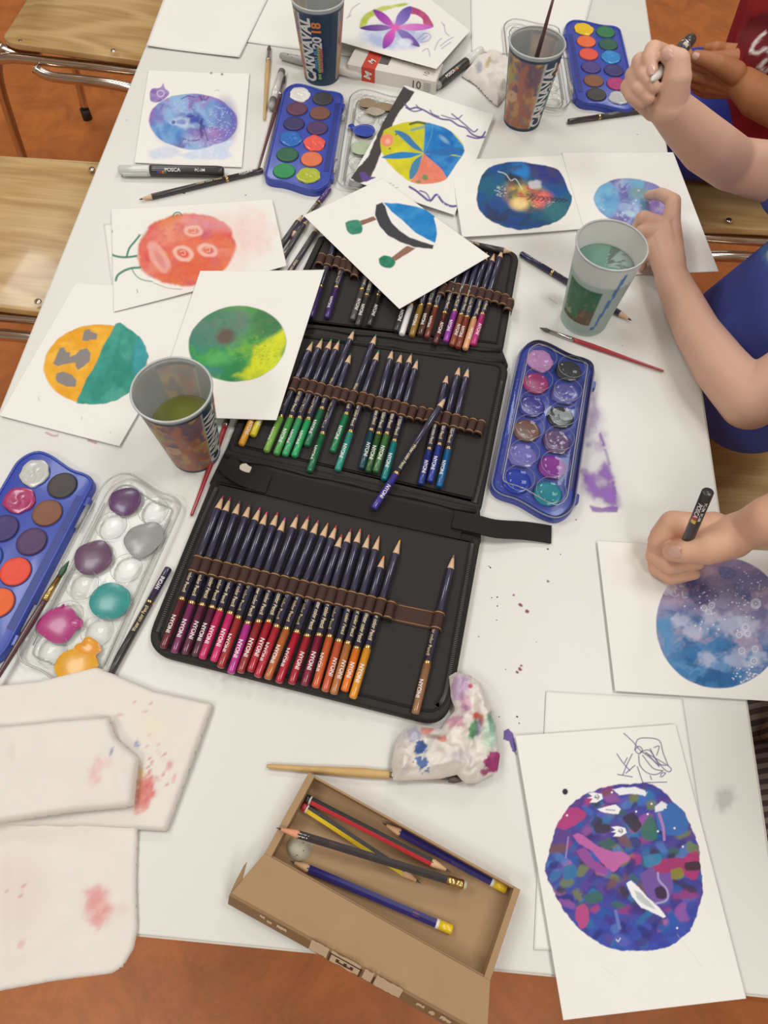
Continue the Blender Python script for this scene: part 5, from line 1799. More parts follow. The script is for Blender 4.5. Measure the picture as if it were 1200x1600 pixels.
# ================================================================ white carton with a red band
cA = [P(x, y, .0) for x, y in ((546, 122), (675, 148))]
dv = (cA[1] - cA[0])
ax = math.atan2(dv.y, dv.x)
cl = dv.length + .008
ct = thing('pen_carton', 'white pen carton with a red band, half under the flower painting', 'carton', tuple((cA[0] + cA[1]) / 2 + Vector((-math.sin(ax), math.cos(ax), 0)) * .024), None, (0, 0, ax))
M_CARD = mat('white_card', (222, 216, 206), .55, .02, 30)
sharp(part(ct, 'carton_body', prism(round_poly([(-cl / 2, -.024), (cl / 2, -.024), (cl / 2, .024), (-cl / 2, .024)], [.004, .002, .002, .012], 4), 0, .0205, .0008), M_CARD, smooth=False), 40)
M_REDCARD = mat('red_card', (204, 68, 52), .5, .03, 40)
xb = -cl * .5 + .034
for nm, b in (('red_band', box(xb, -.0242, .0102, .021, .0008, .0206)), ('red_band', box(xb, 0, .0207, .021, .0486, .0006))):
    part(ct, nm, b, M_REDCARD, smooth=False)
part(ct, 'window_cutout', box(xb + .0185, .004, .0206, .015, .022, .0005), mat('dark_window', (96, 92, 88), .4, .2, 200), smooth=False)
BLK = mat('black_print', (72, 68, 66), .5, .02, 50)


def face_text(s, size, x, y, z, face, m, rot=0.0, bold=.0):
    V, F = text_mesh(s, size, bold)
    c, q = math.cos(rot), math.sin(rot)
    V = [(x + a * c - b * q, y if face == 'front' else y + a * q + b * c, z + (a * q + b * c) if face == 'front' else z) for a, b, _ in V]
    part(ct, 'lettering', (V, F), m, smooth=False)


face_text('10', .0165, cl * .5 - .030, -.02435, .0100, 'front', BLK)
face_text('10', .0120, cl * .5 - .018, -.010, .02062, 'top', BLK, math.radians(80))
face_text('M', .0150, xb, -.02470, .0102, 'front', WH, math.radians(75), .03)
face_text('M', .0130, xb + .001, -.006, .02110, 'top', WH, math.radians(60), .03)
for k in range(5):
    part(ct, 'print_line', box(cl * .5 - .0125, -.02432, .0042 + k * .0028, .011, .0002, .0009), mat('pale_grey_print', (176, 172, 164), .5), smooth=False)
for k in range(3):
    part(ct, 'print_line', box(-.002 + k * .018, .013 - k * .003, .02062, .014, .0022, .0002), mat('pale_grey_print', (176, 172, 164), .5), smooth=False)

# ================================================================ cardboard box with pencils
M_CB = mat('brown_cardboard', (166, 133, 96), .75, .06, 40, bump=.25, bs=500)
M_CBD = mat('brown_cardboard_edge', (140, 108, 74), .8, .08, 60, bump=.25, bs=500)
A_ = lambda *p: crop(350, 1150, 2.4, [p])[0]
HB_ = .0215
tl, tr, br, bl = P(*A_(318, 136), HB_), P(*A_(1112, 576), HB_), P(*A_(998, 918), HB_), P(*A_(152, 440), HB_)
o0 = (tl + tr + br + bl) / 4
cbx = thing('cardboard_box', 'open brown cardboard box of pencils at the near table edge', 'box', (o0.x, o0.y, TZ))
lc = [Vector((p.x - o0.x, p.y - o0.y)) for p in (tl, tr, br, bl)]
q4 = [(v.x, v.y) for v in lc]
part(cbx, 'box_floor', prism(q4, .0003, .0018), M_CB, smooth=False)


def slab(a, b, z0, z1, th, side, m, nm, par=cbx):
    a, b = Vector(a), Vector(b)
    n_ = Vector((-(b - a).y, (b - a).x)).normalized() * th * side
    return part(par, nm, prism([tuple(a), tuple(b), tuple(b + n_), tuple(a + n_)], z0, z1, .0002), m, smooth=False)


slab(q4[0], q4[1], .0003, HB_ - .0010, .0018, -1, M_CB, 'side_wall')
slab(q4[1], q4[2], .0003, HB_, .0052, -1, M_CB, 'end_wall')
slab(q4[3], q4[0], .0003, HB_, .0062, -1, M_CB, 'end_wall')
slab(q4[2], q4[3], .0003, HB_ - .0018, .0014, -1, M_CB, 'side_wall')
# lid folded back over the hinge
l0, l1 = lc[3], lc[2]
o1 = P(*A_(26, 588), .0205) - o0
o2 = P(*A_(985, 1118), .0205) - o0
lid_ = part(cbx, 'lid', ([(l0.x, l0.y, HB_ - .0012), (l1.x, l1.y, HB_ - .0012), (o2.x, o2.y, .0205), (o1.x, o1.y, .0205), (l0.x, l0.y, HB_ + .0004), (l1.x, l1.y, HB_ + .0004), (o2.x, o2.y, .0220), (o1.x, o1.y, .0220)], [(3, 2, 1, 0), (4, 5, 6, 7), (0, 1, 5, 4), (1, 2, 6, 5), (2, 3, 7, 6), (3, 0, 4, 7)]), M_CB, smooth=False)
e = (Vector((o2.x, o2.y)) - Vector((o1.x, o1.y)))
en = Vector((e.y, -e.x)).normalized()
V = []
for p in (o1, o2):
    for dx, z in ((0, .0222), (.0014, .0222), (.0058, .0080), (.0044, .0080)):
        V.append((p.x + en.x * dx * 1.55, p.y + en.y * dx * 1.55, z))
part(lid_, 'tuck_flap', (V, [(0, 1, 5, 4), (1, 2, 6, 5), (2, 3, 7, 6), (3, 0, 4, 7), (0, 3, 2, 1), (4, 5, 6, 7)]), M_CBD, smooth=False)
f0 = Vector((o1.x, o1.y, .0215))
sd = (Vector((l0.x, l0.y, .0215)) - f0).normalized()
tp = P(377, 1349, .043) - o0
pts_ = [f0, f0 + sd * .013, f0.lerp(tp, .55) + sd * .007, tp + sd * .002, tp - sd * .001, f0.lerp(tp, .5) - sd * .002]
nn = sd.cross(tp - f0).normalized() * .0016
V = [tuple(p) for p in pts_] + [tuple(p + nn) for p in pts_]
part(lid_, 'side_flap', (V, [(0, 1, 2, 3, 4, 5), (11, 10, 9, 8, 7, 6)] + [(k, k + 6, (k + 1) % 6 + 6, (k + 1) % 6) for k in range(6)]), mat('cardboard_cut_edge', (150, 118, 82), .8, .06, 60), smooth=False)
# torn label with a dark printed sign on the flap
M_TORN = mat('torn_label', (214, 190, 158), .8, .1, 120, bump=.4, bs=400)
M_SIGN = mat('dark_brown_print', (84, 60, 46), .7, .1, 80)


def on_flap(u, v, lift=.0004):
    p = Vector((o1.x, o1.y, 0)) + Vector((e.x, e.y, 0)) * u
    return (p.x + en.x * (.0022 + .0068 * v + lift), p.y + en.y * (.0022 + .0068 * v + lift), .0222 - .0142 * v + lift * .3)


def flap_quad(u0, u1, v0, v1, m, nm, lift=.0004, jag=0):
    g = random.Random(int(u0 * 999))
    n_ = 8
    V = [on_flap(u0 + (u1 - u0) * i / n_, v0 + jag * g.uniform(-.08, .08), lift) for i in range(n_ + 1)] + [on_flap(u0 + (u1 - u0) * i / n_, v1 + jag * g.uniform(-.1, .05), lift) for i in range(n_ + 1)]
    part(lid_, nm, (V, [(i, i + 1, n_ + 2 + i, n_ + 1 + i) for i in range(n_)]), m, smooth=False)


for u0, u1 in ((.335, .405), (.415, .530), (.545, .580), (.59, .69)):
    flap_quad(u0, u1, -.30, .9, M_TORN, 'torn_label', jag=1)
for u0, u1, v0, v1 in ((.412, .418, .0, .95), (.530, .536, .0, .95), (.415, .533, .0, .12), (.440, .452, .3, .55), (.470, .482, .3, .7), (.495, .507, .3, .55), (.44, .507, .52, .68), (.583, .588, .1, .9)):
    flap_quad(u0, u1, v0, v1, M_SIGN, 'printed_sign', .0006)
for u0, u1, v0, v1 in ((.13, .15, .1, .4), (.16, .18, .3, .6), (.20, .24, .2, .5), (.75, .78, .2, .5), (.80, .82, .3, .7), (.84, .88, .2, .6)):
    flap_quad(u0, u1, v0, v1, M_TORN, 'torn_label', .0003, 1)


def hexpencil(A, B, label, body, stripe=None, cap=None, wood=(222, 178, 136), lead=(66, 62, 64), r=.0037, end=None, tip_len=.016, words=None):
    """graphite pencil from its blunt end A to its tip B"""
    t = thing('graphite_pencil', label, 'pencil', tuple(A), 'pencils in the cardboard box')
    frame_x(t, A, B)
    L = (B - A).length
    V, F, M = [], [], []
    x0 = 0.0
    if end:
        x0 = end[0]
    for x in (x0, L - tip_len):
        for k in range(6):
            a = math.pi / 3 * k + math.pi / 6
            V.append((x, r * math.cos(a), r * math.sin(a)))
    F = [(k, k + 6, (k + 1) % 6 + 6, (k + 1) % 6) for k in range(6)]
    M = [1 if (stripe and k % 2 == 0) else 0 for k in range(6)]
    F += [tuple(range(6)), tuple(range(11, 5, -1))]
    M += [0, 0]
    part(t, 'barrel', (V, F), [body, stripe or body], smooth=False, midx=M)
    sh = L - tip_len
    part(t, 'sharpened_wood', lathe_x([(sh - .0012, r * .98), (sh + .001, r * .9), (L - .004, .0011)], 12), mat('pencil_wood_%d' % wood[0], wood, .7, .08, 300))
    part(t, 'lead', lathe_x([(L - .0042, .0011), (L, .0002)], 8), gloss_paint(lead, .45, 0))
    if end:
        for nm, m, pr in end[1]:
            part(t, nm, lathe_x(pr, 16), m)
    if words:
        for s, size, f, m in words:
            Vt, Ft = text_mesh(s, size, .01)
            out = [(f * L + x, y * .95, r * .866 + .0001) for x, y, z in Vt]
            part(t, 'lettering', (out, Ft), m, smooth=False)
    return t


NAVYP = gloss_paint((44, 40, 108), .3, .4)
YEL, BLKP, REDP = gloss_paint((232, 196, 34), .3, .4), gloss_paint((50, 46, 46), .3, .4), gloss_paint((190, 46, 52), .3, .4)
WHP = mat('white_ring', (230, 226, 220), .5, .02, 50)
hz = .0018 + .0037
ye = lambda: (.0135, [('yellow_end', YEL, [(0, .0030), (.001, .0038), (.0115, .0038)]), ('white_ring', WHP, [(.0113, .00375), (.0140, .00375)])])
hexpencil(P(*A_(856, 728), hz), P(*A_(248, 468), hz + .0), 'dark blue pencil with a yellow end nearest the lid hinge', NAVYP, end=ye(), words=[('|||||||', .0030, .22, mat('orange_print', (200, 104, 62), .5))])
hexpencil(P(*A_(1060, 576), hz), P(*A_(594, 326), hz), 'dark blue pencil with a yellow end against the back wall of the box', NAVYP, end=ye())
hexpencil(P(*A_(306, 232), hz + .001), P(*A_(850, 510), hz + .0075), 'red pencil with black stripes and a white ring', REDP, stripe=BLKP, end=(.0055, [('black_end', BLKP, [(0, .0030), (.001, .0037), (.0042, .0037)]), ('white_ring', WHP, [(.0041, .0037), (.0056, .0037)])]))
hexpencil(P(*A_(294, 262), hz), P(*A_(737, 552), hz), 'yellow and black striped pencil with a red end', YEL, stripe=BLKP, end=(.0055, [('red_end', REDP, [(0, .0030), (.001, .0037), (.0042, .0037)]), ('white_ring', WHP, [(.0041, .0037), (.0056, .0037)])]))
hexpencil(P(*A_(910, 562), hz + .0076), P(*A_(196, 344), hz + .0205), 'black eraser-tipped pencil lying on top of the others', BLKP, wood=(224, 152, 118), tip_len=.0185, words=[('AIRE', .0042, .855, WH), ('||||||||||', .0028, .70, mat('red_brown_print', (140, 66, 52), .5)), ('||', .0036, .50, mat('red_brown_print', (140, 66, 52), .5))],
          end=(.0170, [('eraser', mat('worn_eraser', (188, 176, 150), .6, .1, 200), [(0, .0028), (.001, .0034), (.004, .0035)]), ('ferrule', M_BRASS, [(.003, .0037), (.0055, .0040), (.006, .0036), (.010, .0036), (.0105, .0040), (.0125, .0037), (.0172, .0038)])]))
er = P(*A_(284, 420), .0018)
V, F = blob(.0112, .0085, 4, 1.0, rough=.10)
eo = thing('eraser', 'round worn pale eraser lying in the cardboard box', 'eraser', tuple(er))
part(eo, 'rubber', (V, F), mat('pale_eraser', (186, 182, 158), .65, .08, 160, bump=.4, bs=500))
for a, b in ((.003, .004), (.004, -.002), (-.001, -.006)):
    Vh, Fh = lathe_z([(.0005, 0), (.0004, .0002), (.0001, .0002)], 8)
    part(eo, 'pit', ([(x + a, y + b, z + .0083 - .9 * (a * a + b * b) * 20) for x, y, z in Vh], Fh), mat('dark_pit', (80, 76, 66), .8))

# ================================================================ paper towels and crumpled tissues
def soft_sheet(name, outline, h0, th, label, paint, crease, seed, step=.0025, edge=.004, over=None, cat='paper towel', group='paper towels'):
    """soft quilted paper: a thick rounded sheet over its outline as seen in the photograph"""
    q = [P(x, y, h0 + th) for x, y in outline]
    xs, ys = [p.x for p in q], [p.y for p in q]
    nx, ny = int((max(xs) - min(xs)) / step) + 2, int((max(ys) - min(ys)) / step) + 2
    X, Y = np.meshgrid(np.linspace(min(xs), max(xs), nx), np.linspace(min(ys), max(ys), ny))
    x, y = X.ravel(), Y.ravel()
    Q = np.array([(p.x, p.y) for p in q])
    d = np.full(len(x), 1e9)
    ins = np.zeros(len(x), bool)
    near = np.zeros((len(x), 2))
    for i in range(len(Q)):
        a, b = Q[i], Q[(i + 1) % len(Q)]
        ex, ey = b - a
        t = np.clip(((x - a[0]) * ex + (y - a[1]) * ey) / (ex * ex + ey * ey + 1e-12), 0, 1)
        nxp, nyp = a[0] + t * ex, a[1] + t * ey
        dd = np.hypot(x - nxp, y - nyp)
        m = dd < d
        near[m] = np.stack([nxp, nyp], 1)[m]
        d = np.minimum(d, dd)
        if abs(ey) > 1e-12:
            ins ^= ((a[1] > y) != (b[1] > y)) & (x < ex * (y - a[1]) / ey + a[0])
    keep = ins | (d < step * .95)
    snap = ~ins & keep
    x = np.where(snap, near[:, 0], x)
    y = np.where(snap, near[:, 1], y)
    d = np.where(snap, 0, d)
    prof = np.sqrt(np.clip(1 - (1 - np.clip(d / edge, 0, 1)) ** 2, 0, 1))
    z = th * (.25 + .75 * prof) + crease(x, y, d)
    if over is not None:
        z = z + over(x, y)
    I = np.where(keep)[0]
    mp = np.full(len(x), -1)
    mp[I] = np.arange(len(I))
    G = mp.reshape(ny, nx)
    F = np.stack([G[:-1, :-1], G[:-1, 1:], G[1:, 1:], G[1:, :-1]], -1).reshape(-1, 4)
    F = F[(F >= 0).all(1)]
    V = np.stack([x, y, TZ + h0 + z], 1)[I]
    cv = Canvas(V, (229, 221, 212))
    cv.c *= (1 + .05 * (fbm(cv.x, cv.y, 30, seed, 4) - .5))[:, None]
    paint(cv)
    n = len(V)
    Vb = V.copy()
    Vb[:, 2] = np.minimum(V[:, 2] - .0006, V[:, 2] - th * .8 * (prof[I] * .5 + .1))
    # rim: edges used once
    E_ = np.concatenate([F[:, [0, 1]], F[:, [1, 2]], F[:, [2, 3]], F[:, [3, 0]]])
    key = np.sort(E_, 1)
    _, inv, cnt = np.unique(key, axis=0, return_inverse=True, return_counts=True)
    rim = E_[cnt[inv.ravel()] == 1]
    S = np.stack([rim[:, 1], rim[:, 0], rim[:, 0] + n, rim[:, 1] + n], -1)
    FF = np.concatenate([F, F[:, ::-1] + n, S])
    loc = V.mean(0)
    loc[2] = V[:, 2].min()
    me = mesh_of(name, np.concatenate([V, Vb]) - loc, FF.tolist(), mat('soft_tissue_paper', (235, 228, 220), .9, .02, 30, bump=.35, bs=700, spec=.1, attr=True), True, None, np.concatenate([cv.c, cv.c]))
    o = obj(name, me, None, tuple(loc))
    tag(o, label, cat, group)
    return o


def quilt(x, y):
    return .00022 * (np.sin(x * 900) * np.sin(y * 900))


def t1(c):
    c.wash(c.ell(226, 1240, 15, 30, 20, 4, 8, 8, 1), [((206, 92, 90), 0), ((222, 140, 130), 0)], 10, 1, a=.85)
    g = np.random.default_rng(2)
    for _ in range(70):
        x, y = 245 + g.normal() * 14, 1190 + g.normal() * 26
        c.put(c.ell(x, y, g.uniform(.6, 1.8), g.uniform(.6, 1.8), 0, .7), (196, 90, 90), .6)
    c.put(c.ell(265, 1196, 5, 8, 20, 2, 2, 4), (214, 130, 130), .6)
    c.put(c.ell(272, 1216, 3, 7, 20, 2, 2, 4), (214, 130, 130), .5)
    c.put(c.ell(219, 1224, 4, 22, 0, 2.5), (220, 140, 96), .75)
    c.put(c.ell(219, 1207, 5, 6, 0, 2.5), (214, 188, 92), .8)
    c.put(c.ell(214, 1162, 3.2, 6, -15, 1.5), (124, 128, 184), .85)
    c.put(c.ell(240, 1140, 26, 22, 0, 12), (232, 224, 196), .5)
    for x, y in ((184, 1115), (190, 1117), (210, 1098), (234, 1100), (243, 1124), (227, 1111)):
        c.put(c.ell(x, y, 2.6, 1.4, -20, .8), (206, 120, 112), .7)


def t2(c):
    c.wash(c.ell(150, 1206, 11, 20, 15, 5, 8, 6, 2), [((226, 172, 168), 0), ((230, 200, 192), 0)], 8, 1, a=.75)
    c.put(c.ell(165, 1192, 10, 7, 0, 4, 3, 6), (230, 190, 186), .5)
    c.put(c.ell(174, 1174, 2.6, 6, 0, 1.6), (116, 122, 180), .85)
    c.put(c.ell(18, 1174, 4, 12, 0, 4), (218, 206, 200), .6)
    c.put(c.ell(156, 1180, 3, 2), (226, 180, 176), .5)


def t3(c):
    c.wash(c.ell(152, 1414, 20, 28, -10, 9, 8, 12, 3), [((218, 136, 136), 0), ((226, 166, 162), 0)], 12, 1, a=.8)
    c.put(c.ell(152, 1440, 9, 10, 0, 5, 5, 7), (222, 150, 148), .7)
    c.put(c.ell(188, 1420, 12, 10, 0, 6), (228, 196, 190), .5)
    c.put(c.ell(33, 1475, 4, 8, 30, 2.5), (220, 150, 148), .6)
    c.put(c.ell(30, 1390, 50, 70, 0, 25), (226, 208, 202), .5)
    for x, y in ((42, 1378), (38, 1384), (34, 1392), (33, 1400), (12, 1392), (150, 1262), (186, 1262)):
        c.put(c.ell(x, y, 1.6, 2.2, 20, 1), (206, 130, 132), .7)


def foldline(x, y, a, b, amp, w):
    ex, ey = b[0] - a[0], b[1] - a[1]
    L = math.hypot(ex, ey)
    s = ((x - a[0]) * -ey + (y - a[1]) * ex) / L
    u = ((x - a[0]) * ex + (y - a[1]) * ey) / L
    k = np.exp(-(s / w) ** 2) * sstep(-.01, .02, u) * (1 - sstep(L - .02, L + .01, u))
    return amp * k


pf = lambda x, y, h=.004: (P(x, y, h).x, P(x, y, h).y)
soft_sheet('paper_towel', [(-60, 1075), (60, 1062), (150, 1040), (240, 1078), (331, 1098), (295, 1198), (258, 1298), (150, 1292), (-60, 1290)], .0006, .0095, 'stained paper towel lying beside the pencil case corner, bottom of the towels', t1,
           lambda x, y, d: .0016 * (fbm(x, y, .05, 2) - .5) + quilt(x, y) + foldline(x, y, pf(120, 1110), pf(215, 1150), -.002, .006), 3, edge=.0032)
soft_sheet('paper_towel', [(-60, 1262), (60, 1256), (209, 1246), (214, 1290), (211, 1380), (213, 1452), (207, 1482), (190, 1512), (172, 1522), (80, 1534), (-60, 1560)], .001, .005, 'large pink stained paper towel hanging over the near table edge', t3,
           lambda x, y, d: .0022 * (fbm(x, y, .045, 4) - .5) + quilt(x, y) + foldline(x, y, pf(28, 1300), pf(24, 1520), .003, .008) + foldline(x, y, pf(24, 1500), pf(130, 1420), .002, .006) + foldline(x, y, pf(0, 1330), pf(170, 1325), -.0018, .01), 5, edge=.0025)
soft_sheet('paper_towel', [(-60, 1136), (10, 1132), (90, 1124), (168, 1119), (178, 1150), (214, 1182), (206, 1256), (198, 1260), (110, 1268), (0, 1284), (-60, 1296)], .0112, .0105, 'folded white paper towel on top of the other towels', t2,
           lambda x, y, d: .003 * (fbm(x, y, .05, 6) - .5) + quilt(x, y) + foldline(x, y, pf(178, 1150, .02), pf(198, 1258, .02), .0024, .006) + foldline(x, y, pf(20, 1280, .02), pf(170, 1225, .02), .0022, .012), 7, edge=.0042)


def tis_main(c):
    for args, rgb, a in (((720, 1072, 14, 26, 15, 4, 8, 8, 1), (190, 152, 196), .75), ((728, 1098, 8, 12, 0, 3, 5, 6, 2), (206, 120, 170), .55), ((712, 1128, 14, 9, 0, 3, 6, 4, 3), (206, 110, 158), .6),
                         ((735, 1072, 4, 4, 0, 1, 1, 4), (190, 60, 100), .9), ((746, 1118, 9, 5, 10, 2, 3, 5, 2), (214, 90, 72), .9), ((752, 1126, 4, 8, 0, 2), (206, 110, 90), .8), ((668, 1140, 10, 5, -20, 2.5, 4, 6), (222, 128, 110), .8),
                         ((690, 1154, 8, 5, 10, 2.5, 3, 5), (212, 110, 92), .8), ((676, 1151, 14, 3.5, 5, 2), (120, 84, 74), .6), ((657, 1168, 8, 10, 20, 1.5, 6, 5, 4), (52, 90, 152), .95), ((659, 1193, 9, 11, -20, 2, 9, 5, 1), (58, 96, 158), .9),
                         ((646, 1148, 12, 12, 0, 4, 8, 6, 2), (160, 162, 200), .6), ((740, 1140, 7, 16, 15, 2, 3, 6, 1), (70, 140, 90), .9), ((748, 1136, 4, 14, 8, 2), (120, 110, 150), .7), ((768, 1132, 5, 18, -10, 2, 3, 6, 2), (56, 130, 88), .9),
                         ((766, 1148, 12, 24, 0, 6), (176, 216, 194), .6), ((771, 1190, 13, 17, 25, 1.2, 4, 5, 3), (164, 58, 118), .97), ((757, 1207, 6, 5, 0, 1.2, 2, 4), (164, 58, 118), .9), ((718, 1182, 16, 10, 0, 5, 4, 8), (182, 176, 186), .5),
                         ((700, 1112, 10, 5, 0, 3), (224, 190, 190), .5), ((726, 1106, 8, 3, 10, 2, 3, 4), (150, 110, 150), .6)):
        c.put(c.ell(*args), rgb, a)
    c.dots(40, (632, 1178, 12, 24), (212, 170, 186), (.5, 1.4), 3, .6)


def ridged(x, y, s, seed):
    v = fbm(x, y, s, seed, 3)
    return 1 - np.abs(2 * v - 1) * 2.4


def tri(v):
    return np.abs((v % 1.0) * 2 - 1)


def crumple(amp, s1, s2, seed):
    """sharp folds running in several directions"""
    g = np.random.default_rng(seed)
    K = [(g.uniform(0, 3.14), g.random(), s1 * g.uniform(.8, 1.5), 1.0) for _ in range(4)] + [(g.uniform(0, 3.14), g.random(), s2 * g.uniform(.8, 1.4), .38) for _ in range(4)]

    def f(x, y, d):
        k = np.clip(d / .010, 0, 1)
        wx, wy = x + .020 * (fbm(x, y, .03, seed) - .5), y + .020 * (fbm(x, y, .03, seed + 2) - .5)
        h = 0
        for a, p, s, w in K:
            h = h + w * tri((wx * math.cos(a) + wy * math.sin(a)) / s + p)
        h = np.abs(h / 5.5 - .46) * 2.2
        return amp * k * (.15 + h + .5 * fbm(x, y, .05, seed + 1))
    return f


soft_sheet('crumpled_tissue', [(700, 1056), (712, 1049), (735, 1054), (752, 1066), (760, 1090), (772, 1110), (776, 1130), (779, 1160), (782, 1180), (778, 1206), (762, 1214), (748, 1222), (728, 1224), (714, 1210), (690, 1216), (614, 1220), (612, 1190), (618, 1160), (630, 1140), (640, 1132), (664, 1136), (690, 1138), (698, 1124), (712, 1108), (704, 1088), (702, 1072)],
           .0074, .004, 'crumpled tissue smeared with blue, magenta and green paint', tis_main, crumple(.024, .040, .016, 3), 4, step=.0011, edge=.006, cat='tissue', group=None)


def tis_far(c):
    c.put(c.ell(748, 104, 5, 8, 0, 2.5, 3, 5), (150, 156, 168), .8)
    c.put(c.ell(763, 97, 4, 7, 20, 2.5, 3, 5), (184, 164, 112), .8)
    c.put(c.ell(774, 97, 5, 3, 0, 2), (176, 176, 190), .6)


soft_sheet('crumpled_tissue', [(742, 88), (760, 84), (785, 86), (800, 92), (800, 120), (792, 146), (778, 164), (764, 152), (744, 130), (722, 116), (734, 102)],
           .0012, .004, 'crumpled white tissue left of the brush cup', tis_far, crumple(.018, .055, .026, 5), 6, step=.002, edge=.008, cat='tissue', group=None)

# ================================================================ spilled paint and specks on the table top
M_STAIN = attr_see_through('dried_paint_film', .5, 0.0)


def stain(corners, paintf, step=1.2):
    A, B, C_, D_ = [np.array(P(x, y, .00025)) for x, y in corners]
    wpx, hpx = math.dist(corners[0], corners[1]), math.dist(corners[0], corners[3])
    nu, nv = int(wpx / step), int(hpx / step)
    u, v = np.meshgrid(np.linspace(0, 1, nu + 1), np.linspace(0, 1, nv + 1))
    u, v = u.ravel()[:, None], v.ravel()[:, None]
    V = (A * (1 - u) + B * u) * (1 - v) + (D_ * (1 - u) + C_ * u) * v
    cv = Canvas(V, (226, 221, 211))
    rgb, al = paintf(cv)
    I = np.arange(len(V)).reshape(nv + 1, nu + 1)
    F = np.stack([I[1:, :-1], I[1:, 1:], I[:-1, 1:], I[:-1, :-1]], -1).reshape(-1, 4)
    keep = (al[F] > .01).any(1)
    part(table, 'paint_smear', (V, F[keep].tolist()), M_STAIN, col=np.concatenate([rgb, al[:, None]], 1), world=True)


def purple(cv):
    pale = cv.poly([(928, 615), (940, 640), (950, 690), (962, 740), (968, 790), (930, 798), (908, 760), (906, 700), (914, 650)], 9, 6, 18, 1)
    dark = cv.poly([(906, 736), (918, 738), (932, 742), (944, 724), (952, 730), (958, 760), (960, 784), (944, 782), (926, 776), (914, 754)], 7, 5, 12, 2)
    bar = cv.poly([(922, 790), (940, 793), (966, 791), (965, 800), (924, 800)], 2, 2, 7, 3)
    ed = cv.line([(934, 668), (948, 710), (958, 750), (962, 782)], 4, 2) * (fbm(cv.x, cv.y, 9, 3) > .42)
    hole = cv.ell(938, 752, 12, 10, 30, 5)
    al = np.clip(pale * (.10 + .34 * sstep(.4, .7, fbm(cv.x, cv.y, 30, 6))) + dark * (.66 - .45 * hole) + bar * .6 + ed * .35, 0, .95)
    return np.tile(lin((142, 92, 178)), (len(cv.x), 1)), al * (.75 + .5 * fbm(cv.x, cv.y, 12, 5))


stain([(895, 600), (980, 600), (980, 810), (895, 810)], purple)


def purple2(cv):
    al = cv.poly([(787, 1142), (794, 1139), (802, 1148), (806, 1168), (807, 1180), (800, 1172), (795, 1158), (787, 1155)], 1, 1.5, 5, 1) * .9
    return np.tile(lin((104, 76, 156)), (len(cv.x), 1)), al


stain([(780, 1132), (812, 1132), (812, 1186), (780, 1186)], purple2)


def redspots(cv):
    al = np.zeros(len(cv.x))
    g = np.random.default_rng(5)
    for x, y, r in ((813, 945, 3), (824, 955, 3.5), (803, 930, 1.5), (856, 908, 2.5), (812, 1045, 3), (815, 1040, 2), (808, 1050, 2)):
        al = np.maximum(al, cv.ell(x, y, r, r * .7, 40, .8, 1.5, 4))
    return np.tile(lin((146, 48, 78)), (len(cv.x), 1)), al * .85


stain([(795, 895), (865, 895), (865, 1060), (795, 1060)], redspots)


def smudge(cv):
    al = cv.ell(865, 468, 16, 8, 20, 6, 5, 8) * .16 + cv.line([(858, 466), (870, 474)], 1.2) * .3 + cv.ell(1132, 1248, 14, 20, 30, 8, 6, 8) * .22 + cv.ell(905, 480, 10, 5, 20, 4) * .1
    return np.tile(lin((140, 130, 130)), (len(cv.x), 1)), al


stain([(840, 440), (930, 440), (930, 500), (840, 500)], smudge)
stain([(1110, 1215), (1160, 1215), (1160, 1280), (1110, 1280)], smudge)


def pinkedge(cv):
    al = cv.line([(72, 676), (84, 681), (90, 680)], 3, 1.5) * .4 + cv.line([(138, 688), (150, 692)], 3, 1.5) * .5
    return np.tile(lin((196, 120, 130)), (len(cv.x), 1)), al


stain([(65, 668), (160, 668), (160, 700), (65, 700)], pinkedge)
g = np.random.default_rng(9)
vf = []
for x, y, r in ((766, 887, 1.1), (777, 933, .9), (768, 934, .8), (777, 947, .9), (776, 969, .8), (764, 885, .7), (808, 1120, 1.1), (811, 1130, .8), (748, 995, .7), (790, 1046, .7), (198, 188, .9), (288, 302, 1.6), (384, 305, 1.2), (996, 210, 1.0), (972, 540, .7), (825, 825, 1), (856, 858, 1.2), (876, 866, .8), (900, 812, 1), (306, 722, .9), (309, 731, 1.0), (414, 315, .8), (842, 1210, .8), (780, 1120, .7), (838, 1003, .6)):
    p = P(x, y, 0)
    rr = r * .00085
    n_ = 7
    V = [(p.x + rr * math.cos(6.283 * k / n_) * g.uniform(.7, 1.3), p.y + rr * math.sin(6.283 * k / n_) * g.uniform(.7, 1.3), TZ + .0001) for k in range(n_)] + [(p.x, p.y, TZ + .0004)]
    vf.append((V, [(k, (k + 1) % n_, n_) for k in range(n_)]))
s_ = part(table, 'paint_specks', join(*vf), mat('dark_paint_speck', (86, 72, 84), .6, .2, 900), world=True)
s_['kind'] = 'stuff'

# ================================================================ people
def skin_material(name, rgb, rough=.5):
    return mat(name, rgb, rough, .035, 45, bump=.10, bs=900, spec=.35, sss=.12)


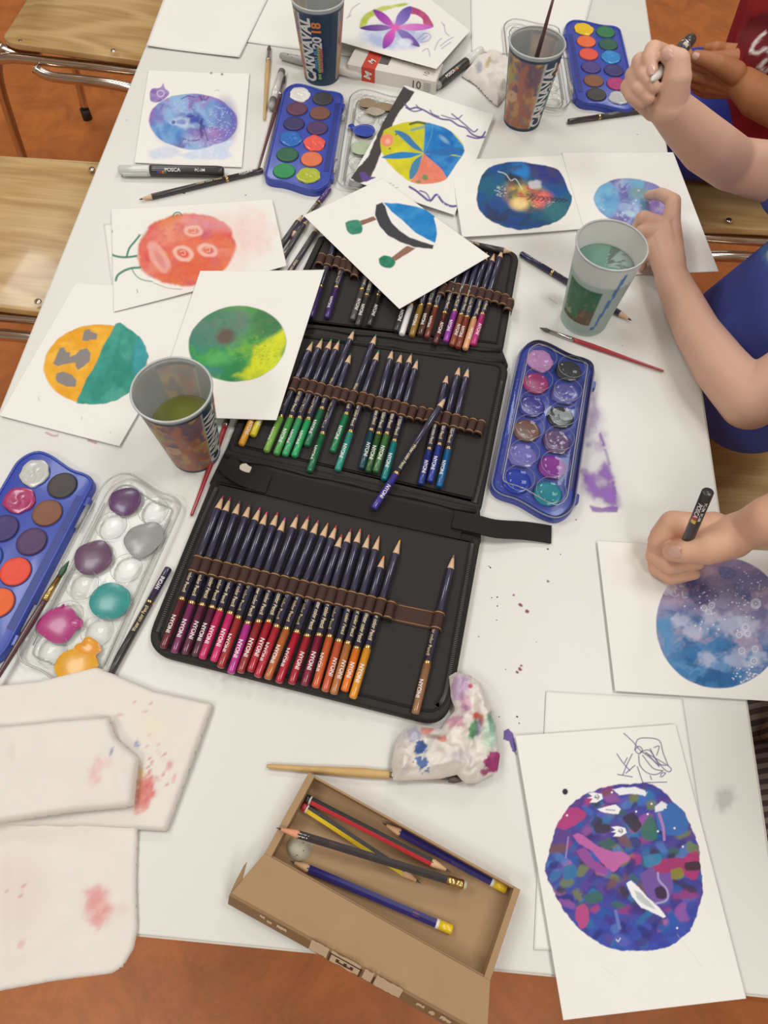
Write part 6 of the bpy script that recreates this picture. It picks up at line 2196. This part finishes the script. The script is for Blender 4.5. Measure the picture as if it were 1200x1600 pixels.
def cone_seg(A, ra, B, rb, n=28, m=6):
    """tapered limb piece with round ends"""
    A, B = Vector(A), Vector(B)
    d = B - A
    L = d.length
    t = d.normalized() if L > 1e-6 else Vector((0, 0, 1))
    N = t.orthogonal().normalized()
    Bn = t.cross(N)
    rings = []
    for j in range(m + 1):
        a = -math.pi / 2 + (math.pi / 2) * j / m
        rings.append((A + t * (ra * math.sin(a)), max(ra * math.cos(a), ra * .02)))
    for j in range(m + 1):
        a = (math.pi / 2) * j / m
        rings.append((B + t * (rb * math.sin(a)), max(rb * math.cos(a), rb * .02)))
    V, F = [], []
    for p, r in rings:
        for k in range(n):
            w = 2 * math.pi * k / n
            V.append(p + (N * math.cos(w) + Bn * math.sin(w)) * r)
    R_ = len(rings)
    for i in range(R_ - 1):
        for k in range(n):
            k2 = (k + 1) % n
            F.append((i * n + k, i * n + k2, (i + 1) * n + k2, (i + 1) * n + k))
    F.append(tuple(range(n - 1, -1, -1)))
    F.append(tuple((R_ - 1) * n + k for k in range(n)))
    return V, F


def ellipsoid(C, ax, n=20, m=12):
    V, F = [], []
    for j in range(m + 1):
        a = -math.pi / 2 + math.pi * j / m
        for k in range(n):
            w = 2 * math.pi * k / n
            c = max(math.cos(a), .02)
            V.append(Vector(C) + Vector((ax[0] * c * math.cos(w), ax[1] * c * math.sin(w), ax[2] * math.sin(a))))
    for j in range(m):
        for k in range(n):
            k2 = (k + 1) % n
            F.append((j * n + k, j * n + k2, (j + 1) * n + k2, (j + 1) * n + k))
    F.append(tuple(range(n - 1, -1, -1)))
    F.append(tuple(m * n + k for k in range(n)))
    return V, F


def chain(pts):
    """pts: [(point, radius), ...]"""
    return [cone_seg(pts[i][0], pts[i][1], pts[i + 1][0], pts[i + 1][1]) for i in range(len(pts) - 1)]


def relax(V, F, w, it):
    """even out the surface where w is high"""
    F = np.array(F)
    E_ = np.unique(np.sort(np.concatenate([F[:, [0, 1]], F[:, [1, 2]], F[:, [2, 3]], F[:, [3, 0]]]), 1), axis=0)
    n = len(V)
    deg = np.bincount(E_.ravel(), minlength=n)[:, None].clip(1)
    for k in range(it):
        S = np.stack([np.bincount(E_[:, 0], V[E_[:, 1], j], n) + np.bincount(E_[:, 1], V[E_[:, 0], j], n) for j in range(3)], 1) / deg
        V = V + (S - V) * (w * (.6 if k % 2 == 0 else -.42))[:, None]
    return V


def fuse(pieces, voxel, smooth=6, factor=.5):
    """grow one continuous skin over overlapping pieces: (V, F)"""
    V, F = join(*pieces)
    me = bpy.data.meshes.new('fuse')
    me.from_pydata([tuple(v) for v in V], [], F)
    o = bpy.data.objects.new('fuse', me)
    COL.objects.link(o)
    r = o.modifiers.new('r', 'REMESH')
    r.mode = 'VOXEL'
    r.voxel_size = voxel
    s = o.modifiers.new('s', 'SMOOTH')
    s.iterations = smooth
    s.factor = factor
    dg = bpy.context.evaluated_depsgraph_get()
    m2 = bpy.data.meshes.new_from_object(o.evaluated_get(dg))
    n = len(m2.vertices)
    co = np.empty(n * 3)
    m2.vertices.foreach_get('co', co)
    Fq = [tuple(p.vertices) for p in m2.polygons]
    bpy.data.objects.remove(o)
    bpy.data.meshes.remove(me)
    bpy.data.meshes.remove(m2)
    return co.reshape(-1, 3), Fq


def nail(parent, c, d, n, w, l, m):
    """finger nail at c: d along the finger, n away from it"""
    d, n = Vector(d).normalized(), Vector(n).normalized()
    n = (n - d * n.dot(d)).normalized()
    s = d.cross(n)
    V, F = [], []
    U, W = 8, 6
    for j in range(U + 1):
        v = -1 + 2 * j / U
        ww = w * (1 - max(0, abs(v) - .45) ** 2 * 1.6)
        for i in range(W + 1):
            u = -1 + 2 * i / W
            V.append(Vector(c) + d * (l * v) + s * (ww * u) + n * (.0007 - .35 * w * u * u - .0006 * max(0, -v)))
    for j in range(U):
        for i in range(W):
            F.append((j * (W + 1) + i, j * (W + 1) + i + 1, (j + 1) * (W + 1) + i + 1, (j + 1) * (W + 1) + i))
    return part(parent, 'fingernail', (V, F), m, world=True)


def head_pieces(c, yaw):
    """head with brow, nose, mouth, chin and ears, looking along yaw"""
    f = Vector((math.cos(yaw), math.sin(yaw), 0))
    s = Vector((-f.y, f.x, 0))
    z = Vector((0, 0, 1))
    c = Vector(c)
    P_ = [cone_seg(c + z * .02 - f * .012, .083, c + z * .02 + f * .012, .078), cone_seg(c - z * .03 + f * .02, .062, c - z * .075 + f * .052, .030),
          cone_seg(c + f * .085 + z * .004, .008, c + f * .106 - z * .026, .0115), cone_seg(c + f * .084 - z * .050 + s * .016, .007, c + f * .084 - z * .050 - s * .016, .007),
          cone_seg(c + f * .080 - z * .060 + s * .012, .008, c + f * .080 - z * .060 - s * .012, .008),
          cone_seg(c + f * .078 + z * .022 + s * .035, .012, c + f * .078 + z * .022 - s * .035, .012)]
    for k in (-1, 1):
        P_.append(cone_seg(c + s * k * .084 + z * .012 - f * .008, .015, c + s * k * .084 - z * .018 - f * .002, .011))
        P_.append(cone_seg(c + f * .055 + s * k * .040 - z * .022, .028, c + f * .05 + s * k * .034 - z * .04, .022))
    return P_, f, s


def person(label, skin, base, fine, coarse, head, yaw, hair_rgb, clothes, hands):
    """fine: arm and hand pieces, coarse: the rest of the body; clothes: [(name, pieces, material, voxel)]"""
    hp, f, s = head_pieces(head, yaw)
    Va, Fa = fuse(fine, .0013, 2)
    dist = np.min([np.linalg.norm(Va - np.array(q), axis=1) for q in hands], 0)
    Va = relax(Va, Fa, sstep(.05, .085, dist), 160)
    Vb, Fb = fuse(coarse + hp, .0055, 5)
    V, F = join((Va, Fa), (Vb, Fb))
    V = np.array(V) - np.array(base)
    o = obj('person', mesh_of('person', V, F, skin), None, tuple(base))
    tag(o, label, 'person')
    c = Vector(head)
    ew, ed = mat('eye_white', (232, 228, 222), .2, .02, 50), mat('eye_iris', (78, 56, 44), .2, .05, 50)
    for k in (-1, 1):
        e = part(o, 'eye', ellipsoid(c + f * .071 + s * k * .033 + Vector((0, 0, .006)), (.0125, .0125, .0125)), ew, world=True)
        part(e, 'iris', ellipsoid(c + f * .081 + s * k * .033 + Vector((0, 0, .005)), (.0042, .0052, .0052)), ed, world=True)
    hair = [cone_seg(c + Vector((0, 0, .035)) - f * .020, .090, c + Vector((0, 0, .045)) + f * .012, .080), cone_seg(c - f * .035 - Vector((0, 0, .02)), .074, c - f * .04 + Vector((0, 0, .03)), .078), cone_seg(c + Vector((0, 0, .072)) + f * .045 + s * .03, .03, c + Vector((0, 0, .072)) + f * .045 - s * .03, .03)]
    part(o, 'hair', fuse(hair, .005, 4), mat('hair_%d' % hair_rgb[0], hair_rgb, .55, .25, 400, bump=.6, bs=500), world=True)
    for nm, pcs, m, vx, painter in clothes:
        Vc, Fc = fuse(pcs, vx, 6)
        col = painter(Vc) if painter else None
        part(o, nm, (Vc, Fc), m, col=col, world=True)
    return o


def legs(hx, hy, w, side=1, knee=.27, seat=-.235):
    """seated legs reaching under the table: hips at hx, knees at hx-knee"""
    P_ = []
    Z = lambda h: TZ + h
    for k in (-1, 1):
        h = Vector((hx, hy + k * w * .42, Z(seat + .03)))
        kn = Vector((hx - knee, hy + k * w * .62, Z(seat + .01)))
        an = Vector((hx - knee + .02, hy + k * w * .6, Z(-.64)))
        P_ += chain([(h, .062), (kn, .047), (an, .03)])
        P_ += chain([(an + Vector((.015, 0, -.035)), .030), (an + Vector((-.12, 0, -.052)), .022)])
    return P_


def shoes(hx, hy, w, knee):
    P_ = []
    for k in (-1, 1):
        an = Vector((hx - knee + .02, hy + k * w * .6, TZ - .64))
        P_ += chain([(an + Vector((.018, 0, -.035)), .040), (an + Vector((-.05, 0, -.046)), .034), (an + Vector((-.125, 0, -.052)), .028)])
    return P_


M_NAIL = mat('fingernail', (214, 168, 152), .3, .03, 60, coat=.2)
M_SHOE = mat('dark_shoe', (58, 54, 58), .6, .08, 60)

# ---------------------------------------------------------------- the person in navy: right hand holds the white pen up, left hand rests on the lilac painting
SK1 = skin_material('fair_skin', (216, 172, 148))
H1 = lambda x, y, d: D(960 + x / 7.5, 40 + y / 7.5, d)
f1 = []
w1 = H1(640, 960, .905)
e1 = D(1146, 257, 1.03)
f1 += chain([(w1, .0200), (D(1072, 196, .935), .0245), (D(1105, 228, .975), .0290), (e1, .0295)])
f1 += chain([(w1, .0195), (H1(610, 800, .918), .0225)])
for bx_, by_, tx_, ty_ in ((560, 860, 420, 560), (620, 860, 520, 420), (510, 880, 330, 690), (470, 900, 250, 800)):
    f1 += chain([(H1(bx_ + 30, by_ + 20, .922), .0170), (H1(tx_, ty_, .945), .0110)])
f1 += chain([(H1(560, 330, .938), .0094), (H1(455, 285, .912), .0090), (H1(412, 400, .893), .0078), (H1(432, 520, .888), .0068)])       # index
f1 += chain([(H1(430, 480, .940), .0094), (H1(300, 425, .915), .0088), (H1(352, 585, .889), .0080), (H1(456, 722, .886), .0068)])      # middle
f1 += chain([(H1(340, 620, .940), .0092), (H1(222, 575, .915), .0086), (H1(278, 730, .890), .0078), (H1(396, 848, .888), .0066)])      # ring
f1 += chain([(H1(260, 760, .936), .0090), (H1(168, 715, .914), .0086), (H1(212, 826, .893), .0072), (H1(322, 902, .891), .0060)])     # little
f1 += chain([(H1(660, 880, .900), .0165), (H1(732, 620, .892), .0142), (H1(745, 420, .892), .0116), (H1(640, 345, .893), .0090)])      # thumb
f1 += chain([(H1(700, 800, .905), .0155), (H1(580, 560, .935), .012)])
f1 += chain([(H1(660, 700, .912), .014), (H1(440, 700, .932), .015)])
sh1 = Vector((.555, .815, TZ + .12))
f1 += chain([(e1, .0295), (sh1, .040)])

H2 = lambda x, y, h: P(970 + x / 7.5, 270 + y / 7.5, h)
w2 = H2(600, 1250, .030)
e2 = P(1172, 626, .036)
f1 += chain([(w2, .0205), (P(1090, 520, .034), .0255), (P(1128, 576, .036), .0300), (e2, .0325)])
palm = [(H2(585, 580, .040), .0120), (H2(500, 640, .041), .0122), (H2(430, 720, .039), .0118), (H2(375, 810, .034), .0108)]
for p_, r_ in palm:
    f1 += chain([(w2, .0185), (p_, r_)])
f1 += chain([palm[0], palm[1]]) + chain([palm[1], palm[2]]) + chain([palm[2], palm[3]])
f1 += chain([palm[0], (H2(618, 330, .047), .0092), (H2(470, 245, .030), .0082), (H2(318, 268, .0105), .0068)])           # index
f1 += chain([palm[1], (H2(265, 530, .046), .0095), (H2(210, 610, .022), .0082), (H2(260, 690, .0105), .0070)])           # middle
f1 += chain([palm[2], (H2(255, 690, .042), .0092), (H2(225, 790, .020), .0080), (H2(280, 850, .0105), .0068)])           # ring
f1 += chain([palm[3], (H2(300, 950, .028), .0082), (H2(235, 1040, .015), .0072), (H2(250, 1090, .010), .0062)])          # little
f1 += chain([(H2(620, 1040, .022), .0150), (H2(560, 760, .017), .0112), (H2(440, 640, .012), .0092), (H2(370, 590, .0105), .0076)])  # thumb, under the palm
sh2 = Vector((.545, .615, TZ + .13))
f1 += chain([(e2, .0325), (sh2, .041)])

hip1 = Vector((.580, .775, TZ - .17))
chest1 = Vector((.555, .715, TZ + .09))
hd1 = Vector((.52, .725, TZ + .34))
coarse1 = chain([(hip1, .085), (Vector((.57, .75, TZ - .03)), .080), (chest1, .088)]) + chain([(sh1, .044), (chest1, .08)]) + chain([(sh2, .044), (chest1, .08)]) + chain([(chest1 + Vector((-.005, 0, .06)), .046), (hd1 - Vector((-.02, 0, .07)), .044)]) + legs(.60, .815, .105)
shirt1 = chain([(hip1 + Vector((-.03, -.06, .02)), .080), (hip1 + Vector((-.02, -.03, .06)), .085)]) + chain([(hip1 + Vector((0, -.03, .03)), .090), (hip1 + Vector((0, .03, .03)), .090)]) + chain([(hip1 + Vector((-.045, -.030, .05)), .084), (chest1 + Vector((-.02, -.03, -.04)), .080)]) + chain([(hip1 + Vector((-.045, .03, .05)), .084), (chest1 + Vector((-.02, .02, -.04)), .078)]) + chain([(hip1 + Vector((0, 0, .03)), .098), (chest1, .092)]) + chain([(chest1, .088), (sh1, .056)]) + chain([(chest1, .09), (sh2, .056)]) + chain([(sh1, .056), (sh1.lerp(e1, .40), .052)]) + chain([(sh2, .056), (sh2.lerp(e2, .42), .054)])
shorts1 = chain([(hip1 + Vector((0.02, .02, 0)), .088), (hip1 + Vector((0.02, .06, 0)), .088)])
for k in (-1, 1):
    shorts1 += chain([(Vector((.60, .81 + k * .045, TZ - .190)), .068), (Vector((.40, .82 + k * .052, TZ - .200)), .060)])


def navy_print(Vc):
    cv = Canvas(Vc, (84, 98, 182))
    d_ = np.linalg.norm(Vc - np.array([CX, CY, TZ + CH]), axis=1)
    m = cv.poly([(1186, 388), (1200, 378), (1240, 372), (1240, 420), (1200, 415), (1190, 405)], 2, 2, 6, 1)
    cv.put(m, (84, 128, 186), .9)
    cv.put(cv.ell(1206, 398, 9, 8, 0, 2), (206, 210, 218), .9)
    return cv.c


M_NAVYSHIRT = mat('navy_cotton', (84, 98, 182), .85, .06, 30, bump=.25, bs=900, spec=.15, attr=True)
pn1 = person('person in a navy T-shirt holding a pen up and a painting down', SK1, (.62, .715, 0), f1, coarse1, hd1, math.pi, (96, 66, 44),
             [('t_shirt', shirt1, M_NAVYSHIRT, .005, navy_print), ('shorts', shorts1, mat('grey_white_shorts', (228, 226, 220), .85, .05, 30, bump=.2, bs=800), .006, None),
              ('shoes', shoes(.60, .815, .105, .27), M_SHOE, .006, None)], [H1(480, 620, .91), H2(420, 640, .03)])
nail(pn1, H1(622, 338, .8825), H1(560, 300, .886) - H1(690, 380, .886), Vector(CAM) + Vector((0, 0, TZ)) - H1(622, 338, .88), .0046, .0058, M_NAIL)
nail(pn1, H1(428, 520, .8805), H1(440, 560, .88) - H1(415, 450, .882), H1(428, 520, .80) - H1(428, 520, .88), .0038, .0046, M_NAIL)

# the pen in the raised hand
A, B = H1(905, 150, 1.0), H1(500, 560, .886)
B2 = H1(436, 645, .874)
t = marker(A, B2, .0068, 'black paint marker with a white cone tip held up in a hand',
           [('end_cap', M_BLACKPL, [(0, .62), (.03, .9), (.20, 1.0)]), ('silver_ring', M_FERRULE, [(.20, 1.04), (.235, 1.04)]), ('barrel', M_BLACKPL, [(.235, 1.0), (.80, 1.0)]), ('cone_tip', M_WHITEPL, [(.80, 1.0), (.965, .42), (.975, .30), (1, .22)])], face=True)
flatbars(t, (B2 - A).length, .0068, .25, 0, [(214, 212, 206), (214, 212, 206), (226, 196, 90), (80, 120, 180)], .0026, .006)

# ---------------------------------------------------------------- the person in the striped clothes: right hand writes on the galaxy painting
SK2 = skin_material('warm_skin', (214, 166, 138))
def H3(x, y, d):
    px, py = 990 + x / 5.714, 740 + y / 5.714
    p = D(px, py, d if d < .775 else .775 + (d - .775) * .62)
    return p if p.z > TZ + .0145 else P(px, py, .0145)



f2 = []
w3 = H3(905, 530, .772)
f2 += chain([(w3, .0190), (H3(1040, 490, .762), .0195), (D(1205, 812, .745), .0232), (D(1300, 785, .745), .030)])
knk = [(H3(350, 450, .768), .0135), (H3(262, 560, .785), .0130), (H3(232, 680, .800), .0125), (H3(262, 800, .812), .0115)]
for (p_, r_), wr in zip(knk, (.018, .0180, .0150, .0130)):
    f2 += chain([(w3 + Vector((0, 0, -.004)), wr), (p_, r_)])
for a_, b_ in zip(knk[:-1], knk[1:]):
    f2 += chain([a_, b_])
f2 += chain([(H3(700, 520, .775), .020), (H3(420, 560, .782), .017)])
f2 += chain([knk[0], (H3(225, 600, .772), .0108), (H3(250, 700, .778), .0088), (H3(400, 765, .776), .0070)])      # index
f2 += chain([knk[1], (H3(188, 735, .780), .0090), (H3(325, 842, .774), .0074), (H3(575, 806, .774), .0060)])      # middle
f2 += chain([knk[2], (H3(205, 840, .793), .0084), (H3(335, 935, .790), .0072), (H3(545, 896, .790), .0056)])      # ring
f2 += chain([knk[3], (H3(290, 860, .816), .0076), (H3(400, 880, .822), .0066), (H3(500, 860, .824), .0058)])      # little
f2 += chain([(H3(880, 570, .765), .0205), (H3(650, 665, .752), .0165), (H3(470, 690, .750), .0125), (H3(352, 695, .757), .0100)])   # thumb
f2 += chain([(H3(760, 560, .770), .018), (H3(560, 680, .768), .014)])
f2 += chain([(H3(660, 690, .785), .013), (H3(430, 720, .800), .011)])
e3 = D(1300, 785, .745)
sh3 = Vector((.560, .40, TZ + .16))
f2 += chain([(e3, .030), (sh3, .040)])
hip3 = Vector((.60, .24, TZ - .17))
chest3 = Vector((.585, .27, TZ + .11))
hd3 = Vector((.56, .275, TZ + .36))
sh3b = Vector((.60, .09, TZ + .16))
e3b = Vector((.62, .05, TZ - .05))
coarse2 = chain([(hip3, .085), (chest3, .088)]) + chain([(sh3, .044), (chest3, .08)]) + chain([(sh3b, .044), (chest3, .08)]) + chain([(chest3 + Vector((0, 0, .06)), .046), (hd3 - Vector((-.02, 0, .07)), .044)]) + legs(.62, .24, .17) + chain([(sh3b, .042), (e3b, .032), (Vector((.575, .15, TZ - .085)), .022), (Vector((.555, .19, TZ - .08)), .026)])
for i_ in range(5):
    a_ = Vector((.573 - .010 * i_, .205, TZ - .078 - .006 * abs(i_ - 2)))
    coarse2 += chain([(a_, .0088), (a_ + Vector((-.012, .026, -.003)), .0080), (a_ + Vector((-.014, .044, -.014)), .0072)])
top3 = chain([(hip3, .112), (chest3, .112)]) + chain([(hip3 + Vector((0, -.05, 0)), .098), (chest3 + Vector((0, -.05, -.03)), .094)]) + chain([(hip3 + Vector((0, .05, 0)), .098), (chest3 + Vector((0, .05, -.03)), .094)]) + chain([(chest3, .1), (sh3, .058)]) + chain([(chest3, .1), (sh3b, .058)]) + chain([(sh3, .058), (sh3.lerp(e3, .4), .054)]) + chain([(sh3b, .056), (sh3b.lerp(e3b, .45), .054)])
pants3 = []
for k in (-1, 1):
    pants3 += chain([(Vector((.62, .24 + k * .07, TZ - .185)), .086), (Vector((.50, .24 + k * .08, TZ - .185)), .084), (Vector((.36, .24 + k * .10, TZ - .215)), .062), (Vector((.37, .24 + k * .10, TZ - .60)), .045)])
pants3 += chain([(Vector((.62, .19, TZ - .175)), .096), (Vector((.62, .29, TZ - .175)), .096)])


def striped(name, rgb1, rgb2, scale, rot):
    m = mat(name, rgb1, .85, .05, 40, bump=.25, bs=900, spec=.15)
    nt = m.node_tree
    b = nt.nodes['Principled BSDF']
    tc = nt.nodes.new('ShaderNodeTexCoord')
    mp = nt.nodes.new('ShaderNodeMapping')
    mp.inputs['Rotation'].default_value = rot
    wv = nt.nodes.new('ShaderNodeTexWave')
    wv.inputs['Scale'].default_value = scale
    wv.inputs['Distortion'].default_value = .35
    rp = nt.nodes.new('ShaderNodeValToRGB')
    rp.color_ramp.elements[0].position = .45
    rp.color_ramp.elements[1].position = .62
    rp.color_ramp.elements[0].color = list(lin(rgb1)) + [1]
    rp.color_ramp.elements[1].color = list(lin(rgb2)) + [1]
    nt.links.new(tc.outputs['Object'], mp.inputs[0])
    nt.links.new(mp.outputs[0], wv.inputs['Vector'])
    nt.links.new(wv.outputs['Fac'], rp.inputs[0])
    nt.links.new(rp.outputs[0], b.inputs['Base Color'])
    return m


M_STRIPE = striped('striped_jersey', (96, 88, 90), (160, 150, 146), 30, (0, 0, 1.35))
pn2 = person('person in dark grey striped clothes drawing with a black marker', SK2, (.62, .24, 0), f2, coarse2, hd3, math.pi, (120, 84, 54),
             [('striped_top', top3, M_STRIPE, .005, None), ('striped_trousers', pants3, M_STRIPE, .005, None), ('shoes', shoes(.62, .24, .17, .27), M_SHOE, .006, None)], [H3(420, 680, .79), Vector((.55, .2, TZ - .08))])
nail(pn2, H3(362, 694, .7415), H3(300, 694, .76) - H3(420, 690, .75), H3(358, 694, .60) - H3(358, 694, .7465), .0056, .0068, M_NAIL)
A, B = H3(664, 160, .700), H3(352, 900, .838)
B = A + (B - A) * .80
t = marker(A, B, .0053, 'black paint marker held upright in the drawing hand', [('barrel', M_BLACKPL, [(0, .93), (.006, 1), (.70, 1.0), (.74, .9)]), ('nib_holder', M_WHITEPL, [(.74, .7), (.95, .4)]), ('nib', M_DARK, [(.95, .25), (1, .15)])],
           [('POSCA', .0058, .225, -20, WH, False), ('PC-3M', .0038, .16, 28, WH, False), ('PC-3M', .0038, .30, 28, WH, False)], face=True)
flatbars(t, (B - A).length, .0053, .30, -20, [(190, 56, 52), (214, 186, 70)], .0044, .0048)

# ---------------------------------------------------------------- the person in the red jersey, hands in the lap
SK3 = skin_material('tanned_skin', (178, 118, 78))
H4 = lambda x, y, d: D(870 + x / 3.636, y / 3.636, d * 1.03)
f3 = []
w4 = H4(1060, 480, 1.40)
e4 = D(1240, 172, 1.40)
f3 += chain([(w4, .0245), (D(1185, 152, 1.43), .030), (e4, .035)])
kn4 = [(H4(900, 385, 1.39), .0125), (H4(870, 440, 1.405), .0125), (H4(850, 485, 1.42), .0120), (H4(850, 520, 1.435), .0110)]
for p_, r_ in kn4:
    f3 += chain([(w4, .021), (p_, r_)])
for a_, b_ in zip(kn4[:-1], kn4[1:]):
    f3 += chain([a_, b_])
f3 += chain([kn4[0], (H4(800, 360, 1.392), .0102), (H4(752, 335, 1.41), .0092), (H4(738, 300, 1.425), .0080)])
f3 += chain([kn4[1], (H4(780, 425, 1.405), .0102), (H4(742, 395, 1.425), .0092), (H4(735, 350, 1.435), .0080)])
f3 += chain([kn4[2], (H4(790, 470, 1.42), .0098), (H4(765, 440, 1.44), .0088), (H4(750, 400, 1.45), .0078)])
f3 += chain([kn4[3], (H4(800, 505, 1.44), .0090), (H4(785, 480, 1.455), .0080), (H4(780, 440, 1.46), .0070)])
f3 += chain([(H4(1010, 415, 1.385), .0175), (H4(920, 365, 1.372), .0140), (H4(845, 335, 1.372), .0112), (H4(792, 322, 1.378), .0094)])
sh4 = Vector((.68, 1.22, TZ + .13))
f3 += chain([(e4, .035), (sh4, .042)])
# the other hand behind it
w5 = H4(1115, 335, 1.44)
for i_, (x_, y_) in enumerate(((860, 268), (925, 282), (955, 290), (975, 300))):
    f3 += chain([(w5, .019), (H4(x_ + 95, y_ + 20, 1.45 + .01 * i_), .0115), (H4(x_ + 40, y_ + 5, 1.435 + .01 * i_), .0098), (H4(x_, y_ + 8, 1.44 + .01 * i_), .0080)])
f3 += chain([(w5, .018), (H4(960, 330, 1.42), .012), (H4(900, 330, 1.42), .0095), (H4(860, 330, 1.425), .008)])
sh5 = Vector((.70, 1.52, TZ + .13))
e5 = Vector((.66, 1.52, TZ - .07))
f3 += chain([(w5, .022), (e5, .032), (sh5, .042)])
hip4 = Vector((.70, 1.36, TZ - .155))
chest4 = Vector((.68, 1.37, TZ + .08))
hd4 = Vector((.665, 1.38, TZ + .33))
coarse3 = chain([(hip4, .085), (chest4, .088)]) + chain([(sh4, .044), (chest4, .08)]) + chain([(sh5, .044), (chest4, .08)]) + chain([(chest4 + Vector((0, 0, .06)), .046), (hd4 - Vector((-.02, 0, .07)), .044)]) + legs(.72, 1.42, .13, knee=.30)
jersey = chain([(hip4 + Vector((0, .03, .02)), .110), (chest4, .118)]) + chain([(hip4 + Vector((-.02, -.02, .02)), .095), (chest4 + Vector((-.02, -.06, -.03)), .098)]) + chain([(hip4 + Vector((-.02, .06, -.01)), .105), (chest4 + Vector((-.02, .06, -.03)), .100)]) + chain([(chest4, .1), (sh4, .060)]) + chain([(chest4, .1), (sh5, .060)]) + chain([(sh4, .062), (sh4.lerp(e4, .30), .060)]) + chain([(sh5, .062), (e5, .050), (w5, .034)]) + chain([(hip4 + Vector((-.05, .0, .05)), .075), (chest4 + Vector((-.04, .0, -.05)), .085)])
shorts4 = chain([(hip4 + Vector((0, .0, -.01)), .100), (hip4 + Vector((0, .08, -.01)), .100)])
for k in (-1, 1):
    shorts4 += chain([(Vector((.72, 1.41 + k * .062, TZ - .185)), .080), (Vector((.56, 1.42 + k * .066, TZ - .19)), .076), (Vector((.46, 1.43 + k * .070, TZ - .205)), .068)])


def jersey_print(Vc):
    cv = Canvas(Vc, (158, 40, 46))
    cv.put(cv.poly([(1152, 60), (1172, 30), (1196, 18), (1230, 30), (1230, 112), (1190, 112), (1160, 96)], 3, 3, 9, 1), (92, 26, 32), .8)
    for q in ([(1194, 52), (1182, 63), (1172, 80), (1184, 84), (1197, 75)], [(1197, 75), (1204, 84)], [(1198, 92), (1187, 104), (1196, 114), (1204, 104)], [(1210, 50), (1230, 60)]):
        cv.put(cv.line(q, 5.0, 1.2, smooth=False), (222, 208, 204), .95)
    return cv.c


pn3 = person('person in a red jersey and blue shorts with hands in the lap', SK3, (.72, 1.36, 0), f3, coarse3, hd4, math.pi, (52, 40, 34),
             [('jersey', jersey, mat('red_jersey_cloth', (158, 40, 46), .75, .06, 40, bump=.25, bs=900, spec=.2, attr=True), .005, jersey_print), ('shorts', shorts4, mat('blue_shorts_cloth', (60, 74, 176), .7, .06, 30, bump=.25, bs=700, spec=.25), .005, None), ('shoes', shoes(.72, 1.42, .13, .30), M_SHOE, .006, None)], [H4(840, 400, 1.40), H4(930, 300, 1.43)])
nail(pn3, H4(790, 318, 1.3675), H4(760, 310, 1.38) - H4(830, 330, 1.372), H4(790, 318, 1.2) - H4(790, 318, 1.3675), .0048, .006, M_NAIL)
